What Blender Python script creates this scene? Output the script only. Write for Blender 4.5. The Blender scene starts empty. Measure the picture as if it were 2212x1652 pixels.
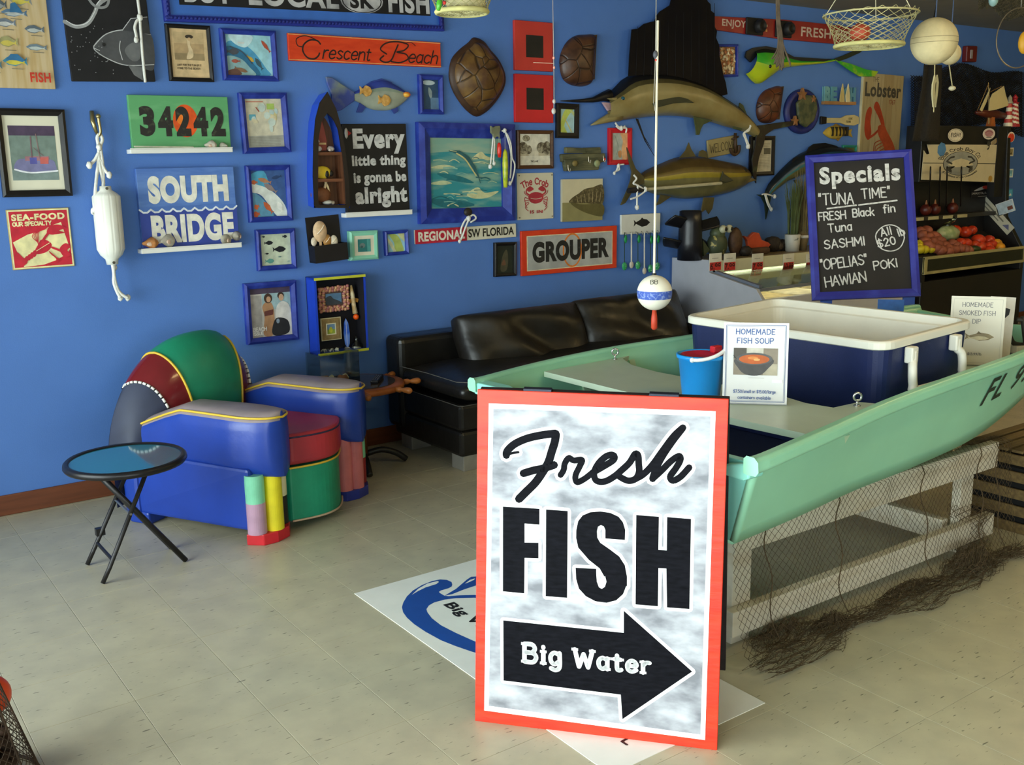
import bpy, math, random
from mathutils import Vector, Matrix
random.seed(7)
PI = math.pi
sin, cos = math.sin, math.cos
SC = bpy.context.scene
COL = SC.collection

# ---------------------------------------------------------------- camera
# world: X runs along the blue wall, Y points at it, Z up; the camera stands at the origin
CAMH, FPX = 1.6, 2200.0
PITCH, ROLL, YAW = math.radians(12.05), math.radians(-0.97), math.radians(35.49)
_f0 = Vector((sin(YAW), cos(YAW), 0)); _r0 = Vector((cos(YAW), -sin(YAW), 0)); _z0 = Vector((0, 0, 1))
FW = _f0 * cos(PITCH) - _z0 * sin(PITCH)
_u0 = _f0 * sin(PITCH) + _z0 * cos(PITCH)
RT = _r0 * cos(ROLL) + _u0 * sin(ROLL)
UP = _u0 * cos(ROLL) - _r0 * sin(ROLL)
cam = bpy.data.cameras.new('camera')
cam.sensor_fit = 'HORIZONTAL'; cam.sensor_width = 36.0; cam.lens = FPX / 2212 * 36
cam.clip_start = 0.05; cam.clip_end = 200
camo = bpy.data.objects.new('camera', cam); COL.objects.link(camo)
camo.matrix_world = Matrix(((RT.x, UP.x, -FW.x, 0), (RT.y, UP.y, -FW.y, 0), (RT.z, UP.z, -FW.z, CAMH), (0, 0, 0, 1)))
SC.camera = camo

# ---------------------------------------------------------------- world (overcast bright daylight outside)
wd = bpy.data.worlds.new('daylight'); SC.world = wd; wd.use_nodes = True
_bg = wd.node_tree.nodes['Background']
_bg.inputs[0].default_value = (0.93, 0.965, 1.0, 1); _bg.inputs[1].default_value = 8.0
SC.view_settings.view_transform = 'Standard'; SC.view_settings.look = 'None'
SC.view_settings.exposure = 0.68; SC.view_settings.gamma = 1.0; SC.view_settings.use_curve_mapping = False
try:
    SC.cycles.max_bounces = 6; SC.cycles.diffuse_bounces = 4; SC.cycles.glossy_bounces = 3; SC.cycles.adaptive_threshold = 0.045; SC.cycles.sample_clamp_indirect = 4.0
    SC.cycles.caustics_reflective = False; SC.cycles.caustics_refractive = False
except Exception:
    pass

# ---------------------------------------------------------------- measuring helpers (photo point -> point on a real plane)
EYE = Vector((0, 0, CAMH))
def ray(x, y): return RT * ((x - 1106) / FPX) - UP * ((y - 826) / FPX) + FW
def on_plane(x, y, p0, n):
    d = ray(x, y); return EYE + d * ((Vector(p0) - EYE).dot(n) / d.dot(n))
def on_z(x, y, z=0.0):
    d = ray(x, y); return EYE + d * ((z - CAMH) / d.z)
def on_y(x, y, Y):
    d = ray(x, y); return EYE + d * (Y / d.y)
def on_x(x, y, X):
    d = ray(x, y); return EYE + d * (X / d.x)
def at_t(x, y, t): return EYE + ray(x, y) * t
WALLY = 5.2
def W(x, y, off=0.0):
    p = on_y(x, y, WALLY - off); return (p.x, p.z)

# ---------------------------------------------------------------- materials
def lin(h):
    h = h.lstrip('#'); out = []
    for i in (0, 2, 4):
        c = int(h[i:i+2], 16) / 255
        out.append(c / 12.92 if c <= 0.04045 else ((c + 0.055) / 1.055) ** 2.4)
    return out
_MC = {}
def M(hexc, rough=0.6, amt=0.12, scale=12.0, metal=0.0, bump=0.0, stretch=(1, 1, 1), coat=0.0, second=None, thr=None, spec=0.4, alpha=1.0, emit=0.0, trans=0.0, bscale=None):
    """procedural paint: base colour varied by noise (or mixed with a second colour), optional bump"""
    key = (hexc, rough, amt, scale, metal, bump, stretch, coat, second, thr, spec, alpha, emit, trans, bscale)
    if key in _MC: return _MC[key]
    m = bpy.data.materials.new('mat_' + hexc.lstrip('#')); m.use_nodes = True
    nt = m.node_tree; b = nt.nodes['Principled BSDF']
    c = lin(hexc)
    b.inputs['Roughness'].default_value = rough; b.inputs['Metallic'].default_value = metal
    b.inputs['Specular IOR Level'].default_value = spec
    b.inputs['Coat Weight'].default_value = coat; b.inputs['Coat Roughness'].default_value = 0.08
    b.inputs['Alpha'].default_value = alpha
    b.inputs['Transmission Weight'].default_value = trans
    tc = nt.nodes.new('ShaderNodeTexCoord'); mp = nt.nodes.new('ShaderNodeMapping'); nz = nt.nodes.new('ShaderNodeTexNoise')
    mp.inputs['Scale'].default_value = stretch
    nz.inputs['Scale'].default_value = scale; nz.inputs['Detail'].default_value = 4
    nt.links.new(tc.outputs['Object'], mp.inputs[0]); nt.links.new(mp.outputs[0], nz.inputs['Vector'])
    rp = nt.nodes.new('ShaderNodeValToRGB')
    c2 = lin(second) if second else None
    if second:
        a, d = (thr if thr else (0.4, 0.6))
        rp.color_ramp.elements[0].position = a; rp.color_ramp.elements[1].position = d
        rp.color_ramp.elements[0].color = (*c, 1); rp.color_ramp.elements[1].color = (*c2, 1)
    else:
        rp.color_ramp.elements[0].position = 0.3; rp.color_ramp.elements[1].position = 0.7
        rp.color_ramp.elements[0].color = (*[x * (1 - amt) for x in c], 1)
        rp.color_ramp.elements[1].color = (*[min(1, x * (1 + amt)) for x in c], 1)
    nt.links.new(nz.outputs['Fac'], rp.inputs[0]); nt.links.new(rp.outputs[0], b.inputs['Base Color'])
    if emit:
        b.inputs['Emission Color'].default_value = (*c, 1); b.inputs['Emission Strength'].default_value = emit
    if bump:
        bp = nt.nodes.new('ShaderNodeBump'); bp.inputs['Strength'].default_value = bump; bp.inputs['Distance'].default_value = 0.01
        if bscale:
            n2 = nt.nodes.new('ShaderNodeTexNoise'); n2.inputs['Scale'].default_value = bscale; n2.inputs['Detail'].default_value = 3
            nt.links.new(tc.outputs['Object'], n2.inputs['Vector']); nt.links.new(n2.outputs['Fac'], bp.inputs['Height'])
        else:
            nt.links.new(nz.outputs['Fac'], bp.inputs['Height'])
        nt.links.new(bp.outputs[0], b.inputs['Normal'])
    _MC[key] = m
    return m
def glassmat(tint='f4f8f6', a=0.16, rough=0.04):
    key = ('glass', tint, a)
    if key in _MC: return _MC[key]
    m = bpy.data.materials.new('clear_glass'); m.use_nodes = True; nt = m.node_tree
    nt.nodes.remove(nt.nodes['Principled BSDF']); out = nt.nodes['Material Output']
    tr = nt.nodes.new('ShaderNodeBsdfTransparent'); gl = nt.nodes.new('ShaderNodeBsdfGlossy'); mx = nt.nodes.new('ShaderNodeMixShader')
    tr.inputs[0].default_value = (*lin(tint), 1); gl.inputs['Roughness'].default_value = rough
    gl.inputs[0].default_value = (0.9, 0.9, 0.9, 1)
    fr = nt.nodes.new('ShaderNodeFresnel'); fr.inputs[0].default_value = 1.45
    ad = nt.nodes.new('ShaderNodeMath'); ad.operation = 'MULTIPLY_ADD'; ad.inputs[1].default_value = 0.8; ad.inputs[2].default_value = a * 0.15
    nt.links.new(fr.outputs[0], ad.inputs[0]); nt.links.new(ad.outputs[0], mx.inputs[0])
    nt.links.new(tr.outputs[0], mx.inputs[1]); nt.links.new(gl.outputs[0], mx.inputs[2]); nt.links.new(mx.outputs[0], out.inputs[0])
    _MC[key] = m; return m
def wood(h, rough=0.55, dark=None, along='x', scale=6):
    st = {'x': (0.6, 9, 9), 'y': (9, 0.6, 9), 'z': (9, 9, 0.6)}[along]
    return M(h, rough=rough, scale=scale, stretch=st, second=dark, thr=(0.35, 0.75), amt=0.2, bump=0.15)

# ---------------------------------------------------------------- mesh builder
def catmull(pts, n=6, closed=False):
    P = [Vector(p) for p in pts]; N = len(P); out = []
    if N < 3: return P
    rng = range(N if closed else N - 1)
    for i in rng:
        p0 = P[(i - 1) % N] if (closed or i > 0) else P[0]
        p1 = P[i]; p2 = P[(i + 1) % N]
        p3 = P[(i + 2) % N] if (closed or i + 2 < N) else P[-1]
        for k in range(n):
            t = k / n; t2 = t * t; t3 = t2 * t
            out.append(0.5 * ((2 * p1) + (p2 - p0) * t + (2 * p0 - 5 * p1 + 4 * p2 - p3) * t2 + (3 * p1 - p0 - 3 * p2 + p3) * t3))
    if not closed: out.append(P[-1])
    return out
class MB:
    def __init__(s): s.v = []; s.f = []; s.m = []; s.T = None
    def add(s, vs, fs, mi=0):
        o = len(s.v)
        if s.T is not None: vs = [s.T @ Vector(p) for p in vs]
        s.v += [tuple(p) for p in vs]; s.f += [tuple(i + o for i in f) for f in fs]; s.m += [mi] * len(fs)
        return s
    def box(s, x0, x1, y0, y1, z0, z1, mi=0):
        return s.add([(x0, y0, z0), (x1, y0, z0), (x1, y1, z0), (x0, y1, z0), (x0, y0, z1), (x1, y0, z1), (x1, y1, z1), (x0, y1, z1)],
                     [(3, 2, 1, 0), (4, 5, 6, 7), (0, 1, 5, 4), (1, 2, 6, 5), (2, 3, 7, 6), (3, 0, 4, 7)], mi)
    def beam(s, a, b, w, h, up=(0, 0, 1), mi=0):
        a = Vector(a); b = Vector(b); d = (b - a).normalized(); u = Vector(up)
        x = d.cross(u)
        if x.length < 1e-5: x = d.cross(Vector((1, 0, 0)))
        x.normalize(); y = x.cross(d).normalized()
        c = [(-1, -1), (1, -1), (1, 1), (-1, 1)]
        vs = [p + x * (w / 2 * i) + y * (h / 2 * j) for p in (a, b) for i, j in c]
        return s.add(vs, [(0, 1, 2, 3), (7, 6, 5, 4), (4, 5, 1, 0), (5, 6, 2, 1), (6, 7, 3, 2), (7, 4, 0, 3)], mi)
    def prism(s, pts, z0, z1, mi=0):
        n = len(pts)
        vs = [(p[0], p[1], z0) for p in pts] + [(p[0], p[1], z1) for p in pts]
        ar = sum(pts[i][0] * pts[(i+1) % n][1] - pts[(i+1) % n][0] * pts[i][1] for i in range(n))
        fs = [tuple(range(n))[::-1], tuple(range(n, 2 * n))] + [(i, (i + 1) % n, n + (i + 1) % n, n + i) for i in range(n)]
        if ar < 0: fs = [f[::-1] for f in fs]
        return s.add(vs, fs, mi)
    def flat(s, pts, z=0.0, mi=0):
        n = len(pts)
        ar = sum(pts[i][0] * pts[(i+1) % n][1] - pts[(i+1) % n][0] * pts[i][1] for i in range(n))
        f = tuple(range(n))
        return s.add([(p[0], p[1], z) for p in pts], [f if ar > 0 else f[::-1]], mi)
    def tube(s, pts, r, n=6, mi=0, closed=False, cap=True):
        P = [Vector(p) for p in pts]; N = len(P); rs = r if isinstance(r, (list, tuple)) else [r] * N
        vs = []; prev = None
        for i, p in enumerate(P):
            a = P[(i - 1) % N] if (closed or i > 0) else P[i]; b = P[(i + 1) % N] if (closed or i < N - 1) else P[i]
            d = (b - a)
            if d.length < 1e-9: d = Vector((0, 0, 1))
            d.normalize()
            if prev is None:
                u = d.cross(Vector((0, 0, 1)))
                if u.length < 0.05: u = d.cross(Vector((1, 0, 0)))
            else:
                u = prev - d * prev.dot(d)
                if u.length < 1e-6: u = d.orthogonal()
            u.normalize(); prev = u; w = d.cross(u)
            for k in range(n):
                t = 2 * PI * k / n; vs.append(p + (u * cos(t) + w * sin(t)) * rs[i])
        fs = []
        for i in range(N if closed else N - 1):
            j = (i + 1) % N
            for k in range(n):
                l = (k + 1) % n; fs.append((i * n + k, i * n + l, j * n + l, j * n + k))
        if cap and not closed: fs += [tuple(range(n))[::-1], tuple(range((N - 1) * n, N * n))]
        return s.add(vs, fs, mi)
    def lathe(s, prof, n=20, mi=0, c=(0, 0, 0), ax='z', sx=1.0, sy=1.0):
        vs = []; fs = []; N = len(prof)
        for r, z in prof:
            for k in range(n):
                t = 2 * PI * k / n; x, y = r * cos(t) * sx, r * sin(t) * sy
                p = (x, y, z) if ax == 'z' else ((z, x, y) if ax == 'x' else (y, z, x))
                vs.append((c[0] + p[0], c[1] + p[1], c[2] + p[2]))
        for i in range(N - 1):
            for k in range(n):
                l = (k + 1) % n; fs.append((i * n + k, i * n + l, (i + 1) * n + l, (i + 1) * n + k))
        if prof[0][0] > 1e-6: fs.append(tuple(range(n))[::-1])
        if prof[-1][0] > 1e-6: fs.append(tuple(range((N - 1) * n, N * n)))
        return s.add(vs, fs, mi)
    def ball(s, c, r, nu=12, nv=8, mi=0, jit=0.0):
        rx, ry, rz = (r, r, r) if not isinstance(r, (tuple, list)) else r
        vs = []; fs = []
        for i in range(nv + 1):
            ph = PI * i / nv
            for k in range(nu):
                t = 2 * PI * k / nu; j = 1 + (random.uniform(-jit, jit) if jit else 0)
                vs.append((c[0] + rx * sin(ph) * cos(t) * j, c[1] + ry * sin(ph) * sin(t) * j, c[2] - rz * cos(ph) * j))
        for i in range(nv):
            for k in range(nu):
                l = (k + 1) % nu; fs.append((i * nu + k, i * nu + l, (i + 1) * nu + l, (i + 1) * nu + k))
        return s.add(vs, fs, mi)
    def grid(s, fn, nu, nv, mi=0, wrapu=False, wrapv=False):
        vs = [fn(i / (nu if wrapu else nu - 1), j / (nv if wrapv else nv - 1)) for j in range(nv) for i in range(nu)]
        fs = []
        for j in range(nv if wrapv else nv - 1):
            for i in range(nu if wrapu else nu - 1):
                i2 = (i + 1) % nu; j2 = (j + 1) % nv
                fs.append((j * nu + i, j * nu + i2, j2 * nu + i2, j2 * nu + i))
        return s.add(vs, fs, mi)
    def ribbon(s, pts, w, z=0.0, mi=0, rnd=True):
        P = [Vector((p[0], p[1])) for p in pts]; ws = w if isinstance(w, (list, tuple)) else [w] * len(P)
        z0 = z + len(s.f) % 5 * 1.1e-5         # overlapping pieces never share a plane
        for i in range(len(P) - 1):
            z = z0 + i % 6 * 2e-5
            d = P[i + 1] - P[i]
            if d.length < 1e-9: continue
            nrm = Vector((-d.y, d.x)).normalized()
            a, b = nrm * ws[i] / 2, nrm * ws[i + 1] / 2
            s.add([(*(P[i] - a), z), (*(P[i + 1] - b), z), (*(P[i + 1] + b), z), (*(P[i] + a), z)], [(0, 1, 2, 3)], mi)
        if rnd:
            for i, p in enumerate(P):
                r = ws[i] / 2; z = z0 + i % 6 * 2e-5 + 1e-5
                s.add([(p.x + r * cos(k * PI / 4), p.y + r * sin(k * PI / 4), z) for k in range(8)], [tuple(range(8))], mi)
        return s
    def build(s, name, mats, parent=None, smooth=False, bevel=0.0, sub=0, solid=0.0, seg=2):
        me = bpy.data.meshes.new(name); me.from_pydata(s.v, [], s.f)
        if not isinstance(mats, (list, tuple)): mats = [mats]
        for m in mats: me.materials.append(m)
        if len(mats) > 1: me.polygons.foreach_set('material_index', s.m)
        if smooth: me.polygons.foreach_set('use_smooth', [True] * len(s.f))
        me.update()
        o = bpy.data.objects.new(name, me); COL.objects.link(o)
        if parent is not None: o.parent = parent
        if solid:
            q = o.modifiers.new('solid', 'SOLIDIFY'); q.thickness = solid; q.offset = 0
        if bevel:
            q = o.modifiers.new('bevel', 'BEVEL'); q.width = bevel; q.segments = seg; q.limit_method = 'ANGLE'; q.angle_limit = 0.6
        if sub:
            q = o.modifiers.new('sub', 'SUBSURF'); q.levels = sub; q.render_levels = sub
        return o
def tag(o, label, cat, group=None, kind=None):
    if label: o['label'] = label
    if cat: o['category'] = cat
    if group: o['group'] = group
    if kind: o['kind'] = kind
    return o
def thing(name, label, cat, loc=(0, 0, 0), rz=0.0, group=None):
    o = bpy.data.objects.new(name, None); COL.objects.link(o); o.location = loc; o.rotation_euler = (0, 0, rz)
    o.empty_display_size = 0.05
    return tag(o, label, cat, group, 'thing')
def struct(o): o['kind'] = 'structure'; return o
def copy_tree(o, parent=None):
    c = o.copy(); COL.objects.link(c); c.parent = parent
    for ch in list(o.children): copy_tree(ch, c)
    return c
def rectfit(quad, off=0.0):
    """photo corners TL,TR,BR,BL of a flat thing on the wall -> centre, width, height, tilt"""
    P = [Vector(W(x, y, off)) for x, y in quad]
    c = (P[0] + P[1] + P[2] + P[3]) / 4
    hx = ((P[1] - P[0]) + (P[2] - P[3])) / 2; vy = ((P[0] - P[3]) + (P[1] - P[2])) / 2
    a1 = math.atan2(hx.y, hx.x); a2 = math.atan2(-vy.x, vy.y)
    wl, hl = hx.length ** 2, vy.length ** 2
    return c, hx.length, vy.length, (a1 * wl + a2 * hl) / (wl + hl)
def wall_thing(name, label, cat, quad, off=0.001, group=None, front=0.0):
    """Empty on the wall; its children use x to the right, y up, z out of the wall, origin at the centre"""
    c, w, h, t = rectfit(quad, front)
    o = thing(name, label, cat, (c.x, WALLY - off, c.y), 0, group)
    o.rotation_euler = (PI / 2, -t, 0)
    return o, w, h
def frame_mesh(w, h, fw, d, z0=0.0, lip=0.0, mi=0, mb=None):
    """four mitred bars round a w x h opening edge (outer size w x h)"""
    mb = mb or MB()
    O = [(-w/2, -h/2), (w/2, -h/2), (w/2, h/2), (-w/2, h/2)]
    I = [(-w/2 + fw, -h/2 + fw), (w/2 - fw, -h/2 + fw), (w/2 - fw, h/2 - fw), (-w/2 + fw, h/2 - fw)]
    Mx = [((a[0] * .6 + b[0] * .4), (a[1] * .6 + b[1] * .4)) for a, b in zip(O, I)]
    for i in range(4):
        j = (i + 1) % 4
        vs = [(*O[i], z0), (*O[j], z0), (*O[j], z0 + d * .8), (*O[i], z0 + d * .8), (*Mx[i], z0 + d), (*Mx[j], z0 + d), (*I[i], z0 + d * (1 - lip)), (*I[j], z0 + d * (1 - lip)), (*I[i], z0), (*I[j], z0)]
        mb.add(vs, [(0, 1, 2, 3), (3, 2, 5, 4), (4, 5, 7, 6), (6, 7, 9, 8)], mi)
    return mb

# ---------------------------------------------------------------- lettering
_TX = {}
def text_geo(s, bold=0.0, track=1.0, shear=0.0):
    """built-in font as flat polygons, fitted to the unit square; also returns its aspect"""
    if bold >= .03: bold *= 1.12; track += .06
    key = (s, bold, track, shear)
    if key in _TX: return _TX[key]
    cu = bpy.data.curves.new('t', 'FONT'); cu.body = s; cu.size = 1; cu.offset = bold; cu.space_character = track; cu.shear = shear
    cu.resolution_u = 6 if s.upper() == s else 3
    ob = bpy.data.objects.new('t', cu); COL.objects.link(ob)
    dg = bpy.context.evaluated_depsgraph_get(); ev = ob.evaluated_get(dg); me = ev.to_mesh()
    vs = [tuple(v.co) for v in me.vertices]; fs = [tuple(p.vertices) for p in me.polygons]
    ev.to_mesh_clear(); bpy.data.objects.remove(ob); bpy.data.curves.remove(cu)
    x0 = min(v[0] for v in vs); x1 = max(v[0] for v in vs); y0 = min(v[1] for v in vs); y1 = max(v[1] for v in vs)
    g = ([((v[0] - x0) / (x1 - x0), (v[1] - y0) / (y1 - y0)) for v in vs], fs, (x1 - x0) / (y1 - y0))
    _TX[key] = g; return g
def put_text(mb, s, x0, y0, x1, y1, z, mi=0, bold=0.02, track=1.05, shear=0.0):
    vs, fs, asp = text_geo(s, bold, track, shear)
    mb.add([(x0 + v[0] * (x1 - x0), y0 + v[1] * (y1 - y0), z) for v in vs], fs, mi)
GL = {}
def _g(ch, w, d): GL[ch] = (w, d)
# single-stroke letters on a grid, cap height 6; '~' marks a smooth stroke
for _l in """A 4 0,0 2,6 4,0/.8,2.2 3.2,2.2
B 3.6 0,0 0,6/~0,6 2.4,6 3.2,4.6 2.2,3.2 0,3.2/~0,3.2 2.8,3 3.6,1.6 2.6,0 0,0
C 4 ~3.8,4.8 2.2,6 .5,4.8 0,3 .5,1.2 2.2,0 3.8,1
D 4 0,0 0,6/~0,6 2.4,5.8 4,4 4,2 2.4,.2 0,0
E 3.2 3.2,6 0,6 0,0 3.2,0/0,3.1 2.6,3.1
F 3.2 3.2,6 0,6 0,0/0,3.2 2.6,3.2
G 4.2 ~3.9,4.8 2.2,6 .5,4.8 0,3 .5,1.2 2.2,0 3.9,.9/3.9,.6 3.9,2.6 2.5,2.6
H 4 0,0 0,6/4,0 4,6/0,3.1 4,3.1
I .6 .3,0 .3,6
J 3 ~2.6,6 2.6,2 2,.2 .8,.1 0,1.4
K 3.8 0,0 0,6/3.6,6 0,2.6/1.2,3.6 3.8,0
L 3 0,6 0,0 3,0
M 4.8 0,0 .3,6 2.4,1.6 4.5,6 4.8,0
N 4 0,0 0,6 4,0 4,6
O 4.4 ~2.2,6 .5,4.9 0,3 .5,1.1 2.2,0 3.9,1.1 4.4,3 3.9,4.9 2.2,6
P 3.6 0,0 0,6/~0,6 2.6,6 3.6,4.6 2.6,3 0,2.8
Q 4.4 ~2.2,6 .5,4.9 0,3 .5,1.1 2.2,0 3.9,1.1 4.4,3 3.9,4.9 2.2,6/2.8,1.4 4.4,-.4
R 3.8 0,0 0,6/~0,6 2.6,6 3.5,4.6 2.6,3.1 0,3/1.6,3 3.8,0
S 3.6 ~3.4,5 2,6 .4,5.2 .5,3.8 1.9,3.1 3.3,2.3 3.4,.9 1.8,0 0,1
T 4 0,6 4,6/2,6 2,0
U 4 ~0,6 0,2 .8,.3 2,0 3.2,.3 4,2 4,6
V 4 0,6 2,0 4,6
W 5.4 0,6 1.3,0 2.7,4.6 4.1,0 5.4,6
X 4 0,0 4,6/0,6 4,0
Y 4 0,6 2,3 4,6/2,3 2,0
Z 3.6 0,6 3.6,6 0,0 3.6,0
a 3 ~2.6,3.4 1.2,4 .1,2.8 .2,.9 1.3,0 2.6,1/2.7,4 2.7,0
b 3 0,6.2 0,0/~0,3 1.4,4 2.8,3.2 2.9,1.2 1.6,0 0,.9
c 2.8 ~2.7,3.3 1.4,4 .2,3 .2,1 1.4,0 2.7,.7
d 3 3,6.2 3,0/~3,3 1.6,4 .2,3.2 .1,1.2 1.4,0 3,.9
e 3 ~.1,2.1 2.8,2.2 2.4,3.7 1.2,4 .1,2.6 .3,.7 1.5,0 2.8,.7
f 2 ~2.2,5.8 1.3,6.1 .8,5 .8,0/0,3.9 1.9,3.9
g 3 ~2.7,3.4 1.2,4 .1,2.8 .2,.9 1.3,0 2.6,1/~2.8,4 2.8,-.8 1.6,-2 .2,-1.5
h 3 0,6.2 0,0/~0,2.8 1.4,4 2.7,3.2 2.8,0
i .6 .3,4 .3,0/.3,5.4 .3,5.6
j 1 ~.7,4 .7,-1 -.1,-1.9/.7,5.4 .7,5.6
k 2.8 0,6.2 0,0/2.6,4 0,1.7/.9,2.4 2.8,0
l .6 .3,6.2 .3,0
m 4.4 0,4 0,0/~0,2.8 1.2,4 2.2,3.2 2.2,0/~2.2,2.8 3.4,4 4.3,3.2 4.4,0
n 2.8 0,4 0,0/~0,2.8 1.4,4 2.6,3.2 2.8,0
o 3 ~1.5,4 .2,3 .2,1 1.5,0 2.8,1 2.8,3 1.5,4
p 3 0,4 0,-2/~0,3 1.4,4 2.8,3.2 2.9,1.2 1.6,0 0,.9
q 3 2.9,4 2.9,-2/~2.9,3 1.5,4 .1,3 .2,1 1.4,0 2.9,.9
r 2 0,4 0,0/~0,2.6 .9,3.8 2,3.9
s 2.6 ~2.4,3.4 1.2,4 .2,3.1 1.3,2.1 2.5,1.1 1.4,0 .1,.6
t 2 ~.8,5.4 .8,.8 1.4,0 2.1,.3/0,4 1.9,4
u 2.8 ~0,4 .1,1 1.2,0 2.7,1/2.8,4 2.8,0
v 3 0,4 1.5,0 3,4
w 4.2 0,4 1,0 2.1,3.4 3.2,0 4.2,4
x 2.8 0,4 2.8,0/0,0 2.8,4
y 3 0,4 1.6,.3/3,4 .8,-2
z 2.6 0,4 2.6,4 0,0 2.6,0
0 3.6 ~1.8,6 .3,4.6 .3,1.4 1.8,0 3.3,1.4 3.3,4.6 1.8,6
1 1.4 0,4.8 1,6 1,0
2 3.4 ~.2,4.6 1.6,6 3.2,4.8 2.6,3 .2,.1/.2,0 3.4,0
3 3.4 ~.3,5.2 1.8,6 3.1,4.6 1.4,3.2/~1.4,3.2 3.4,2.6 3.1,.8 1.5,0 .1,.9
4 3.6 2.6,0 2.6,6 0,1.8 3.6,1.8
5 3.4 3,6 .5,6 .3,3.4/~.3,3.4 2,3.9 3.3,2.4 2.7,.5 1,.0 .1,.8
6 3.4 ~2.8,5.8 1,4.6 .1,2.2 1,.1 2.8,.4 3.2,2.2 2,3.4 .3,2.6
7 3.4 0,6 3.4,6 1.2,0
8 3.4 ~1.7,3.2 .3,4.6 1.7,6 3.1,4.6 1.7,3.2 .1,1.6 1.7,0 3.3,1.6 1.7,3.2
9 3.4 ~3.1,4.2 1.6,2.8 .2,4.2 1.4,6 3,5 3.1,4 2.4,1 .8,0
$ 3.6 ~3.4,5 2,5.8 .4,5 .5,3.8 1.9,3.1 3.3,2.3 3.4,1 1.8,.2 0,1/1.8,6.7 1.8,-.7
/ 2.4 0,-.6 2.4,6.4
. .5 .2,0 .3,.3
, .5 .3,.4 0,-1
! .6 .3,6 .3,1.8/.3,.4 .3,0
& 4 ~4,0 .8,4.6 1.6,6 2.6,5 .2,1.6 1.4,0 3.8,2.4
" 1.4 .2,6.4 .1,4.8/1.2,6.4 1.1,4.8
' .5 .2,6.2 .1,5
- 2 .2,2.6 1.8,2.6""".split('\n'):
    _p = _l.split(' ', 2); GL[_p[0]] = (float(_p[1]), _p[2])
def stroke_text(mb, s, x, y, h, w, z, mi=0, gap=1.3, xs=1.0, rot=0.0, jit=0.0, serif=0.0, center=False, arc=None, sh=0.0):
    """letters drawn as ribbons; h cap height, w ribbon width. arc=(cx,cy,r,a0) sets them on a circle"""
    k = h / 6; adv = 0.0
    total = sum((GL[c][0] + gap if c in GL else 2.6) for c in s) * k * xs
    ox = -total / 2 if center else 0
    for c in s:
        if c not in GL: adv += 2.6 * k * xs; continue
        gw, d = GL[c]; dr = random.uniform(-jit, jit); dy = random.uniform(-jit, jit) * h * .4
        for st in d.split('/'):
            sm = st.startswith('~'); pts = [tuple(map(float, q.split(','))) for q in st.lstrip('~').split()]
            P = []
            for v in (catmull([(a, b, 0) for a, b in pts], 4) if sm else pts):
                px, py = v[0], v[1]
                X = ox + adv + (px + py * sh) * k * xs; Y = py * k + dy + (px - gw / 2) * dr * k
                if arc:
                    cx, cy, r, a0 = arc; a = a0 - X / r if r > 0 else a0 - X / r
                    rr = (r + Y) if r > 0 else (-r - Y)
                    P.append((cx + rr * cos(a), cy + rr * sin(a)))
                else:
                    P.append((x + X * cos(rot) - Y * sin(rot), y + X * sin(rot) + Y * cos(rot)))
            mb.ribbon(P, w, z, mi)
            if serif and not sm:
                for q in (0, -1):
                    px, py = pts[q]
                    if py in (0.0, 6.0, 4.0, -2.0, 6.2):
                        X = ox + adv + px * k * xs; Y = py * k; e = serif * k
                        mb.ribbon([(x + (X - e) * cos(rot) - Y * sin(rot), y + (X - e) * sin(rot) + Y * cos(rot)), (x + (X + e) * cos(rot) - Y * sin(rot), y + (X + e) * sin(rot) + Y * cos(rot))], w * .6, z, mi, False)
        adv += (gw + gap) * k * xs
    return total
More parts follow.
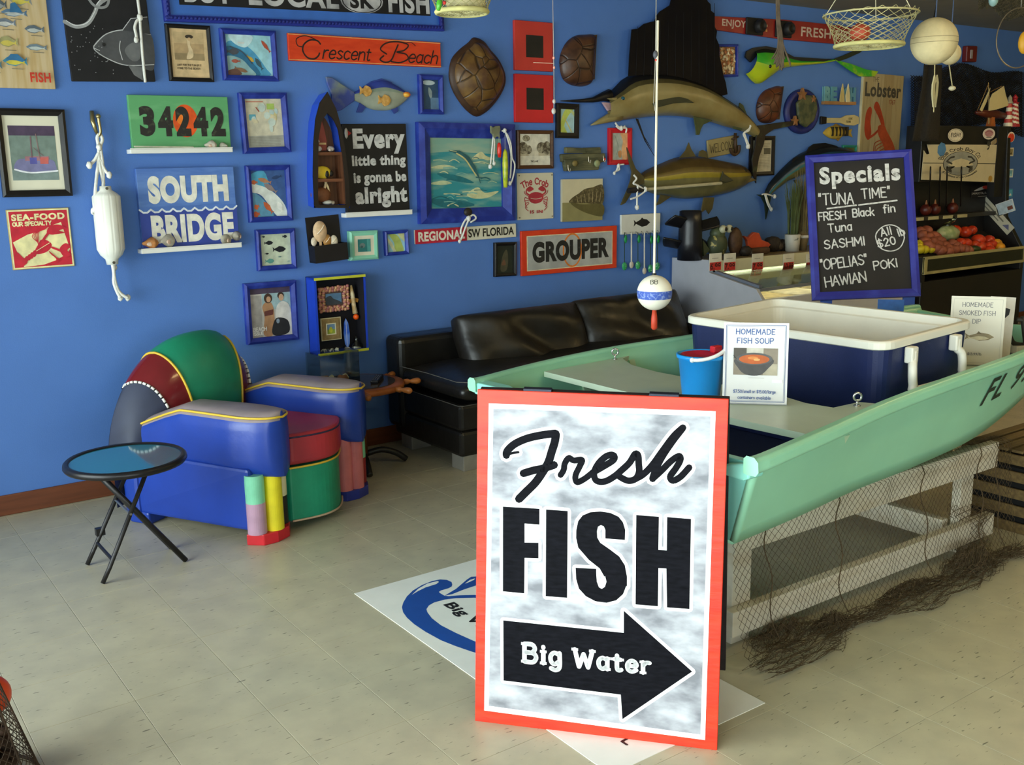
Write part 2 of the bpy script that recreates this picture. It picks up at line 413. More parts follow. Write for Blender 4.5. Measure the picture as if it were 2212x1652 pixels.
class Pic:
    """a flat print: coloured shapes in 0..1 units of a w x h sheet, each a hair above the last"""
    def __init__(s, w, h, z): s.w = w; s.h = h; s.z = z; s.mb = MB(); s.mats = []
    def mi(s, c):
        m = c if not isinstance(c, str) else M(c, rough=.55, amt=.18, scale=25)
        if m not in s.mats: s.mats.append(m)
        return s.mats.index(m)
    def q(s, p): return ((p[0] - .5) * s.w, (p[1] - .5) * s.h)
    def up(s): s.z += 0.00025; return s.z
    def poly(s, c, pts, smooth=False):
        P = [s.q(p) for p in pts]
        if smooth: P = [(v[0], v[1]) for v in catmull([(a, b, 0) for a, b in P], 5, True)]
        s.mb.flat(P, s.up(), s.mi(c)); return s
    def rect(s, c, x0, y0, x1, y1): return s.poly(c, [(x0, y0), (x1, y0), (x1, y1), (x0, y1)])
    def ell(s, c, cx, cy, rx, ry, rot=0, n=20):
        P = []
        for k in range(n):
            a = 2 * PI * k / n; X = rx * cos(a) * s.w; Y = ry * sin(a) * s.h
            C0 = s.q((cx, cy)); P.append((C0[0] + X * cos(rot) - Y * sin(rot), C0[1] + X * sin(rot) + Y * cos(rot)))
        s.mb.flat(P, s.up(), s.mi(c)); return s
    def line(s, c, pts, w, smooth=False, rnd=True):
        P = [s.q(p) for p in pts]
        if smooth: P = [(v[0], v[1]) for v in catmull([(a, b, 0) for a, b in P], 5)]
        s.mb.ribbon(P, w * s.h if not isinstance(w, list) else [a * s.h * 1 for a in w] if len(w) == len(P) else w[0] * s.h, s.up(), s.mi(c), rnd); return s
    def fish(s, c, cx, cy, L, H, flip=1, rot=0, fin=None):
        o = [(-.5, 0), (-.3, .38), (0, .5), (.25, .22), (.36, .1), (.5, .42), (.46, 0), (.5, -.42), (.36, -.1), (.25, -.22), (0, -.5), (-.3, -.38)]
        P = []
        for a, b in o:
            X = a * L * s.w * flip; Y = b * H * s.h
            C0 = s.q((cx, cy)); P.append((C0[0] + X * cos(rot) - Y * sin(rot), C0[1] + X * sin(rot) + Y * cos(rot)))
        s.mb.flat(P, s.up(), s.mi(c)); return s
    def text(s, c, t, x0, y0, x1, y1, bold=.02, track=1.05, shear=0):
        a = s.q((x0, y0)); b = s.q((x1, y1)); put_text(s.mb, t, a[0], a[1], b[0], b[1], s.up(), s.mi(c), bold, track, shear); return s
    def pen(s, c, t, x, y, h, w, **k):
        a = s.q((x, y)); stroke_text(s.mb, t, a[0], a[1], h * s.h, w * s.h, s.up(), s.mi(c), **k); return s
    def done(s, parent, name='print'): return s.mb.build(name, s.mats, parent)

# ================================================================ THE ROOM
CEIL = 2.71
X0, X1, Y0 = -1.45, 11.0, -4.0
TILE = 0.3048
# light: daylight enters through the shop windows (wall_left and wall_front); warm tubes hang at the far side
def portal(loc, rot, sx, sy):
    l = bpy.data.lights.new('window_portal', 'AREA'); l.shape = 'RECTANGLE'; l.size = sx; l.size_y = sy; l.cycles.is_portal = True
    o = bpy.data.objects.new('window_portal', l); COL.objects.link(o); o.location = loc; o.rotation_euler = rot
portal((X0 - .02, 0.55, 1.25), (0, -PI / 2, 0), 2.4, 8.3)
portal((-.15, Y0 - .02, 1.25), (-PI / 2, 0, PI), 2.3, 2.2)

def floor_mat():
    m = bpy.data.materials.new('vinyl_tile'); m.use_nodes = True; nt = m.node_tree; b = nt.nodes['Principled BSDF']
    b.inputs['Roughness'].default_value = 0.34; b.inputs['Specular IOR Level'].default_value = 0.35
    ge = nt.nodes.new('ShaderNodeNewGeometry')
    mp = nt.nodes.new('ShaderNodeMapping'); mp.inputs['Scale'].default_value = (14, 70, 30); mp.inputs['Rotation'].default_value = (0, 0, .25)
    nz = nt.nodes.new('ShaderNodeTexNoise'); nz.inputs['Scale'].default_value = 1.6; nz.inputs['Detail'].default_value = 2
    nt.links.new(ge.outputs['Position'], mp.inputs[0]); nt.links.new(mp.outputs[0], nz.inputs['Vector'])
    r = nt.nodes.new('ShaderNodeValToRGB'); r.color_ramp.elements[0].position = .27; r.color_ramp.elements[1].position = .33
    r.color_ramp.elements[0].color = (*lin('6a6454'), 1); r.color_ramp.elements[1].color = (*lin('bbb298'), 1)
    nt.links.new(nz.outputs['Fac'], r.inputs[0])
    n2 = nt.nodes.new('ShaderNodeTexNoise'); n2.inputs['Scale'].default_value = 9; n2.inputs['Detail'].default_value = 5
    nt.links.new(ge.outputs['Position'], n2.inputs['Vector'])
    mx = nt.nodes.new('ShaderNodeMix'); mx.data_type = 'RGBA'; mx.blend_type = 'MULTIPLY'; mx.inputs[0].default_value = 1
    r2 = nt.nodes.new('ShaderNodeValToRGB'); r2.color_ramp.elements[0].color = (.86, .86, .86, 1); r2.color_ramp.elements[1].color = (1, 1, .98, 1)
    r2.color_ramp.elements[0].position = .35; r2.color_ramp.elements[1].position = .65
    nt.links.new(n2.outputs['Fac'], r2.inputs[0]); nt.links.new(r.outputs[0], mx.inputs[6]); nt.links.new(r2.outputs[0], mx.inputs[7])
    nt.links.new(mx.outputs[2], b.inputs['Base Color'])
    return m
FLOORM = floor_mat()
fl = struct(MB().box(X0, X1, Y0, WALLY, -.06, -.004).build('floor', M('8c8670', rough=.8)))
# single tiles where they show, the rest of the laid floor as one part
ox, oy = 1.625, 3.335          # a tile corner (the mat lies along the joints)
g = 0.0004; tm = MB(); tm.add([(g, g, -.004), (TILE - g, g, -.004), (TILE - g, TILE - g, -.004), (g, TILE - g, -.004),
    (g, g, -.0006), (TILE - g, g, -.0006), (TILE - g, TILE - g, -.0006), (g, TILE - g, -.0006),
    (g + .0012, g + .0012, 0), (TILE - g - .0012, g + .0012, 0), (TILE - g - .0012, TILE - g - .0012, 0), (g + .0012, TILE - g - .0012, 0)],
    [(0, 1, 5, 4), (1, 2, 6, 5), (2, 3, 7, 6), (3, 0, 4, 7), (4, 5, 9, 8), (5, 6, 10, 9), (6, 7, 11, 10), (7, 4, 8, 11), (8, 9, 10, 11)])
proto = tm.build('tile', FLOORM, fl)
def project(p):
    v = Vector(p) - EYE; w = v.dot(FW)
    return (1106 + FPX * v.dot(RT) / w, 826 - FPX * v.dot(UP) / w, w) if w > .05 else (-9999, -9999, w)
cells = []
for i in range(-14, 32):
    for j in range(-25, 8):
        x, y = ox + i * TILE, oy + j * TILE
        if x < X0 - TILE or x > X1 or y < Y0 - TILE or y > WALLY: continue
        px, py, w = project((x + TILE / 2, y + TILE / 2, 0))
        cells.append(((0 if (-120 < px < 2330 and 900 < py < 1800 and w > .3) else 1), w, x, y))
cells.sort()
rest = MB()
for n, (out, w, x, y) in enumerate(cells):
    if n < 300 and not out:
        if n == 0: t = proto
        else: t = proto.copy(); COL.objects.link(t)
        t.location = (x, y, 0); t.parent = fl
    else:
        x1, y1 = min(x + TILE - g, X1), min(y + TILE - g, WALLY); x0, y0 = max(x + g, X0), max(y + g, Y0)
        if x1 > x0 and y1 > y0: rest.add([(x0, y0, 0), (x1, y0, 0), (x1, y1, 0), (x0, y1, 0)], [(0, 1, 2, 3)])
rt = rest.build('laid_tile', FLOORM, fl); rt['kind'] = 'stuff'
WALLM = M('527ac0', rough=.75, amt=.05, scale=3, bump=.08, bscale=160)
struct(MB().box(X0, X1, WALLY, WALLY + .12, 0, CEIL).build('wall_back', WALLM))
struct(MB().box(X1, X1 + .12, Y0, WALLY, 0, CEIL).build('wall_right', M('8d8456', rough=.8)))
struct(MB().box(X0, X1, Y0, WALLY, CEIL, CEIL + .1).build('ceiling', M('8b8372', rough=.85, amt=.06, scale=5)))
wl = MB(); wl.box(X0 - .12, X0, Y0, WALLY, 2.25, CEIL); wl.box(X0 - .12, X0, Y0, WALLY, 0, .12); wl.box(X0 - .12, X0, 4.7, WALLY, .12, 2.5); wl.box(X0 - .12, X0, Y0, -3.6, .12, 2.5)
struct(wl.build('wall_left', M('9a978c', rough=.8)))
wf = MB(); wf.box(X0, X1, Y0 - .12, Y0, 2.25, CEIL); wf.box(X0, X1, Y0 - .12, Y0, 0, .12); wf.box(1.0, X1, Y0 - .12, Y0, .12, 2.5); wf.box(X0, -1.3, Y0 - .12, Y0, .12, 2.5)
struct(wf.build('wall_front', M('9a978c', rough=.8)))
n = 1
for y0, y1 in ((-3.6, -.85), (-.85, 1.9), (1.9, 4.7)):
    w = struct(MB().box(X0 - .06, X0 - .054, y0 + .03, y1 - .03, .15, 2.47).build('window_%d' % n, glassmat('f4faf8', .1))); n += 1
    f = MB(); f.box(X0 - .09, X0 - .02, y0, y0 + .04, .12, 2.5); f.box(X0 - .09, X0 - .02, y1 - .04, y1, .12, 2.5); f.box(X0 - .09, X0 - .02, y0, y1, .12, .16); f.box(X0 - .09, X0 - .02, y0, y1, 2.46, 2.5)
    f.build('window_frame', M('8f9294', rough=.35, metal=.8), w)
for x0, x1 in ((-1.3, -.15), (-.15, 1.0)):
    w = struct(MB().box(x0 + .03, x1 - .03, Y0 - .06, Y0 - .054, .15, 2.47).build('window_%d' % n, glassmat('f4faf8', .1))); n += 1
    f = MB(); f.box(x0, x0 + .04, Y0 - .09, Y0 - .02, .12, 2.5); f.box(x1 - .04, x1, Y0 - .09, Y0 - .02, .12, 2.5); f.box(x0, x1, Y0 - .09, Y0 - .02, .12, .16); f.box(x0, x1, Y0 - .09, Y0 - .02, 2.46, 2.5)
    f.build('window_frame', M('8f9294', rough=.35, metal=.8), w)
struct(MB().box(X0, X1, WALLY - .012, WALLY, 0, .1).build('baseboard_back', M('6b3a22', rough=.45, amt=.2, scale=8, stretch=(.5, 1, 6)), bevel=.004))
# tube lights on the ceiling (all above the picture)
for k, (x, y, s) in enumerate(((3.2, .8, 2.6), (5.9, 2.4, 3.2), (8.0, 3.0, 1.6), (8.4, .4, 2.4))):
    t = thing('ceiling_light', 'long tube light fitting on the ceiling above the ' + ('counter', 'boat', 'produce case', 'back room')[k], 'light', (x, y, CEIL))
    MB().box(-.6, .6, -.1, .1, -.05, 0).build('housing', M('d8d6cc', rough=.5), t, bevel=.005)
    for dy in (-.05, .05):
        MB().tube([(-.57, dy, -.065), (.57, dy, -.065)], .014, 8).build('tube', M('ffe2a0', emit=s * 12, amt=0), t)

# ================================================================ SIGN BOARD (A-frame)
BL, BR = on_z(1026, 1557), on_z(1549, 1621)
ex = (BR - BL).normalized(); SW = (BR - BL).length
nh = Vector((-ex.y, ex.x, 0))           # points away from the camera
if nh.dot(FW) < 0: nh = -nh
best = None
for k in range(0, 300):
    a = math.radians(k * .1); v = nh * sin(a) + Vector((0, 0, 1)) * cos(a); nn = ex.cross(v)
    pl_, pr_ = on_plane(1031, 846, BL, nn), on_plane(1577, 856, BL, nn)
    wt = (pr_ - pl_).dot(ex); e = abs((pl_ - BL).dot(ex)) + abs((pr_ - BR).dot(ex))
    if best is None or e < best[0]: best = (e, a, ((pl_ - BL).dot(v) + (pr_ - BL).dot(v)) / 2)
SA, SH = best[1], best[2]
sv = nh * sin(SA) + Vector((0, 0, 1)) * cos(SA); sn = ex.cross(sv)     # sn points to the viewer
if sn.dot(FW) > 0: sn = -sn
SIGN = thing('sidewalk_sign', 'hand painted FRESH FISH sandwich board with red border and black arrow', 'sign', (BL + BR) / 2)
# children live in a frame: x along the board, y up the board, z towards the viewer
SIGN.matrix_world = Matrix(((ex.x, sv.x, sn.x, (BL.x + BR.x) / 2), (ex.y, sv.y, sn.y, (BL.y + BR.y) / 2), (ex.z, sv.z, sn.z, 0), (0, 0, 0, 1)))
def S(x, y):
    p = on_plane(x, y, BL, sn) - (BL + BR) / 2; return (p.dot(ex), p.dot(sv))
red = M('ee3a1c', rough=.45, second='d42a16', thr=(.35, .7), scale=7, stretch=(1, 5, 1), bump=.2)
MB().box(-SW / 2, SW / 2, 0, SH, -.014, 0).build('front_board', red, SIGN, bevel=.002)
# back leg board hangs from the hinges
ba = SA * 2 + .22
bm = MB(); bm.T = Matrix.Translation((0, SH, -.016)) @ Matrix.Rotation(math.radians(24), 4, 'X')
bm.box(-SW / 2 + .004, SW / 2 + .002, -SH * 1.02, 0, -.014, 0)
bm.build('rear_board', M('1d1518', rough=.6, amt=.3), SIGN, bevel=.002)
for px in (1160, 1434):
    x = S(px, 850)[0]
    MB().box(x - .04, x + .04, SH - .003, SH + .006, -.03, -.002).tube([(x - .04, SH + .005, -.014), (x + .04, SH + .005, -.014)], .006, 8).build('hinge', M('20222c', rough=.35, metal=.7), SIGN)
sp = MB(); SPARTS = []
def cut(name):
    global sp
    sp.build(name, smats, SIGN); sp = MB()
WHT, GRY, BLK = 0, 1, 2
smats = [M('f4f4f4', rough=.5, amt=.03), M('77787f', rough=.55, second='c4c5cc', thr=(.34, .7), scale=9, stretch=(1.0, 1.9, 1), bump=.1), M('111116', rough=.6, amt=.4, scale=30, stretch=(1, 4, 1), spec=.05)]
def sq(pts, z, mi): sp.flat([S(*p) for p in pts], z, mi)
sq([(1056, 871), (1546, 888), (1523, 1598), (1046, 1534)], .0006, WHT)
sq([(1066, 882), (1535, 899), (1513, 1586), (1056, 1524)], .0009, GRY)
cut('painted_ground'); PX = SW / 530.0
def A(x, y): return (1000 + x / 3.672, 820 + y / 3.672)
def B(x, y): return (1000 + x / 3.3515, 1220 + y / 3.3515)
LET = [[A(318, 1005), A(608, 1022), A(608, 1148), A(490, 1140), A(490, 1290), A(600, 1292), A(600, 1415), A(490, 1412), B(445, 205), B(290, 190)],
       [A(660, 1028), A(832, 1040), B(755, 237), B(600, 225)],
       [A(1375, 1072), A(1555, 1085), A(1551, 1348), A(1617, 1352), A(1620, 1088), A(1810, 1103), B(1640, 318), B(1478, 306), B(1473, 25), B(1416, 22), B(1412, 298), B(1250, 285)],
       [B(293, 400), B(1165, 490), B(1165, 330), B(1660, 770), B(1155, 1115), B(1143, 937), B(295, 835)]]
Sl = [A(1285, 1270), A(1130, 1258), A(1130, 1190), A(1118, 1162), A(1095, 1152), A(1072, 1165), A(1064, 1200), A(1066, 1250), A(1090, 1292), A(1160, 1340), A(1240, 1400), A(1285, 1470), A(1302, 1560), A(1302, 1640), B(1183, 150), B(1160, 210), B(1110, 255), B(1040, 273), B(960, 262), B(890, 225), B(840, 170), B(820, 100), B(816, 20), A(893, 1490), A(1058, 1498), B(966, 60), B(970, 120), B(985, 160), B(1005, 172), B(1028, 158), B(1040, 120), B(1030, 80), A(1122, 1560), A(1085, 1495), A(1000, 1428), A(915, 1330), A(898, 1250), A(900, 1190), A(915, 1120), A(950, 1075), A(1010, 1050), A(1090, 1043), A(1170, 1055), A(1235, 1085), A(1270, 1130), A(1288, 1190)]
LET.append(Sl)
for i, P in enumerate(LET):
    P2 = [S(*p) for p in P]
    sp.ribbon(P2 + [P2[0]], PX * 14, .0012, WHT); sq(P, .0015, BLK); cut('arrow' if i == 3 else 'letter')
FR = [([(345, 598), (352, 565), (410, 510), (510, 465), (630, 438), (735, 425)], 62), ([(345, 598), (390, 582), (440, 574)], 20), ([(738, 430), (730, 490), (705, 570), (678, 655), (635, 730), (575, 815), (500, 890), (445, 945)], 66),
      ([(480, 742), (560, 718), (640, 702), (725, 675)], 62), ([(775, 755), (800, 715), (808, 665), (840, 620), (880, 640), (945, 635), (925, 690), (893, 760), (905, 812), (965, 785), (1030, 735)], 48),
      ([(1030, 735), (1110, 690), (1195, 635), (1195, 598), (1140, 605), (1075, 665), (1040, 740), (1060, 800), (1130, 805), (1210, 760), (1250, 725)], 52),
      ([(1250, 725), (1320, 660), (1365, 590), (1390, 600), (1395, 670), (1398, 730), (1370, 785), (1310, 800), (1245, 770)], 52), ([(1370, 785), (1430, 750), (1500, 680), (1580, 570), (1670, 450), (1745, 380)], 52),
      ([(1745, 380), (1660, 490), (1580, 610), (1530, 710), (1505, 785)], 54), ([(1510, 780), (1575, 720), (1650, 645), (1712, 605), (1725, 635), (1690, 700), (1645, 765), (1665, 800), (1725, 770), (1795, 695)], 50)]
for pts, w in FR:
    P = [(v[0], v[1]) for v in catmull([(*S(*A(*p)), 0) for p in pts], 6)]
    sp.ribbon(P, PX * (w / 3.672 + 14), .0012, WHT)
for pts, w in FR:
    P = [(v[0], v[1]) for v in catmull([(*S(*A(*p)), 0) for p in pts], 6)]
    sp.ribbon(P, PX * w / 3.672, .0015, BLK)
cut('script_lettering')
def quad_text(mb, fn, s, TL, TR, BRq, BLq, z, mi, bold, track=1.1, shear=0):
    vs, fs, _ = text_geo(s, bold, track, shear); out = []
    for u, v in vs:
        a = [BLq[i] * (1 - u) + BRq[i] * u for i in (0, 1)]; b = [TL[i] * (1 - u) + TR[i] * u for i in (0, 1)]
        q = fn(a[0] * (1 - v) + b[0] * v, a[1] * (1 - v) + b[1] * v); out.append((q[0], q[1], z))
    mb.add(out, fs, mi)
tm_ = MB(); L_ = stroke_text(tm_, 'Big Water', 0, 0, 6, 1.55, 0, serif=1.15, gap=1.9, xs=1.12); x0_ = min(v[0] for v in tm_.v); x1_ = max(v[0] for v in tm_.v)
for v in tm_.v:
    u, w_ = (v[0] - x0_) / (x1_ - x0_), v[1] / 6; q = S(1126 + 282 * u, 1427 + 27 * u - w_ * (38 - 4 * u)); sp.v.append((q[0], q[1], .0018))
sp.f += tm_.f; sp.m += [WHT] * len(tm_.f)
sp.build('lettering', smats, SIGN)

# ================================================================ FLOOR MAT with wave logo
MA, MBc, MC_ = on_z(767, 1282), on_z(1318, 1675), on_z(1653, 1520)
mw = (MC_.x - MBc.x); ml = (MA.y - MC_.y)
matx0, maty0 = (MA.x + MBc.x) / 2, MBc.y
mt = thing('floor_mat', 'white rectangular floor decal with blue wave logo under the sandwich board', 'mat', (0, 0, 0))
MB().box(matx0, matx0 + mw, maty0, MA.y, 0.0, .002).build('sheet', M('e9e6de', rough=.45, amt=.03), mt)
lp = MB()
def C(x, y): p = on_z(740 + x / 6.119, 1160 + y / 6.119); return (p.x, p.y)
def Lq(pts, z, mi): lp.flat([C(*p) for p in pts], z, mi)
Lq([(1450, 635), (1440, 600), (1380, 572), (1290, 565), (1180, 588), (1050, 640), (930, 712), (850, 790), (803, 870), (785, 930), (800, 1000), (850, 1070), (950, 1160), (1100, 1260), (1300, 1370), (1500, 1450), (1735, 1530), (2050, 1600), (2050, 1490), (1735, 1380), (1500, 1275), (1300, 1172), (1180, 1080), (1120, 1000), (1108, 960), (1140, 910), (1210, 870), (1350, 832), (1500, 814), (1740, 808), (2000, 830), (2000, 780), (1740, 770), (1550, 775), (1400, 788), (1345, 780), (1285, 745), (1272, 730), (1300, 712), (1400, 682), (1440, 660)], .0024, 0)
Lq([(1350, 780), (1500, 690), (1640, 570), (1700, 530), (1760, 528), (1900, 540), (1880, 600), (1750, 650), (1600, 700), (1450, 760)], .0024, 0)
Lq([(915, 772), (1000, 690), (1120, 622), (1255, 588), (1275, 600), (1240, 628), (1100, 672), (1000, 720)], .0028, 1)
Lq([(1615, 625), (1680, 575), (1750, 552), (1740, 572), (1680, 600)], .0028, 1)
lp.build('wave_print', [M('1a4b9c', rough=.45, amt=.08), M('eceae4', rough=.45)], mt); lp = MB()
quad_text(lp, C, 'Big Water', (1445, 845), (2290, 1385), (2135, 1470), (1290, 920), .0028, 2, .03, 1.0, .2)
lp.ribbon([tuple(on_z(*p))[:2] for p in ((1356, 1596), (1343, 1603), (1354, 1610))], .008, .0028, 2)
lp.build('lettering', [M('1a4b9c', rough=.45, amt=.08), M('eceae4', rough=.45), M('1a1a1c', rough=.5)], mt)

# ================================================================ SOFA
sf = thing('sofa', 'black leather sofa with loose back cushions and metal feet against the blue wall', 'sofa', (0, 0, 0))
LE = M('191715', rough=.34, amt=.3, scale=7, bump=.25, bscale=14, spec=.5)
SX0, SX1 = 2.8, 5.03
MB().box(SX0, SX1, 4.40, 5.12, .08, .22).build('lower_base', LE, sf, bevel=.02)
MB().box(SX0, SX1, 4.40, 5.12, .222, .365).build('upper_base', LE, sf, bevel=.02)
MB().box(SX0 - .02, SX1, 4.99, 5.17, .12, .655).build('back', LE, sf, bevel=.035, seg=3)
MB().box(SX1 - .2, SX1, 4.40, 5.1, .22, .56).build('arm', LE, sf, bevel=.04, seg=3)
def cushion(x0, x1, y0, y1, z0, z1, puff, name, lean=0.0, wr=.0, seed=0):
    mb = MB(); rr = random.Random(seed); ph = [rr.uniform(0, 6) for _ in range(6)]
    def fn(u, v):
        a, b = 2 * u - 1, 2 * v - 1
        e = (1 - abs(a) ** 5) * (1 - abs(b) ** 5)
        return a, b, e
    N = 17
    for s in (1, -1):
        def F(u, v):
            a, b, e = fn(u, v); h = (.5 + .5 * (max(e, 0) ** .45)) * (1 if s > 0 else 1)
            wob = wr * (sin(3.1 * a * 2 + ph[0] + 2 * b) + .7 * sin(5 * b + ph[1] + 3 * a) + .5 * sin(9 * a + 4 * b + ph[2])) * e
            x = x0 + (x1 - x0) * u; y = y0 + (y1 - y0) * v
            zc = (z0 + z1) / 2; t = (z1 - z0) / 2
            z = zc + s * (t * (.62 + .38 * e ** .5 if e > 0 else .62) + puff * max(e, 0)) + wob
            return (x, y, z)
        mb.grid(F if s > 0 else (lambda u, v, F=F: F(1 - u, v)), N, N)
    n2 = N * N
    ring = [i for i in range(N)] + [k * N + N - 1 for k in range(1, N)] + [(N - 1) * N + i for i in range(N - 2, -1, -1)] + [k * N for k in range(N - 2, 0, -1)]
    ring2 = [n2 + (i // N) * N + (N - 1 - i % N) for i in ring]
    L = len(ring)
    mb.f += [(ring2[i], ring2[(i + 1) % L], ring[(i + 1) % L], ring[i]) for i in range(L)]; mb.m += [0] * L
    return mb
cs = cushion(SX0 - .02, SX1 - .22, 4.35, 5.0, .372, .50, .02, 'c', wr=.004, seed=2); cs.build('seat_cushion', LE, sf, smooth=True, bevel=0, sub=1)
for i, (a, b) in enumerate(((3.12, 4.0), (3.98, 4.86))):
    cb = cushion(-.45, .45, -.20, .22, -.09, .09, .05, 'b', wr=.024, seed=5 + i)
    cb.T = None
    T = Matrix.Translation(((a + b) / 2, 4.86, .545 if i == 0 else .555)) @ Matrix.Rotation(math.radians(66), 4, 'X')
    cb.v = [tuple(T @ Vector(p)) for p in cb.v]
    cb.build('back_cushion', M('1c1813', rough=.42, amt=.4, scale=6, bump=.9, bscale=7, spec=.5), sf, smooth=True, sub=1)
for x, y in ((SX0 + .02, 4.41), (SX0 + .02, 4.96), (SX1 - .16, 4.41), (SX1 - .16, 4.96)):
    MB().box(x, x + .13, y, y + .12, 0, .085).build('foot', M('a7a49c', rough=.35, metal=.55), sf, bevel=.003)
# stitched seams
for zz in (.37, .51): pass
sm = MB().tube([(SX0 - .018, 5.0, .492), (SX0 - .02, 4.7, .5), (SX0 - .018, 4.40, .497), (SX0 + .02, 4.352, .497), (SX1 - .25, 4.352, .497)], .0022, 5)
sm.tube([(SX0 - .001, 4.98, .362), (SX0 - .001, 4.42, .362), (SX0 + .02, 4.399, .362), (SX1 - .01, 4.399, .362)], .0022, 5)
sm.build('seam_stitching', M('5d5a55', rough=.6), sf)

# ================================================================ ARMCHAIR
AR = math.radians(29.3)
ac = thing('armchair', 'colour-block leather club armchair in blue, green, red and yellow', 'armchair', (1.5, 4.064, 0), AR)
BLU = M('1c3c98', rough=.33, amt=.1, scale=5, bump=.05, bscale=60, spec=.5)
MAUVE = M('8d7f80', rough=.38, amt=.08); YEL = M('d8b43a', rough=.4, amt=.06); GRN = M('1d8a68', rough=.42, amt=.08, bump=.04, bscale=80)
MAR = M('6d1a20', rough=.18, amt=.1, coat=.3); NAV = M('2a3046', rough=.55, amt=.12); SEATR = M('b0323a', rough=.4, amt=.1, second='8e2a34', thr=(.4, .7), scale=3)
AW = .87
def arm(x0, x1, name):
    # body panel + bulging padded roll on top whose plan swells to the front
    xc = (x0 + x1) / 2; out = -1 if x0 < .3 else 1
    pv = []
    for y, e in ((-.0, 0.0), (.74, .035)):
        pv += [(x0 + .035, y, .05), (x1 - .035, y, .05), (x1 - .002 - e, y, .345), (x0 + .002 + e, y, .345)]
    MB().add(pv, [(0, 1, 2, 3), (7, 6, 5, 4), (0, 4, 5, 1), (1, 5, 6, 2), (2, 6, 7, 3), (3, 7, 4, 0)]).build('side_panel', BLU, ac, bevel=.015)
    N, K = 64, 32
    def F(u, v):
        # v along the arm from back (0) to front (1); u round the section
        y = .78 - .88 * v
        hz = .425 + .165 * min(1, v / .45) ** .8 - .015 * max(0, v - .75)           # top line
        lo = .18 + .12 * min(1, v / .35)
        if v > .6: lo = .30 - .02 * (v - .6)
        wd = .10 + .042 * (max(0, v - .35) / .65) ** 1.2
        a = 2 * PI * u; ca, sa = cos(a), sin(a)
        ex_ = .55
        X = wd * math.copysign(abs(ca) ** ex_, ca); zc = (hz + lo) / 2; Z = zc + (hz - lo) / 2 * math.copysign(abs(sa) ** ex_, sa)
        # rounded nose
        if v > .76:
            k = (v - .76) / .24; q = math.sqrt(max(0, 1 - k * k)); X *= (.10 + .90 * q)
        return (xc + X * 1.0, y, Z)
    mb = MB(); mb.grid(F, K, N, 0, wrapu=True)
    mb.f += [tuple(range((N - 1) * K, N * K)), tuple(range(K))[::-1]]; mb.m += [0, 0]
    # colour the top strip mauve
    for i, f in enumerate(mb.f):
        c = sum((Vector(mb.v[k]) for k in f), Vector()) / len(f)
        u = (i % K) / K
        mb.m[i] = 1 if (i < K * (N - 1) and .125 < u < .376) else 0
    mb.build('armrest', [BLU, MAUVE], ac, smooth=True)
    # piping along both edges of the mauve strip, meeting at the nose
    up = lambda P, s: [(p[0] + s * .003, p[1] - .001, p[2] + .003) for p in P]
    vv = [v / 40 * .76 for v in range(41)] + [.76 + .24 * sin(k * PI / 32) for k in range(1, 16)]
    L = [F(.122, v) for v in vv]; R = [F(.378, v) for v in vv]
    MB().tube(up(L, 1) + [(xc, F(.25, 1)[1] - .004, F(.12, .99)[2])] + up(R, -1)[::-1], .0055, 6).build('piping', YEL, ac, smooth=True)
arm(0, .26, 'a'); arm(AW - .26, AW, 'b')
# back: a dome-shaped shell in five colour strips
NB, NR = 40, 14
strip_cols = [NAV, MAR, GRN, MAR, NAV]
def BK(u, v):
    # v 0..1 goes from lower front, over the crown, to the lower rear
    a = -1 + 2 * u; halfw = .455
    Hc = .30 + .545 * math.sqrt(max(0, 1 - abs(a) ** 2.35))            # crown height across
    xw = AW / 2 + halfw * a
    t = v * PI
    yf, yb = .50 + .16 * abs(a) ** 2, .76 - .05 * a * a
    yc, ry = (yf + yb) / 2, (yb - yf) / 2
    zb = .30
    if v < .5:   # front face, leaning and padded
        k = v / .5; y = yf + .12 * (k ** 1.4) - .035 * sin(PI * min(1, k * 1.1)); z = zb + (Hc - zb) * (1 - (1 - k) ** 1.7)
    else:
        k = (v - .5) / .5; y = yf + .12 + (yb - yf - .12 + .05) * sin(k * PI / 2); z = Hc - (Hc - .08) * (1 - math.sqrt(max(0, 1 - k ** 2.2)))
    return (xw, y, z)
ETOP, EBOT = [-1, -.80, -.54, .54, .80, 1], [-1, -.50, -.29, .29, .50, 1]
def ED(k, v):
    w_ = min(1, v / .5) ** .8; return .5 + .5 * (EBOT[k] * (1 - w_) + ETOP[k] * w_)
for s in range(5):
    mb = MB(); mb.grid(lambda u, v, s=s: BK(max(.004, min(.996, ED(s, v) + (ED(s + 1, v) - ED(s, v)) * u)), v), 12, 36)
    mb.build('back_panel', strip_cols[s], ac, smooth=True)
def seam_pts(k, v0, v1, n, dy=.004): return [(p[0], p[1] - dy, p[2] + dy * .7) for p in [BK(ED(k, v0 + (v1 - v0) * i / n), v0 + (v1 - v0) * i / n) for i in range(n + 1)]]
for e in (2, 3): MB().tube(seam_pts(e, 0, .8, 40), .006, 6).build('piping', YEL, ac, smooth=True)
for e in (1, 4):
    for k in range(0, 22): MB().tube(seam_pts(e, (k + .12) / 34, (k + .86) / 34, 3), .0062, 6).build('piping_stripe', M('e6e2da', rough=.4), ac, smooth=True)
    MB().tube(seam_pts(e, 0, .66, 40, .002), .0055, 6).build('piping_core', M('17171b', rough=.4), ac, smooth=True)
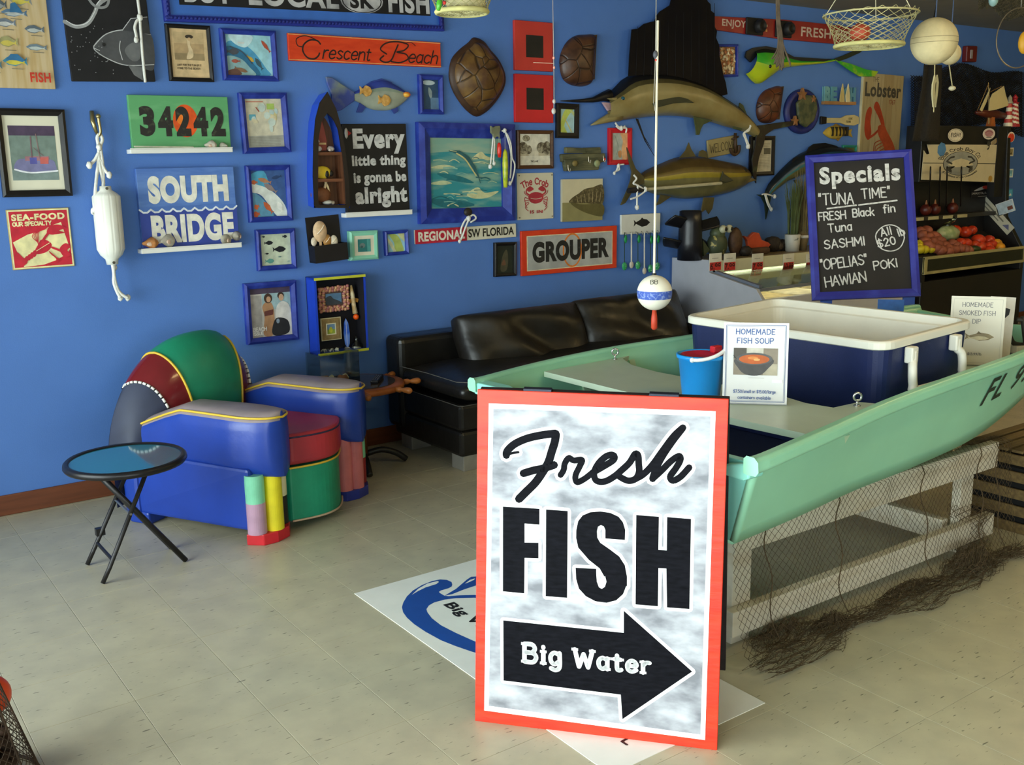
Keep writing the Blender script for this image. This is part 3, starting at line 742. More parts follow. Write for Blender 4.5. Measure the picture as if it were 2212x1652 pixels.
# seat cushion and apron with a bowed front
def bow(u): return -.045 - .09 * sin(PI * u)
def seatF(z0, z1, x0, x1, y1, inset=0.0, nx=18):
    pts = [(x0 + (x1 - x0) * i / nx, bow(i / nx) + inset) for i in range(nx + 1)] + [(x1, y1), (x0, y1)]
    return MB().prism(pts, z0, z1)
seatF(.30, .445, .235, AW - .235, .62).build('seat_cushion', SEATR, ac, bevel=.02, seg=3)
seatF(.035, .29, .245, AW - .245, .60, .012).build('front_apron', GRN, ac, bevel=.008)
def rim(z, dx=0.0, r=.005): return MB().tube([(.24 + (AW - .48) * i / 18, bow(i / 18) + dx, z) for i in range(19)], r, 6)
rim(.43, -.002, .004).build('cushion_welt', M('2b2440', rough=.4), ac, smooth=True)
rim(.288, .008).build('apron_piping', YEL, ac, smooth=True); rim(.04, .008).build('apron_piping', M('c9a98c', rough=.4), ac, smooth=True)
# coloured half columns under the arm noses and plinths
def column(xc, cols, plinth):
    MB().prism([(xc - .115, .03), (xc - .09, -.045), (xc - .03, -.075), (xc + .05, -.075), (xc + .10, -.04), (xc + .115, .03)], 0, .05).build('plinth', plinth, ac, bevel=.004)
    for x, y, r, parts in cols:
        for z0, z1, m in parts:
            MB().tube([(xc + x, y, z0), (xc + x, y, z1)], r, 32).build('column', m, ac, smooth=False)
MINT, LIL, YL2, CRM, DK = M('7fcaa6', rough=.35), M('b58fa6', rough=.35), M('e0cf28', rough=.35), M('d8cfa8', rough=.35), M('201c1a', rough=.35)
column(.115, [(-.075, -.0, .042, [(.05, .19, LIL), (.19, .315, MINT)]), (0.0, -.035, .042, [(.05, .315, YL2)]), (.07, -.005, .042, [(.05, .18, DK), (.18, .315, CRM)])], M('c0222c', rough=.35))
column(AW - .115, [(-.06, -.01, .042, [(.05, .315, M('c87074', rough=.35))]), (.0, -.035, .042, [(.05, .315, M('c87074', rough=.35))]), (.075, -.0, .042, [(.05, .18, M('8c1c22', rough=.35)), (.18, .315, MINT)])], M('28348c', rough=.35))
for x in (.03, AW - .14):
    MB().box(x, x + .11, .62, .74, 0, .06).build('rear_foot', BLU, ac, bevel=.01)
MB().box(.05, AW - .05, .05, .72, .05, .3).build('inner_body', BLU, ac, bevel=.02)
# back lower outer shell
MB().box(.02, AW - .02, .66, .755, .05, .42).build('rear_panel', BLU, ac, bevel=.02)

# ================================================================ FOLDING TABLE
ft = thing('folding_table', 'small round blue glass-top folding table with crossed black legs', 'table', (1.0, 4.03, 0))
MB().lathe([(0, .487), (.208, .487), (.208, .496), (0, .496)], 40).build('glass_top', M('1f7f95', rough=.06, amt=.05, spec=.6, coat=.6), ft)
MB().lathe([(.20, .478), (.226, .475), (.232, .484), (.23, .496), (.222, .503), (.21, .5), (.206, .494), (.2, .49)], 48).build('rim', M('1e1c1e', rough=.35, metal=.3), ft, smooth=True)
BK_ = M('262424', rough=.38, metal=.35)
for y in (.01, .255): MB().tube([(-.131, y, .004), (-.1, y, .06), (.10, y - .05 if y > .1 else y - .0, .47)], .0095, 8).build('leg', BK_, ft, smooth=True)
for y in (.045, .225): MB().tube([(.212, y, .004), (-.12, y - .02, .475)], .0115, 8).build('leg', BK_, ft, smooth=True)
MB().tube([(-.085, .01, .09), (-.085, .25, .09)], .007, 8).build('crossbar', BK_, ft); MB().tube([(.18, .045, .05), (.18, .225, .05)], .007, 8).build('crossbar', BK_, ft)
MB().tube([(.0, 0, .265), (.0, .235, .265)], .005, 8).build('pivot_rod', M('8c8c8c', metal=.8, rough=.3), ft)
MB().box(-.085, -.05, .24, .27, .12, .15).build('latch', BK_, ft)
MB().tube([(-.02, -.05, .487), (.14, .05, .4865)], .004, 6).build('strip', BK_, ft)

# ================================================================ SHIP WHEEL TABLE
wt_ = thing('ship_wheel_table', 'wooden ship wheel side table on a post with curved black feet', 'table', (2.44, 4.85, 0))
WD = wood('8a4a20', .4, '5f2f12', 'z'); WD2 = M('9a5424', rough=.38, amt=.25, scale=14)
MB().lathe([(.035, .03), (.034, .2), (.03, .36), (.045, .42), (.05, .44)], 14).build('post', WD, wt_, smooth=True)
for a in (-.35, 1.25, 2.8, 4.4):
    P = [(.03 * cos(a), .03 * sin(a), .07), (.11 * cos(a), .11 * sin(a), .085), (.19 * cos(a), .19 * sin(a), .06), (.245 * cos(a), .245 * sin(a), .018)]
    MB().tube(catmull(P, 5), .017, 8).build('foot', M('1b1918', rough=.4), wt_, smooth=True)
MB().lathe([(.16, .438), (.245, .438), (.25, .45), (.245, .468), (.2, .47), (.16, .468)], 32).build('wheel_rim', WD2, wt_, smooth=True)
MB().lathe([(0, .462), (.2, .462), (.2, .474), (0, .474)], 32).build('glass_top', M('4c4038', rough=.08, amt=.1, spec=.6, coat=.4), wt_)
for k in range(8):
    a = k * PI / 4 - .32
    f = lambda r, z=.453: (r * cos(a), r * sin(a), z)
    MB().tube([f(.245), f(.27), f(.285), f(.295), f(.32), f(.335), f(.345)], [.014, .016, .009, .013, .018, .016, .006], 8).build('handle', M('a8642c', rough=.35, amt=.2), wt_, smooth=True)
    MB().tube([f(.045), f(.17)], .011, 8).build('spoke', WD2, wt_)
MB().lathe([(0, .44), (.05, .44), (.055, .455), (.05, .462), (0, .462)], 16).build('hub', WD2, wt_)
rc = thing('remote_control', 'black remote control lying on the ship wheel table', 'remote', (2.53, 4.80, .474), .9)
MB().box(-.085, .085, -.022, .022, 0, .02).build('body', M('15151a', rough=.35), rc, bevel=.006)
bt = MB()
for i in range(6):
    for j in (-1, 0, 1): bt.box(-.06 + i * .022, -.05 + i * .022, j * .012 - .003, j * .012 + .003, .02, .022)
bt.build('button', M('4a4a55', rough=.5), rc)
tk = thing('glass_tank', 'clear glass tank holding shells on the ship wheel table', 'tank', (2.33, 4.92, .474), .1)
for a in ((-.12, .12, -.075, -.072), (-.12, .12, .072, .075)): MB().box(a[0], a[1], a[2], a[3], 0, .17).build('pane', glassmat(), tk)
for x in (-.12, .117): MB().box(x, x + .003, -.072, .072, 0, .17).build('pane', glassmat(), tk)
MB().box(-.12, .12, -.075, .075, 0, .004).build('base', glassmat(), tk)
def shell_scallop(name, label, loc, r, rot, colr, group=None, flat=.45):
    o = thing(name, label, 'shell', loc, rot, group); mb = MB()
    def F(u, v):
        a = (u - .5) * 2.5; rr = r * v * (1 + .05 * cos(11 * a * 2.5)); h = flat * r * sin(PI * v * .85 + .3) * (1 + .06 * cos(a * 27))
        return (rr * sin(a), rr * cos(a) - r * .4, max(.002, h))
    mb.grid(F, 25, 8); mb.build('valve', M(colr, rough=.45, amt=.3, scale=40), o, smooth=True, solid=.003)
    MB().ball((0, -r * .4, r * .12), (r * .18, r * .12, r * .14), 8, 6).build('hinge', M(colr, rough=.5, amt=.3, scale=40), o, smooth=True)
    return o
def shell_whelk(name, label, loc, L, rot, colr, group=None, tilt=0):
    o = thing(name, label, 'shell', loc, rot, group); mb = MB()
    prof = [(.0, -.5), (.08, -.44), (.12, -.3), (.24, -.1), (.34, .1), (.30, .2), (.22, .24), (.24, .3), (.15, .36), (.16, .4), (.08, .44), (.03, .5), (0, .51)]
    mb.lathe([(a * L, b * L) for a, b in prof], 14, ax='x', c=(0, 0, L * .26)); mb.build('whorl', M(colr, rough=.45, amt=.3, scale=30), o, smooth=True)
    MB().ball((-L * .1, -L * .2, L * .22), (L * .22, L * .06, L * .12), 8, 6).build('lip', M('e8c8b0', rough=.35, amt=.15), o, smooth=True)
    return o
for i, (dx, dy, r, cc, lb) in enumerate(((-.06, 0, .045, 'c07848', 'tan'), (.0, .02, .035, 'd8cda8', 'cream'), (.05, -.01, .035, 'a86848', 'brown'), (.085, .03, .03, 'e6e0cc', 'pale'))):
    shell_scallop('sea_shell', lb + ' sea shell inside the clear glass tank', (2.33 + dx, 4.92 + dy, .479), r, i * 1.3, cc, 'shells in the glass tank', .8)

# ================================================================ THINGS ON THE BLUE WALL
BFR = M('22328a', rough=.42, second='3a4fb0', thr=(.45, .8), scale=16, bump=.15)       # brushed navy frame paint
BLKF = M('1a1716', rough=.35, amt=.2); CREAM = M('e6dcc0', rough=.6, amt=.05); WHITE = M('ece9e2', rough=.55, amt=.04)
def framed(name, label, quad, fw, d, fm, cat='picture', lip=.3, group=None, matw=0.0, matm=None, inner=None):
    t, w, h = wall_thing(name, label, cat, quad, group=group)
    frame_mesh(w, h, fw, d, 0, lip).build('frame', fm, t)
    MB().box(-w/2 + fw * .6, w/2 - fw * .6, -h/2 + fw * .6, h/2 - fw * .6, .002, .006).build('backing', matm or CREAM, t)
    return t, Pic(w - 2 * fw - 2 * matw, h - 2 * fw - 2 * matw, .0065), w, h
def board(name, label, quad, d, m, cat='sign', bev=.003, group=None):
    t, w, h = wall_thing(name, label, cat, quad, group=group)
    MB().box(-w/2, w/2, -h/2, h/2, 0, d).build('panel', m, t, bevel=bev)
    return t, Pic(w, h, d + .0003), w, h
def ledge(label, quad, d=.07):
    t, w, h = wall_thing('picture_ledge', label, 'ledge', quad, front=d)
    MB().box(-w/2, w/2, -h/2, h/2, 0, d).build('plank', M('e9e7e0', rough=.4, amt=.03), t, bevel=.003)
    MB().box(-w/2, w/2, h/2, h/2 + .004, d - .006, d).build('lip', M('e9e7e0', rough=.4, amt=.03), t)
    return t
def on_ledge(px, py, out=.04):
    p = on_y(px, py, WALLY - out); return p

# 1 fish species chart on wood
t, p, w, h = board('fish_chart', 'wooden chart of painted game fish with red word FISH', [(-75, -60), (94, -52), (117, 189), (-50, 193)], .015, M('cdb68e', rough=.7, second='b9985f', thr=(.4, .75), scale=5, stretch=(8, .7, 1)))
for cx, cy, L, H, c1, c2 in ((.66, .78, .30, .10, '8a8c88', 'c8b850'), (.56, .665, .34, .07, '5c7a96', 'b8bcb8'), (.38, .73, .2, .1, '505860', '8a8c8a'), (.44, .575, .26, .08, '6a7480', 'c0c0bc'), (.80, .53, .26, .075, '5a6670', 'b0b4b0'), (.44, .41, .26, .1, 'a09a68', 'cdbb55'), (.80, .37, .28, .06, '6a7c88', 'b8c0bc'), (.50, .24, .32, .09, '3f86a0', 'c8b844'), (.42, .92, .3, .12, '5a7fb0', '9aa4a8'), (.2, .6, .25, .09, '70787c', 'b0b0a8'), (.18, .8, .25, .09, '70787c', 'b0b0a8'), (.2, .4, .25, .09, '887850', 'b0b0a8'), (.2, .2, .25, .09, '50707c', 'b0b0a8')):
    p.fish(c1, cx, cy, L, H); p.fish(c2, cx, cy - H * .14, L * .8, H * .5)
    p.line('7d7460', [(cx - .05, cy - H * .75), (cx + .09, cy - H * .78)], .006)
p.poly('2f6a96', [(.50, .665), (.52, .74), (.58, .755), (.64, .70), (.66, .67)]); p.poly('2f6a96', [(.38, .25), (.45, .30), (.54, .30), (.64, .24)])
p.text('c8341e', 'FISH', .67, .055, .94, .145, bold=.03); p.done(t)
# 2 chalk drawing of a fish and a hook
t, p, w, h = board('chalk_drawing', 'black board with chalk drawing of a fish and a giant hook', [(126, -62), (309, -62), (331, 176), (151, 177)], .02, M('1b191a', rough=.8, amt=.25), 'picture')
CH = 'b9b9b9'
p.line('9a9a9a', [(.0, .53), (.12, .49), (.26, .52), (.36, .62), (.42, .70), (.62, .82), (.6, .98)], .035, True); p.line('d8d8d8', [(.02, .54), (.12, .50), (.26, .53), (.36, .63), (.42, .72), (.62, .84)], .007, True)
p.line('9a9a9a', [(.52, .95), (.18, .8), (.07, .88), (.14, .97), (.3, .99)], .025, True); p.line('8a8a8a', [(.2, .95), (.34, .70), (.5, .68), (.56, .8), (.6, 1)], .024, True)
p.poly('4a4a4c', [(.30, .32), (.46, .43), (.7, .475), (1, .45), (1, .13), (.86, .12), (.66, .15), (.42, .22)], True)
p.line(CH, [(.30, .32), (.46, .43), (.7, .475), (1, .44)], .009, True); p.line(CH, [(.30, .32), (.31, .28), (.44, .21), (.66, .15), (1, .16)], .009, True)
p.poly('3a3a3c', [(.66, .47), (.78, .58), (.98, .6), (1, .44)]); p.line(CH, [(.66, .47), (.78, .58), (.98, .6)], .007)
p.poly('6a6a6a', [(.66, .28), (.74, .35), (.86, .36), (.84, .22), (.74, .19)], True); p.line(CH, [(.62, .37), (.6, .3), (.62, .2)], .008, True); p.poly('6a6a6a', [(.68, .15), (.74, .06), (.84, .01), (.86, .13)])
p.ell('1a1a1a', .42, .335, .02, .017); p.line('cccccc', [(.3, .3), (.36, .28)], .006)
for k in range(34):
    a, b = random.uniform(.02, .5), random.uniform(.05, .5); p.ell('8f8f8f', a, b, .006, .005, n=6)
p.done(t)
# 3 vintage bathing photo
t, p, w, h = framed('bathing_photo', 'sepia beach photograph in a thin black frame', [(355, 52), (452, 56), (459.5, 176), (364, 177)], .019, .02, BLKF)
p.rect('d6b88a', 0, 0, 1, 1); p.rect('b89a70', .1, .36, .9, .7); p.rect('9a8460', .1, .36, .9, .5); p.rect('c8ac80', .1, .7, .9, .93)
p.poly('dcc39a', [(.46, .84), (.52, .8), (.54, .66), (.6, .55), (.58, .42), (.42, .38), (.44, .48), (.48, .56), (.46, .7)], True); p.ell('3c3226', .52, .84, .11, .04); p.ell('caa87c', .52, .79, .05, .035)
p.pen('5a4a34', 'JUST FOR THE FUN OF IT', .14, .24, .035, .008, gap=1); p.pen('5a4a34', 'COME TO THE BEACH', .14, .17, .035, .008, gap=1.6); p.done(t)
# 4 deep sea picture
t, p, w, h = framed('sea_map_picture', 'blue framed illustrated picture of boats and game fish below waves', [(472, 62), (593, 67), (598, 175), (480, 175)], .026, .028, BFR)
p.rect('9fd0d8', 0, 0, 1, 1); p.poly('4f9cc4', [(0, .75), (.3, .82), (.6, .6), (.85, .2), (.9, 0), (0, 0)], True); p.poly('2f6f94', [(0, .68), (.3, .62), (.55, .35), (.7, 0), (0, 0)], True); p.poly('8fb4b8', [(0, .45), (.3, .42), (.5, .2), (.6, 0), (0, 0)], True)
p.poly('c8e4e8', [(.1, 1), (.6, .98), (.45, .7), (.2, .78)], True); p.fish('4a4f58', .15, .58, .28, .16, -1); p.fish('c9a03a', .52, .42, .2, .1, -1, -.7); p.fish('a85848', .2, .35, .2, .1); p.fish('b0503a', .88, .74, .3, .1, 1, -.9); p.fish('3a5560', .7, .3, .28, .12, 1, -1); p.fish('8c6a50', .3, .14, .3, .1, -1, -.3); p.poly('d8dcd8', [(.25, .82), (.42, .82), (.4, .78), (.28, .78)]); p.poly('6a4a40', [(.0, .1), (.2, .16), (.3, .02), (0, 0)], True); p.line('405060', [(.1, .7), (.35, .58), (.55, .3)], .03, True); p.done(t)
# 5 big local fish sign (its lower part shows)
t, w, h = wall_thing('local_fish_sign', 'wide black BUY LOCAL FISH sign in a navy rope-edged frame', 'sign', [(341, -72), (949, -48), (956, 76), (352, 38)])
frame_mesh(w, h, .03, .03, 0, .1).build('frame', M('24308c', rough=.45, amt=.15), t)
fm = frame_mesh(w - .04, h - .04, .06, .012, .004, 0); fm.build('inner_frame', M('3a6cc0', rough=.5, amt=.08), t)
rp = MB()
for k in range(int(w / .02)):
    rp.ball((-w/2 + .01 + k * .02, -h/2 + .018, .03), (.011, .009, .006), 6, 4)
for k in range(int(h / .02)):
    for sx in (-1, 1): rp.ball((sx * (w/2 - .018), -h/2 + .02 + k * .02, .03), (.009, .011, .006), 6, 4)
rp.build('rope_edging', M('1d2878', rough=.5), t)
MB().box(-w/2 + .06, w/2 - .06, -h/2 + .065, h/2 - .065, .002, .012).build('panel', M('161417', rough=.6, amt=.3), t)
p = Pic(w - .13, h - .13, .0125); LW = M('c9c6c6', rough=.6, second='8a888a', thr=(.45, .7), scale=9)
p.text(LW, 'BUY', .03, .2, .20, 1.0, .035); p.text(LW, 'LOCAL', .255, .2, .60, 1.0, .035); p.ell('18161a', .695, .55, .095, .5); p.ell(LW, .695, .55, .088, .47); p.ell('18161a', .695, .55, .083, .445); p.ell(LW, .695, .55, .078, .42); p.text('18161a', 'SK', .645, .26, .745, .84, .04); p.text(LW, 'FISH', .805, .17, .985, 1.0, .035); p.done(t, 'lettering')
# 6 crescent beach sign
t, p, w, h = board('beach_sign', 'long orange sign with flowing black script reading crescent beach', [(618, 72), (948, 92), (949, 147), (622, 131)], .018, M('e2451c', rough=.5, second='cf3312', thr=(.4, .7), scale=8, stretch=(1, 4, 1)))
for a in (((.0, .04), (1, .04)), ((0, .96), (1, .96))): p.line('e8a060', a, .03, rnd=False)
SCR = '2a1a18'
p.line(SCR, [(.085, .52), (.055, .56), (.05, .8), (.10, .93), (.15, .86), (.19, .72)], .035, True); p.line(SCR, [(.195, .66), (.175, .78), (.13, .78), (.092, .6), (.085, .36), (.11, .14), (.15, .10), (.178, .22), (.186, .32)], .06, True)
stroke_text(p.mb, 'rescent', *p.q((.205, .14)), .47 * h, .055 * h, p.up(), p.mi(SCR), gap=.8, xs=1.12, sh=.25)
p.line(SCR, [(.60, .35), (.575, .2), (.61, .1), (.65, .2), (.68, .55), (.70, .8)], .06, True); p.line(SCR, [(.62, .42), (.58, .6), (.62, .84), (.70, .92), (.77, .82), (.74, .6), (.69, .52), (.75, .46), (.765, .28), (.71, .12), (.65, .14)], .055, True); p.line(SCR, [(.74, .86), (.79, .92), (.82, .8)], .025, True)
stroke_text(p.mb, 'each', *p.q((.765, .14)), .49 * h, .055 * h, p.up(), p.mi(SCR), gap=.7, xs=1.2, sh=.25); p.done(t, 'lettering')
# 7 34242 sign and its ledge
t, p, w, h = board('zip_code_sign', 'green painted sign with black numbers 34242 and an orange sun', [(272, 205), (488, 210), (495, 321), (283, 323)], .025, M('5fa56c', rough=.55, second='7fbf86', thr=(.5, .8), scale=6, stretch=(.6, 3, 1)))
p.ell('e0561c', .545, .53, .125, .31, n=32); p.ell('ea7a24', .50, .62, .05, .16)
DKG = M('262420', rough=.6, second='4a4a3a', thr=(.55, .75), scale=40)
for i, ch in enumerate('34242'): p.text(DKG, ch, .09 + i * .178, .24, .09 + i * .178 + .15, .80, .055)
p.line('d8d8c0', [(.02, .05), (.6, .03)], .03); p.done(t, 'lettering')
ledge('white ledge under the green number sign', [(281, 322), (500, 320), (506, 328), (283, 332)])
q = on_ledge(455, 319); shell_whelk('sea_shell', 'white whelk shell on the ledge under the green number sign', (q.x, q.y, on_ledge(455, 322).z), .075, .3, 'dcd4c4')
q = on_ledge(483, 318); shell_whelk('sea_shell', 'small grey shell at the end of the ledge under the green number sign', (q.x, q.y, on_ledge(483, 321).z), .055, 2.0, 'b8b4a0')
# 8 nautical chart
t, p, w, h = framed('nautical_chart', 'pale sailing chart with legend in a navy frame', [(510, 200), (616, 201), (625, 329), (525.5, 332)], .03, .03, BFR)
p.rect('cfc7ae', 0, 0, 1, 1); p.rect('a9a79a', 0, 0, 1, .24); p.line('c07a60', [(.05, .94), (.5, .94)], .02)
for a in ((.1, .56, .28, .68, '5fa6b8'), (.6, .78, .8, .9, 'a8c060'), (.62, .56, .85, .74, 'd8ca90')): p.rect(a[4], *a[:4])
for _ in range(9): p.ell(random.choice(['b8ccc8', 'c4d0c4', 'd8cca8']), random.uniform(.15, .85), random.uniform(.35, .85), random.uniform(.04, .12), random.uniform(.03, .09), random.uniform(0, 3), n=7)
p.line('a04030', [(.3, .82), (.37, .74)], .02)
for k in range(6): p.line('8a887c', [(.06, .04 + k * .033), (.9, .04 + k * .033)], .006)
p.done(t)
# 9 blue frame fish painting
t, p, w, h = framed('fish_painting', 'navy framed painting of orange and silver reef fish', [(526, 358), (622, 356), (630, 477), (537, 479)], .026, .03, BFR)
p.rect('3a5a90', 0, 0, 1, 1); p.poly('4fa0c0', [(0, .9), (.4, .98), (.5, .6), (.1, .6)], True); p.poly('d8dcd4', [(0, .72), (.5, .6), (.9, .3), (1, 0), (.7, 0), (.3, .45), (0, .55)], True); p.poly('5f97b4', [(0, .5), (.3, .4), (.6, 0), (0, 0)], True)
for a in ((.4, .78, .4, .1, 'b07a58', -.3), (.55, .62, .45, .12, '8a7a78', -.6), (.1, .75, .2, .1, 'c2643c', 0), (.45, .2, .4, .12, 'c26038', -.9), (.12, .22, .16, .12, 'd0683c', .4), (.1, .06, .2, .14, 'c05a34', .2), (.8, .2, .3, .14, 'e8e8e0', -1.2), (.75, .85, .3, .08, '27406a', .2)): p.fish(a[4], a[0], a[1], a[2], a[3], 1, a[5])
p.done(t)
# 10 small silhouettes print
t, p, w, h = framed('fish_silhouette_print', 'navy framed print of black fish silhouettes on pale green', [(547, 496), (634, 493), (638, 580), (556, 584)], .025, .03, BFR)
p.rect('c3ccb4', 0, 0, 1, 1)
for a in ((.28, .72, .3, .14, '151a22'), (.62, .5, .44, .2, '151a22'), (.12, .92, .12, .06, '2a3038'), (.82, .9, .16, .1, '2a3038'), (.2, .38, .14, .06, '1a2028'), (.28, .14, .3, .16, '5f9a90'), (.62, .26, .12, .05, '6a8a84'), (.9, .1, .12, .04, '8aa49a')): p.fish(a[4], a[0], a[1], a[2], a[3], -1)
p.done(t)
# 11 magazine cover of two people
t, p, w, h = framed('magazine_cover', 'navy framed magazine cover showing two people in beach clothes', [(522, 611), (635, 605), (642, 731), (532, 744)], .031, .035, BFR)
p.rect('c2bcb4', 0, 0, 1, 1); p.rect('9db8bc', .3, .55, 1, .88); p.rect('4a3c50', 0, .88, 1, 1); p.rect('a8a29c', 0, 0, .28, .85)
p.poly('b08460', [(.3, .05), (.34, .4), (.3, .62), (.44, .72), (.56, .62), (.58, .3), (.52, .02)], True); p.ell('4a3428', .45, .78, .1, .1); p.ell('c89a78', .46, .76, .055, .06); p.poly('6a3a34', [(.34, .52), (.56, .55), (.55, .44), (.34, .42)])
p.poly('d8d4cc', [(.66, .62), (.82, .7), (.98, .55), (1, 0), (.6, 0), (.62, .4)], True); p.ell('3a2c26', .76, .82, .08, .07); p.ell('caa080', .77, .78, .06, .07); p.poly('26262a', [(.5, .1), (.62, .36), (.9, .3), (.92, .05), (.6, 0)], True); p.ell('8a9aa8', .66, .3, .04, .05)
p.pen('e8e4dc', 'BEACH', .05, .13, .07, .018); p.pen('e8e4dc', 'ISSUE', .05, .05, .06, .016); p.done(t)
# 12 blue fish wood carving + boat shelf
def px_poly(pts, ref, t=0.0):
    """photo points on the wall -> local points about ref (wall x,z)"""
    return [(W(*p)[0] - ref[0], W(*p)[1] - ref[1]) for p in pts]
def wall_empty(name, label, cat, ref, off=.001, group=None):
    o = thing(name, label, cat, (ref[0], WALLY - off, ref[1]), 0, group); o.rotation_euler = (PI / 2, 0, 0); return o
def fish_body(top, bot, depth, z0=0.012, bands=None, n=16, full=False):
    """loft between an upper and a lower outline; cross sections are half ellipses out of the wall"""
    T = catmull([(a, b, 0) for a, b in top], 5); Bq = catmull([(a, b, 0) for a, b in bot], 5)
    N = min(len(T), len(Bq)) - 1; N = 26
    def samp(P, u):
        L = [0]
        for i in range(1, len(P)): L.append(L[-1] + (P[i] - P[i-1]).length)
        s = u * L[-1]
        for i in range(1, len(P)):
            if L[i] >= s:
                k = (s - L[i-1]) / max(1e-9, L[i] - L[i-1]); return P[i-1].lerp(P[i], k)
        return P[-1]
    tops = [samp(T, i / N) for i in range(N + 1)]; bots = [samp(Bq, i / N) for i in range(N + 1)]
    hm = max((a - b).length for a, b in zip(tops, bots))
    mb = MB(); K = 13
    def F(u, v):
        i = int(round(v * N)); a, b = tops[i], bots[i]; th = PI * u; m_ = (1 - cos(th)) / 2
        p = a.lerp(b, m_); hh = (a - b).length
        return (p.x, p.y, z0 + depth * (hh / hm) ** .75 * sin(th))
    mb.grid(F, K, N + 1)
    if bands:
        for i in range(len(mb.f)):
            u = ((i % (K - 1)) + .5) / (K - 1); m_ = (1 - cos(PI * u)) / 2
            for j, b in enumerate(bands):
                if m_ <= b: mb.m[i] = j; break
    return mb
ref = W(795, 205)
t = wall_empty('carved_fish', 'blue carved wooden fish with smaller orange fish painted on its side', 'fish carving', ref)
top = px_poly([(760, 201), (780, 190), (800, 178), (825, 173), (850, 182), (872, 196), (884, 205)], ref); bot = px_poly([(760, 216), (775, 222), (795, 234), (820, 239), (848, 236), (870, 222), (884, 207)], ref)
fish_body(top, bot, .035, .004, [.3, .42, 1.1]).build('body', [M('33459a', rough=.5), M('8a9888', rough=.5), M('9aa090', rough=.5, amt=.2)], t, smooth=True)
MB().prism(px_poly([(763, 200), (735, 182), (715, 168), (701, 166), (704, 182), (714, 205), (712, 225), (714, 245), (735, 238), (763, 218)], ref), .004, .018).build('tail', M('3a4c9a', rough=.5, second='8a9470', thr=(.45, .65), scale=6), t, bevel=.004)
for q in ([(778, 191), (800, 176), (822, 170), (845, 178), (846, 184), (822, 176), (800, 184)], [(775, 222), (768, 243), (780, 243), (788, 231)], [(842, 235), (850, 246), (858, 240), (856, 230)]):
    MB().prism(px_poly(q, ref), .004, .012).build('fin', M('2f4290', rough=.5), t, bevel=.002)
for cx, cy, r in ((783, 198, 14), (823, 218, 15)):
    c = px_poly([(cx, cy)], ref)[0]; k = r * .0026
    MB().prism([(c[0] + k * a, c[1] + k * b) for a, b in ((-1, -.5), (-.9, .1), (-1, .7), (-.55, .3), (0, .85), (.7, .6), (1, 0), (.6, -.6), (0, -.8), (-.5, -.25))], .03, .046).build('painted_fish', M('c08a3c', rough=.5, second='d8a860', thr=(.4, .6), scale=50), t, bevel=.002)
c = px_poly([(874, 205)], ref)[0]; MB().ball((c[0], c[1], .022), (.024, .016, .018), 10, 8).build('mouth', M('e8641c', rough=.4, second='e8b040', thr=(.4, .6), scale=30), t, smooth=True)
# boat shaped shelf
ref = W(690, 330)
t = wall_empty('boat_shelf', 'rowing boat shaped wall shelf with blue hull and wooden compartments', 'shelf', ref)
outer = px_poly([(689, 201), (672, 225), (663, 260), (659, 310), (658, 380), (661, 448), (738, 448), (735, 390), (728, 330), (720, 280), (708, 238)], ref)
hull = MB(); D_ = .10
inn = px_poly([(689, 246), (677, 262), (670, 300), (668, 380), (670, 442), (729, 442), (727, 390), (721, 330), (713, 280), (702, 258)], ref)
back = [(a * .9 - .02, b) for a, b in outer]
n_ = len(outer)
hull.add([(a, b, D_) for a, b in outer] + [(a * .86 + .0, b * .97, 0) for a, b in outer], [(i, (i + 1) % n_, n_ + (i + 1) % n_, n_ + i) for i in range(n_)])
hull.build('hull', M('2a4fc4', rough=.3, amt=.06), t)
gm = MB(); N2 = len(inn)
o1 = [Vector((*p, 0)) for p in outer]; i1 = [Vector((*p, 0)) for p in inn]
def resample(P, n):
    P = P + [P[0]]; L = [0]
    for i in range(1, len(P)): L.append(L[-1] + (P[i] - P[i-1]).length)
    out = []
    for k in range(n):
        s = L[-1] * k / n
        for i in range(1, len(P)):
            if L[i] >= s - 1e-9:
                out.append(P[i-1].lerp(P[i], (s - L[i-1]) / max(1e-9, L[i] - L[i-1]))); break
    return out
ro, ri = resample(o1, 60), resample(i1, 60)
gm.add([(v.x, v.y, D_ + .004) for v in ro] + [(v.x, v.y, D_ + .004) for v in ri] + [(v.x, v.y, D_ - .01) for v in ri], [(i, (i + 1) % 60, 60 + (i + 1) % 60, 60 + i) for i in range(60)] + [(60 + i, 60 + (i + 1) % 60, 120 + (i + 1) % 60, 120 + i) for i in range(60)])
gm.build('gunwale', M('241c18', rough=.45, amt=.2), t)
MB().prism([(v.x, v.y) for v in ri], .008, .012).build('back_panel', wood('5a3a26', .6, '7a5032', 'y'), t)
for y in (333, 390):
    a, b = px_poly([(667, y), (727, y - 1)], ref); MB().box(a[0], b[0], a[1] - .008, a[1] + .008, .012, D_ - .004).build('shelf_plank', wood('7a4a30', .5, '5a3420'), t)
for sx in (0, 1):
    P = px_poly([(669, 300), (668, 440)] if sx == 0 else [(722, 330), (729, 440)], ref); MB().beam((P[0][0], P[0][1], .055), (P[1][0], P[1][1], .055), .012, .085, up=(0, 0, 1)).build('inner_side', wood('6a4028', .5, '4a2c1c', 'y'), t)
def in_boat(px, py, out): q = on_y(px, py, WALLY - out); return (q.x, q.y, q.z)
o = thing('toy_rowboat', 'tiny red model rowboat standing in the boat shelf', 'model', in_boat(695, 325, .05)); MB().prism([(-.025, 0), (-.028, .05), (-.012, .13), (0, .165), (.012, .13), (.026, .05), (.022, 0)], -.012, .012).build('hull', M('8c4038', rough=.5), o); MB().box(-.02, .02, .03, .04, .012, .016).build('thwart', M('c8a878', rough=.5), o); o.rotation_euler = (PI / 2, 0, 0)
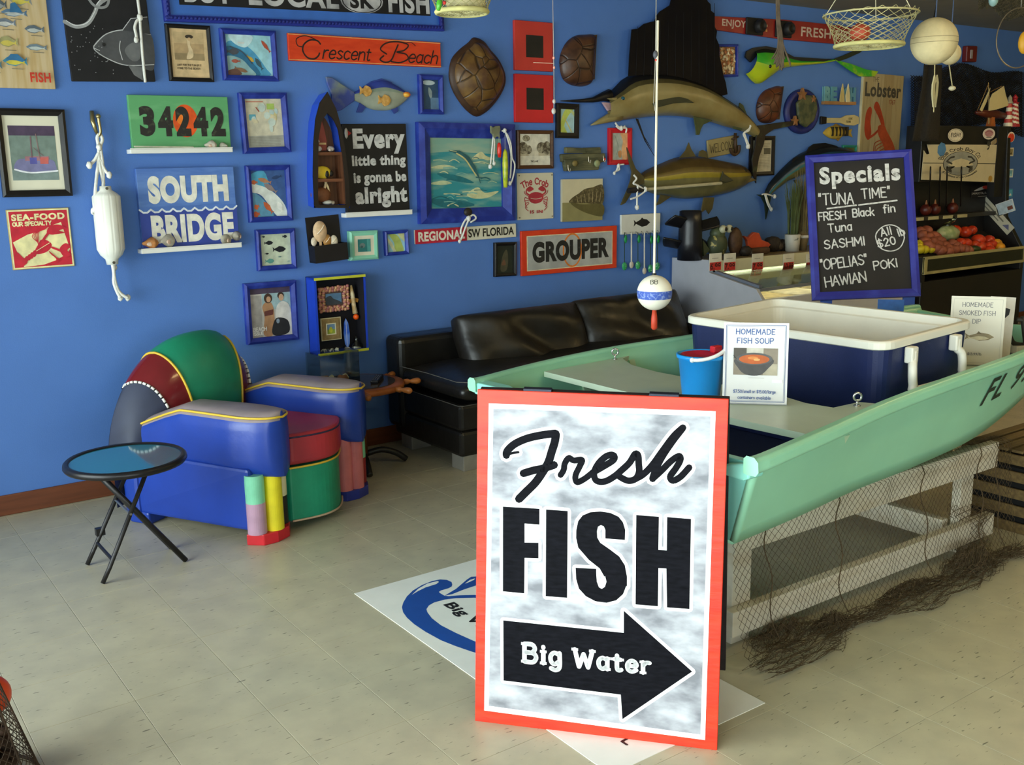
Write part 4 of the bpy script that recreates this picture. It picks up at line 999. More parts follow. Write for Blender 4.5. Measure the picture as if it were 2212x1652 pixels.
o = thing('figurine', 'small white swan figurine in the top of the boat shelf', 'figurine', in_boat(682, 328, .06)); MB().tube(catmull([(0, 0, .02), (-.015, 0, .05), (.005, 0, .07), (.018, 0, .05)], 5), .009, 8).build('neck', M('d8d0c4', rough=.5), o, smooth=True); MB().ball((.01, 0, .016), (.028, .015, .016), 10, 8).build('body', M('d8d0c4', rough=.5), o, smooth=True)
o = thing('sea_shell', 'white shells lump beside the red model rowboat in the shelf', 'shell', in_boat(714, 327, .05)); MB().ball((0, 0, .014), (.022, .015, .014), 10, 8, jit=.1).build('shell_body', M('d8c8b8', rough=.5, amt=.3, scale=40), o, smooth=True); MB().ball((-.01, -.012, .008), (.01, .006, .008), 8, 6).build('lip', M('e8d8c8', rough=.4), o, smooth=True)
o = thing('toy_fish', 'yellow and black butterfly fish ornament in the middle of the boat shelf', 'figurine', in_boat(697, 387, .065)); MB().ball((0, 0, .048), (.07, .018, .046), 16, 10).build('body', M('d8b428', rough=.45, second='e8cc40', thr=(.4, .6), scale=20), o, smooth=True); MB().ball((.03, -.014, .035), (.016, .007, .026), 10, 8).build('patch', M('151310', rough=.5), o, smooth=True); MB().ball((.068, -.002, .04), (.02, .012, .022), 10, 8).build('face', M('1a1614', rough=.5), o, smooth=True); o.scale = (.74, .74, .74); MB().box(-.075, -.055, -.004, .004, .025, .07).build('tail', M('c8a428', rough=.5), o)
o = thing('bird_figurine', 'brown pelican figurine in the bottom of the boat shelf', 'figurine', in_boat(694, 441, .06)); MB().ball((0, 0, .05), (.06, .025, .04), 14, 10).build('body', M('7a4a2c', rough=.6, amt=.3, scale=30), o, smooth=True); MB().tube(catmull([(.02, 0, .07), (.035, 0, .12), (.02, 0, .14)], 5), .008, 8).build('neck', M('c8b088', rough=.5), o, smooth=True); MB().tube([(.02, 0, .138), (.045, 0, .09), (.055, 0, .05)], [.008, .006, .003], 8).build('bill', M('d8c090', rough=.5), o, smooth=True)
o = thing('sea_shell', 'white shell pieces lying at the bottom right of the pelican in the shelf'.replace('bottom right of', 'feet of'), 'shell', in_boat(708, 442, .06)); MB().ball((0, 0, .012), (.03, .02, .012), 10, 8, jit=.1).build('shell_body', M('d8d4c8', rough=.5, amt=.2), o, smooth=True); MB().ball((.03, 0, .01), (.014, .01, .01), 8, 6).build('fragment', M('c8b8a0', rough=.5), o, smooth=True)
# 13 every little thing
t, p, w, h = board('song_sign', 'tall black sign with white words every little thing is gonna be alright', [(733, 268), (872, 268), (882, 458), (747, 462)], .022, M('171514', rough=.6, amt=.3))
LWH = M('d4d2cf', rough=.6, second='9a9896', thr=(.5, .75), scale=30)
p.text(LWH, 'Every', .15, .665, .97, .95, .045); p.text(LWH, 'little thing', .12, .505, .965, .655, .04, 1.02); p.text(LWH, 'is gonna be', .13, .315, .965, .47, .04, 1.02); p.text(LWH, 'alright', .14, .06, .965, .30, .045); p.done(t, 'lettering')
pin = wall_empty('pennant_pin', 'small red pennant badge clipped on the corner of the black song sign', 'badge', W(747, 288), .024)
MB().prism([(-.012, .02), (.02, 0), (-.012, -.02)], .002, .006).build('flag', M('a02420', rough=.5), pin); MB().ball((-.012, 0, .004), (.012, .03, .004), 8, 6).build('clip', M('c8c4c0', metal=.5), pin, smooth=True)
ledge('white ledge under the black song sign', [(746, 461), (888, 455), (894, 462), (748, 470)], .06)
# 14 small navy frame
t, p, w, h = framed('small_photo', 'little navy framed dark photograph between carved fish and turtle shell', [(901, 161), (953, 163), (955, 247), (902.5, 247)], .027, .03, BFR)
p.rect('2c4a66', 0, 0, 1, 1); p.ell('b8c8cc', .4, .9, .4, .08); p.poly('8a9a9c', [(.4, .75), (.6, .6), (.55, .35), (.4, .5)], True); p.rect('5a7a98', .5, 0, 1, .4); p.done(t)
# 15 turtle shells
def dome_from(outline, height, rings=9, z0=.004, ridge=0.0, flatx=None):
    P = [Vector((*p, 0)) for p in outline]; P = catmull(P, 4, True); c = sum(P, Vector()) / len(P); n = len(P); vs = []; fs = []
    for k in range(rings + 1):
        r = cos(PI / 2 * k / rings)
        for q in P:
            v = c.lerp(q, r); hh = height * math.sqrt(max(0, 1 - r ** 2.2))
            if ridge: hh += ridge * math.exp(-((v.x - c.x) / (.12)) ** 2 * 6) * (1 - r)
            vs.append((v.x, v.y, z0 + hh))
    for k in range(rings):
        for i in range(n): fs.append((k * n + i, k * n + (i + 1) % n, (k + 1) * n + (i + 1) % n, (k + 1) * n + i))
    return MB().add(vs, fs)
def scute_mat(a, b, dark):
    m = bpy.data.materials.new('tortoiseshell'); m.use_nodes = True; nt = m.node_tree; bs = nt.nodes['Principled BSDF']; bs.inputs['Roughness'].default_value = .42
    tc = nt.nodes.new('ShaderNodeTexCoord'); vo = nt.nodes.new('ShaderNodeTexVoronoi'); vo.feature = 'DISTANCE_TO_EDGE'; vo.inputs['Scale'].default_value = 9
    nz = nt.nodes.new('ShaderNodeTexNoise'); nz.inputs['Scale'].default_value = 14; nz.inputs['Detail'].default_value = 6
    nt.links.new(tc.outputs['Object'], vo.inputs['Vector']); nt.links.new(tc.outputs['Object'], nz.inputs['Vector'])
    r1 = nt.nodes.new('ShaderNodeValToRGB'); r1.color_ramp.elements[0].color = (*lin(a), 1); r1.color_ramp.elements[1].color = (*lin(b), 1); r1.color_ramp.elements[0].position = .35; r1.color_ramp.elements[1].position = .7
    nt.links.new(nz.outputs['Fac'], r1.inputs[0])
    r2 = nt.nodes.new('ShaderNodeValToRGB'); r2.color_ramp.elements[0].color = (*lin(dark), 1); r2.color_ramp.elements[1].color = (1, 1, 1, 1); r2.color_ramp.elements[0].position = .005; r2.color_ramp.elements[1].position = .05
    nt.links.new(vo.outputs['Distance'], r2.inputs[0])
    mx = nt.nodes.new('ShaderNodeMix'); mx.data_type = 'RGBA'; mx.blend_type = 'MULTIPLY'; mx.inputs[0].default_value = .8
    nt.links.new(r1.outputs[0], mx.inputs[6]); nt.links.new(r2.outputs[0], mx.inputs[7]); nt.links.new(mx.outputs[2], bs.inputs['Base Color'])
    bp = nt.nodes.new('ShaderNodeBump'); bp.inputs['Strength'].default_value = .35; bp.inputs['Distance'].default_value = .01; nt.links.new(r2.outputs[0], bp.inputs['Height']); nt.links.new(bp.outputs[0], bs.inputs['Normal'])
    return m
SCU = scute_mat('4e3018', '7a5a2a', '3a2414')
SCD = M('3e2716', rough=.5, amt=.35, scale=20)
ref = W(1028, 165)
t = wall_empty('turtle_shell', 'large pointed brown sea turtle shell beside the red square flags', 'turtle shell', ref)
ol = px_poly([(1022, 81), (1042, 88), (1058, 108), (1075, 128), (1088, 155), (1090, 180), (1080, 205), (1062, 230), (1045, 245), (1028, 252), (1010, 242), (992, 222), (976, 195), (968, 165), (973, 130), (990, 108), (1010, 92)], ref)
rb = dome_from(ol, .05, 8); rb.build('rim', SCD, t, smooth=True)
dome_from([(a * .88, b * .88) for a, b in ol], .085, 9, .012, .012).build('carapace', SCU, t, smooth=True)
ref = W(1243, 130)
t = wall_empty('turtle_shell', 'brown half turtle shell with one straight side left of the big sailfish'.replace('left of', 'near'), 'turtle shell', ref)
dome_from(px_poly([(1282, 77), (1262, 75), (1240, 78), (1222, 92), (1210, 115), (1207, 140), (1213, 168), (1228, 182), (1250, 187), (1268, 184), (1277, 172), (1279, 140), (1281, 105)], ref), .075, 9).build('carapace', scute_mat('3c2418', '5e3c26', '2c1a12'), t, smooth=True)
MB().prism(px_poly([(1283, 76), (1277, 77), (1274, 172), (1278, 172)], ref), .004, .03).build('cut_edge', SCD, t)
ref = W(1657, 226)
t = wall_empty('turtle_shell', 'small half turtle shell below the green dolphin fish', 'turtle shell', ref)
dome_from(px_poly([(1684, 188), (1662, 190), (1645, 200), (1634, 220), (1632, 245), (1640, 263), (1660, 266), (1674, 256), (1680, 225)], ref), .07, 9).build('carapace', scute_mat('46281a', '6e3a20', '2c1a12'), t, smooth=True)
MB().prism(px_poly([(1686, 187), (1679, 188), (1671, 258), (1677, 258)], ref), .004, .03).build('cut_edge', SCD, t)
# 16 hurricane flag panels
for i, qd in enumerate(([(1107, 44), (1190, 50), (1190, 155), (1108, 152)], [(1108, 160), (1191, 163), (1191, 266), (1109, 264)])):
    t, p, w, h = board('storm_flag_panel', ('upper' if i == 0 else 'lower') + ' red square panel with black centre square, hung as a pair', qd, .02, M('c32026' if i else 'c0342c', rough=.55, amt=.08, scale=6), 'picture', group='storm flag panels')
    p.rect(M('1e1a14', rough=.7, amt=.3), .29, .27, .74, .72); p.done(t)
# 17 leaping fish painting
t, w, h = wall_thing('leaping_fish_painting', 'large painting of a leaping marlin over green waves in a wide navy frame', 'picture', [(896, 265), (1105, 268), (1105, 476), (902, 483)])
frame_mesh(w, h, .085, .05, 0, .55).build('frame', BFR, t)
WAV = M('2f8a92', rough=.6, second='9fb89a', thr=(.42, .72), scale=7, stretch=(.5, 2.4, 1))
MB().box(-w/2 + .07, w/2 - .07, -h/2 + .07, h/2 - .07, .004, .01).build('canvas', WAV, t)
p = Pic(w - .16, h - .16, .0105)
p.poly(M('7fa898', rough=.6, second='b0b898', thr=(.4, .7), scale=6, stretch=(.5, 2, 1)), [(0, .78), (.3, .8), (.7, .78), (1, .76), (1, 1), (0, 1)], False)
p.poly('d6cf9c', [(.58, .7), (.7, .8), (.78, .74), (.9, .7), (.8, .68), (.72, .7)], True); p.poly('c8c898', [(.5, .2), (.65, .3), (.75, .22), (.95, .24), (.8, .15), (.6, .14)], True); p.poly('c8cca0', [(.02, .58), (.2, .62), (.35, .58), (.2, .56)], True); p.poly('b8c49c', [(.0, .36), (.18, .4), (.3, .36), (.15, .34)], True); p.poly('1f6f78', [(.1, .5), (.4, .46), (.6, .36), (.3, .4)], True); p.poly('206a74', [(0, .14), (.4, .12), (.6, .04), (.2, .02)], True)
rr = random.Random(4)
for _ in range(26):
    x, y, L = rr.uniform(0, .8), rr.uniform(.03, .74), rr.uniform(.08, .25); p.line(rr.choice(['c8cca0', '8ab8a8', '1f6a74', 'aebf9c', '2a7c84']), [(x, y), (x + L * .5, y + rr.uniform(0, .03)), (min(1, x + L), y - .01)], rr.uniform(.008, .02), True)
p.line('2a5a60', [(.26, .81), (.4, .79), (.52, .7), (.6, .58), (.66, .44), (.68, .36)], [.012, .05, .06, .045, .02, .01], False); p.line('c4b87c', [(.36, .775), (.47, .7), (.55, .58), (.62, .47)], .022, True); p.line('2a5a60', [(.62, .44), (.76, .43)], .012); p.line('c8c490', [(.27, .815), (.36, .80)], .008); p.done(t, 'painting_print')
def rope(name, label, strands, r=.006, col='e2dfd6', knots=(), cat='rope', extra=None, off=0.02):
    """strands: lists of photo points (with own distance from the wall)"""
    o = thing(name, label, cat, (0, 0, 0))
    for i, s_ in enumerate(strands):
        P = [tuple(on_y(x, y, WALLY - off)) for x, y in s_]
        MB().tube(catmull(P, 5), r, 6).build('strand', M(col, rough=.8, amt=.1, scale=90, bump=.3), o, smooth=True)
    for x, y, k in knots:
        MB().ball(tuple(on_y(x, y, WALLY - off)), (k, k, k * 1.2), 8, 6, jit=.15).build('knot', M(col, rough=.8, amt=.1, scale=90, bump=.3), o, smooth=True)
    return o
rope('rope_tassel', 'white rope tassel hanging from the top corner of the leaping marlin painting', [[(1067, 285), (1064, 310), (1062, 335), (1059, 358)], [(1067, 285), (1068, 312), (1066, 350)]], .005, knots=((1059, 360, .012), (1067, 353, .011)), off=.065)
rope('rope_loop', 'long white rope loop beside the green lure on the marlin painting', [[(1084, 282), (1094, 288), (1103, 310), (1106, 340), (1112, 355), (1110, 375), (1104, 395), (1100, 398)], [(1092, 285), (1102, 320), (1104, 350), (1102, 385)]], .005, knots=((1090, 282, .012), (1101, 396, .012)), off=.07)
o = thing('dock_cleat', 'weathered grey cleat fixed on the corner of the marlin painting frame', 'cleat', (0, 0, 0)); a = on_y(1068, 283, WALLY - .06)
MB().prism([(-.034, .03), (-.02, .02), (0, .028), (.03, .03), (.034, .005), (.026, -.01), (.03, -.04), (.012, -.03), (-.012, -.045), (-.02, -.02), (-.034, -.01)], 0, .018).build('plate', M('77795f', rough=.8, amt=.3), o, bevel=.003); o.location = a; o.rotation_euler = (PI / 2, 0, 0)
for lab, nm, x, y0, y1, c, r in (('short red fishing lure hanging by the green lure', 'r', 1078, 308, 340, 'd8281c', .014), ('long yellow-green fishing lure on the marlin painting', 'g', 1091, 322, 405, '9ab02c', .018)):
    o = thing('fishing_lure', lab, 'lure', (0, 0, 0)); a, b = on_y(x, y0, WALLY - .075), on_y(x + 1, y1, WALLY - .075)
    MB().tube([a, a.lerp(b, .1), a.lerp(b, .35), a.lerp(b, .7), b], [r * .3, r * .8, r, r * .95, r * .7], 10).build('body', M(c, rough=.3, second='c8c838' if nm == 'g' else 'e04030', thr=(.4, .6), scale=30), o, smooth=True)
    MB().tube([on_y(x, 290, WALLY - .07), a], .0018, 5).build('leader', M('9a9a90', rough=.4), o)
# 18 sepia road photo
t, p, w, h = framed('sepia_photo', 'old sepia photograph of a palm lined lane in a brown frame', [(1112, 282), (1192, 281), (1192, 366), (1116, 363)], .022, .022, wood('5a3a22', .4, '3e2614'))
p.rect('d9d4c2', 0, 0, 1, 1); p.rect('b9ad92', 0, .3, 1, .5); p.rect('cfc8b2', .3, .3, .62, .5)
for a in ((.12, .55, .16, .2), (.3, .5, .1, .14), (.72, .56, .16, .18), (.9, .55, .14, .22), (.22, .86, .12, .1)): p.ell(M('4a4030', rough=.6, second='a09880', thr=(.4, .6), scale=60), *a)
p.rect('d9d4c2', 0, 0, 1, .22); p.pen('403828', 'THE LANE', .36, .1, .05, .012); p.done(t)
# 19 crab sign
t, p, w, h = board('crab_sign', 'cream metal sign with red crab and words The Crab IS IN', [(1115.5, 375), (1193.6, 372), (1194, 471), (1116, 476)], .006, M('cfc8b0', rough=.55, amt=.06, scale=8), bev=.002)
CR = 'a8303a'
stroke_text(p.mb, 'The Crab', 0, 0, .13 * h, .028 * h, p.up(), p.mi(CR), gap=1.2, center=True, arc=(0, -.42 * h, .68 * h, PI / 2), serif=0)
p.poly(CR, [(.3, .48), (.36, .56), (.5, .59), (.66, .56), (.72, .48), (.66, .38), (.5, .34), (.36, .38)], True)
for s_ in (-1, 1):
    f = lambda x: .51 + s_ * x
    p.line(CR, [(f(.16), .52), (f(.26), .58), (f(.24), .66), (f(.16), .7)], .035, True); p.poly(CR, [(f(.16), .72), (f(.06), .66), (f(.12), .62), (f(.2), .6), (f(.25), .66)], True)
    for k in range(4): p.line(CR, [(f(.2), .44 - k * .03), (f(.3), .48 - k * .07), (f(.31 - k * .03), .40 - k * .07)], .016, True)
    p.line(CR, [(f(.2), .5), (f(.3), .56), (f(.32), .62)], .014, True)
p.line('cfc8b0', [(.36, .46), (.5, .44), (.66, .46)], .012, True); p.text(CR, 'IS IN', .33, .13, .68, .2, .03)
for a in ((.05, .05), (.95, .05), (.05, .95), (.95, .95)): p.ell('6a5a44', a[0], a[1], .018, .014)
p.done(t)
# 20 small map in black frame
t, p, w, h = framed('map_picture', 'small coastal map in a wide black frame under the sailfish bill', [(1199.5, 224), (1248, 224), (1247, 300), (1198.7, 297)], .034, .02, BLKF)
p.rect('9fc0c4', 0, 0, 1, 1); p.poly('b8c45c', [(0, .1), (.1, .6), (.4, 1), (.9, 1), (.55, .7), (.3, .3), (.5, 0), (.2, 0)], True); p.line('c8b868', [(.2, .7), (.5, .4), (.8, .05)], .05, True); p.poly('c0c888', [(.6, 1), (1, .9), (1, .7)]); p.done(t)
# 21 driftwood lure plaque
ref = W(1255, 345)
t = wall_empty('driftwood_plaque', 'mossy driftwood plaque hung with tiny fish and hooks', 'plaque', ref)
DW = M('4a4a34', rough=.85, second='6a6648', thr=(.4, .65), scale=14, stretch=(.5, 3, 1), bump=.5)
for pts in ([(1216, 318), (1258, 320), (1260, 331), (1216, 331)], [(1206, 333), (1300, 331), (1303, 348), (1290, 352), (1208, 350)], [(1211, 344), (1290, 346), (1286, 367), (1215, 370)], [(1256, 319), (1292, 318), (1294, 331), (1256, 332)]):
    MB().prism(px_poly(pts, ref), .004, random.uniform(.025, .04)).build('slat', DW, t, bevel=.006)
c = px_poly([(1279, 353)], ref)[0]; MB().ball((c[0], c[1], .05), (.026, .024, .01), 10, 8).build('fish_ornament', M('8a9068', rough=.4), t, smooth=True)
c = px_poly([(1232, 353)], ref)[0]; MB().ball((c[0], c[1], .045), (.022, .02, .01), 10, 8).build('fish_ornament', M('7a6a3a', rough=.5), t, smooth=True)
for x, y in ((1292, 340), (1260, 342), (1216, 360)):
    c = px_poly([(x, y)], ref)[0]; MB().tube(catmull([(c[0], c[1] + .01, .05), (c[0], c[1] - .02, .055), (c[0] + .012, c[1] - .03, .055), (c[0] + .016, c[1] - .012, .055)], 4), .0025, 6).build('hook', M('b8b4a8', metal=.7, rough=.4), t)
c = px_poly([(1295, 344)], ref)[0]; MB().ball((c[0], c[1], .05), .009, 8, 6).build('float', M('c83a2c', rough=.4), t, smooth=True)
# 22 mangrove canvas
t, p, w, h = board('mangrove_photo', 'square unframed photo print of mangroves reflected in still water', [(1210, 387), (1297, 386), (1297, 475), (1210, 479)], .02, M('b8ae92', rough=.5, amt=.05), 'picture')
p.rect(M('c9bf9f', rough=.5, amt=.06), 0, .45, 1, 1); p.rect(M('8f875a', rough=.45, amt=.12), 0, 0, 1, .45)
MG = M('4a4026', rough=.6, second='7a6c48', thr=(.45, .7), scale=60)
p.poly(MG, [(.16, .46), (.24, .56), (.4, .66), (.55, .76), (.75, .8), (1, .84), (1, .40), (.6, .42), (.3, .43)], True); p.poly('5c542e', [(.2, .44), (.5, .40), (1, .38), (1, .1), (.7, .15), (.4, .28)], True)
for k in range(7): p.line('b0a078', [(.35 + k * .1, .7 - abs(k - 5) * .02), (.38 + k * .09, .45)], .012)
p.done(t)
# 23 red framed map
t, p, w, h = framed('red_framed_map', 'small peach and grey map in a red frame with rope bows', [(1311.5, 277), (1362, 276), (1361, 355.7), (1312, 356)], .032, .022, M('c01c28', rough=.4, amt=.08))
p.rect('a9b0a8', 0, 0, 1, 1); p.poly('dca878', [(.55, 1), (1, 1), (1, 0), (.7, 0), (.62, .4), (.7, .7)], True); p.poly('c8905c', [(.4, .3), (.6, .34), (.6, .1), (.45, .1)], True); p.line('88988c', [(.2, .9), (.4, .5), (.3, .2)], .03, True); p.done(t)
rope('rope_bow', 'white knotted rope on top of the red framed map', [[(1329, 265), (1335, 273), (1344, 276), (1353, 277), (1352, 287)], [(1331, 272), (1340, 279), (1350, 272)]], .006, knots=((1342, 277, .014),), off=.035)
rope('rope_bow', 'white knotted rope below the red framed map', [[(1348, 355), (1336, 357), (1338, 366), (1330, 370), (1326, 375)], [(1336, 357), (1332, 368)]], .006, knots=((1336, 358, .012), (1327, 374, .01)), off=.035)
# 24 grouper sign, 25 regional sign
t, p, w, h = board('grouper_sign', 'wide silver GROUPER sign with orange-red border', [(1122.6, 500), (1329, 486), (1327, 578), (1122.6, 596)], .02, M('d8401c', rough=.5, second='c8301a', thr=(.4, .7), scale=9))
p.rect('dcd0a8', .05, .10, .95, .885); p.rect(M('9fa09c', rough=.4, second='b8b8b2', thr=(.4, .7), scale=10), .058, .12, .942, .865)
p.mb.ribbon([(p.q((.515, .5))[0] + .075 * cos(a * PI / 12), p.q((.515, .5))[1] + .105 * sin(a * PI / 12)) for a in range(25)], .011, p.up(), p.mi('d8782c'))
p.text(M('20201e', rough=.55, second='4a4a46', thr=(.6, .78), scale=50), 'GROUPER', .105, .27, .91, .745, .05, 1.02); p.done(t, 'lettering')
t, p, w, h = board('regional_sign', 'narrow red and cream strip sign reading REGIONAL SW FLORIDA', [(891.7, 497), (1112, 482.5), (1112, 511.7), (895.5, 527)], .014, M('d8d2bc', rough=.5, amt=.06))
p.rect('b01e34', 0, 0, .495, 1); p.text('dcd6c4', 'REGIONAL', .03, .15, .475, .84, .035, 1.0); p.text('1e1c1a', 'SW FLORIDA', .51, .2, .975, .82, .025, 1.02); p.done(t, 'lettering')
o = rope('crab_toggle', 'dark round toggle with white rope bow under the marlin painting', [[(1010, 470), (1002, 480), (996, 495), (995, 505)], [(1012, 475), (1004, 495), (999, 510), (993, 522)], [(1010, 472), (1022, 464), (1028, 472), (1016, 480)]], .006, knots=((1012, 472, .016), (993, 521, .01)), off=.05)
a = on_y(1011, 458, WALLY - .045); MB().ball(a, (.03, .015, .026), 12, 8).build('toggle', M('2a211c', rough=.5), o, smooth=True)
# 26 dark small frame, mint frame, small map, shell box
t, p, w, h = framed('dark_picture', 'small murky dark picture in a black frame beside the grouper sign', [(1065, 524), (1113, 522), (1112, 594.6), (1065, 598)], .02, .022, BLKF)
p.rect('20261e', 0, 0, 1, 1); p.poly('4a4634', [(.25, .1), (.35, .6), (.6, .85), (.7, .5), (.6, .1)], True); p.poly('6a4a34', [(.3, .3), (.45, .5), (.55, .3)], True); p.done(t)
t, p, w, h = framed('mint_frame', 'mint green box frame with a tiny sea picture', [(748, 499), (810, 497), (812, 559), (752, 562)], .026, .04, M('88cdb0', rough=.45, amt=.06), lip=.1)
MB().box(-w/2 + .024, w/2 - .024, -h/2 + .024, h/2 - .024, .02, .032).build('mat_board', M('ddd6be', rough=.6), t)
p.z = .033; p.w *= .64; p.h *= .64; p.rect('2f7a78', 0, 0, 1, 1); p.rect('4f9a94', .72, 0, 1, 1); p.ell('6a7c7c', .35, .5, .22, .2); p.ell('3a5a5c', .3, .4, .1, .1); p.done(t)
t, p, w, h = framed('tiny_map', 'tiny coastal map in a navy frame above the sofa', [(826, 499), (877, 496), (880, 548), (830, 552)], .018, .03, BFR)
p.rect('98c4cc', 0, 0, 1, 1); p.poly('a9b860', [(.15, 1), (.6, .9), (.85, .4), (.9, 0), (.45, 0), (.4, .5)], True); p.poly('c8ca90', [(.6, 1), (1, 1), (1, .5), (.8, .7)]); p.poly('d0d0a8', [(.0, .9), (.3, .5), (.5, .0), (.35, 0), (.1, .5)]); p.done(t)
t, w, h = wall_thing('shell_box', 'black wall pocket box holding sea shells', 'box', [(659, 468), (724, 466), (745, 561), (668, 563)])
BX = M('171314', rough=.5, amt=.2)
MB().box(-w/2, w/2, -h/2, h/2, 0, .008).build('back_board', BX, t)
for a in ((-w/2, w/2, -h/2, -h * .12, .07, .08), (-w/2, -w/2 + .01, -h/2, -h * .12, .008, .07), (w/2 - .01, w/2, -h/2, -h * .12, .008, .07), (-w/2, w/2, -h/2, -h/2 + .01, .008, .07)): MB().box(*a).build('pocket_side', BX, t)
q = on_y(694, 535, WALLY - .045)
for i, (px_, py_, r, cc, lb) in enumerate(((691, 500, .058, 'd8b48c', 'large upright cream shell in the black wall pocket'), (707, 520, .036, 'a8783c', 'brown shell in the black wall pocket'), (721, 521, .034, 'e0d4bc', 'white flat shell in the black wall pocket'), (678, 522, .024, 'd8c8b0', 'small pale shell in the black wall pocket'))):
    q = on_y(px_, py_, WALLY - .045); o = thing('sea_shell', lb, 'shell', (q.x, q.y, q.z))
    MB().ball((0, 0, 0), (r * .72, r * .35, r), 14, 10).build('shell_body', M(cc, rough=.45, amt=.2, scale=30), o, smooth=True)
    MB().tube(catmull([(-r * .4, -r * .3, -r * .2), (0, -r * .38, r * .2), (r * .3, -r * .3, r * .6)], 4), r * .06, 6).build('lip', M('e8d4b8', rough=.4), o, smooth=True)
    MB().box(-r * .1, r * .1, -.004, .004, -r - .035 if i == 0 else -r * 1.2, -r * .8).build('base_of_shell', M(cc, rough=.5), o)
# 27 blue shadow box
t, w, h = wall_thing('shadow_box', 'deep blue shadow box with yellow edges holding beach keepsakes', 'box', [(675, 600), (790, 593), (795, 757), (690, 769)], front=.11)
DB = .11; BOXB = M('2244c0', rough=.3, amt=.08)
MB().box(-w/2, w/2, -h/2, h/2, 0, .006).build('back_board', M('131118', rough=.7), t)
for a in ((-w/2, -w/2 + .012, -h/2, h/2), (w/2 - .012, w/2, -h/2, h/2), (-w/2, w/2, h/2 - .012, h/2), (-w/2, w/2, -h/2, -h/2 + .012)): MB().box(*a, .006, DB).build('box_side', BOXB, t)
for a in ((w/2 - .016, w/2 - .0125, -h/2 + .012, h/2 - .012), (-w/2 + .0125, -w/2 + .016, -h/2 + .012, h/2 - .012)): MB().box(*a, .006, DB - .002).build('lining', M('131118', rough=.7), t)
for a in ((-w/2, w/2, h/2 - .014, h/2), (-w/2, w/2, -h/2, -h/2 + .014)): MB().box(*a, DB, DB + .003).build('edge_strip', M('c8c83c', rough=.4), t)
inv = t
def inbox(name, label, cat, px, py, out, group=None):
    q = on_y(px, py, WALLY - out); o = thing(name, label, cat, q, 0, group); o.rotation_euler = (PI / 2, 0, 0); return o
o = inbox('shell_covered_picture', 'shell covered picture frame in the shadow box', 'picture frame', 720, 645, .05)
mbx = MB()
for k in range(46):
    a = k / 46 * 4; sx, sy = .085, .062
    i_, f_ = int(a), a % 1
    x, y = [(-sx + 2 * sx * f_, -sy), (sx, -sy + 2 * sy * f_), (sx - 2 * sx * f_, sy), (-sx, sy - 2 * sy * f_)][i_]
    for r_ in (1, .75): mbx.ball((x * r_ + random.uniform(-.004, .004), y * r_ + random.uniform(-.004, .004), .008), (.011, .011, .009), 6, 5, mi=k % 3)
mbx.build('shell_trim', [M('b87a62', rough=.5), M('c89a70', rough=.5), M('a86a68', rough=.5)], o, smooth=True)
MB().box(-.09, .09, -.066, .066, -.004, .003).build('backing', M('5a4038', rough=.7), o)
p = Pic(.095, .06, .0035); p.rect('5a7ea0', 0, 0, 1, 1); p.poly('3a4048', [(0, 0), (0, .6), (.3, .8), (.5, .5), (.8, .3), (1, 0)], True); p.done(o)
o = inbox('straw_frame', 'tan square picture frame in the shadow box', 'picture frame', 714, 710, .055)
frame_mesh(.118, .122, .032, .01, 0, .1).build('frame', M('8c7448', rough=.75, amt=.2, scale=60), o); frame_mesh(.122, .126, .004, .011).build('outer_edge', M('d0c49c', rough=.6), o); frame_mesh(.062, .066, .006, .011).build('inner_edge', M('dcd4b4', rough=.6), o)
p = Pic(.052, .056, .004); p.rect('6a8aa8', 0, 0, 1, 1); p.rect('8a9a3c', 0, 0, 1, .45); p.ell('b8b838', .5, .4, .2, .3); p.done(o)
o = inbox('toy_trumpet_fish', 'slim wooden fish with orange nose hanging in the shadow box', 'figurine', 764, 650, .05)
MB().tube([(-.012, .09, 0), (-.008, .04, 0), (0, -.03, 0), (.006, -.07, 0)], [.006, .014, .013, .016], 8).build('body', M('b8945c', rough=.5, second='d8c8a0', thr=(.4, .6), scale=30), o, smooth=True); MB().ball((.008, -.09, .004), .017, 10, 8).build('nose', M('f05a10', rough=.4), o, smooth=True)
for s_ in (-1, 1): MB().prism([(0, .02), (s_ * .03, .01), (s_ * .024, -.01), (0, 0)], -.002, .003).build('fin', M('b07a30', rough=.5), o)
o = inbox('toy_surfboard', 'small blue surfboard standing in the shadow box', 'figurine', 748, 720, .05); MB().prism([(0, .085), (.013, .06), (.02, .0), (.016, -.06), (.004, -.085), (-.01, -.06), (-.016, 0), (-.01, .06)], -.003, .004).build('board', M('3560c8', rough=.3, second='6a90e0', thr=(.4, .6), scale=12), o); MB().box(-.001, .001, -.08, .08, .004, .005).build('stringer', M('d8d8e0'), o)
o = inbox('sand_bottle', 'little clear bottle with white sand in the shadow box', 'bottle', 770, 745, .055); MB().lathe([(.001, 0), (.034, 0), (.032, .03), (.012, .05), (.008, .07), (.009, .075)], 14, ax='y').build('glass', glassmat('d8dcd8', .3), o, smooth=True); MB().lathe([(.001, .001), (.031, .001), (.029, .018), (.001, .022)], 14, ax='y').build('sand', M('e8e0d0', rough=.8), o, smooth=True); o.location.z -= .03
for i, x in enumerate((700, 717, 728, 750)):
    q = on_y(x, 762 - i * 1.5, WALLY - .07); shell_scallop('sea_shell', ('first', 'second', 'third', 'fourth')[i] + ' white shell from the wall side on the shadow box floor'.replace('from the wall side ', 'counted from the blue side '), (q.x, q.y, q.z + .004), .02, i * .8, 'e6dcc8', 'shells on the shadow box floor', .8)
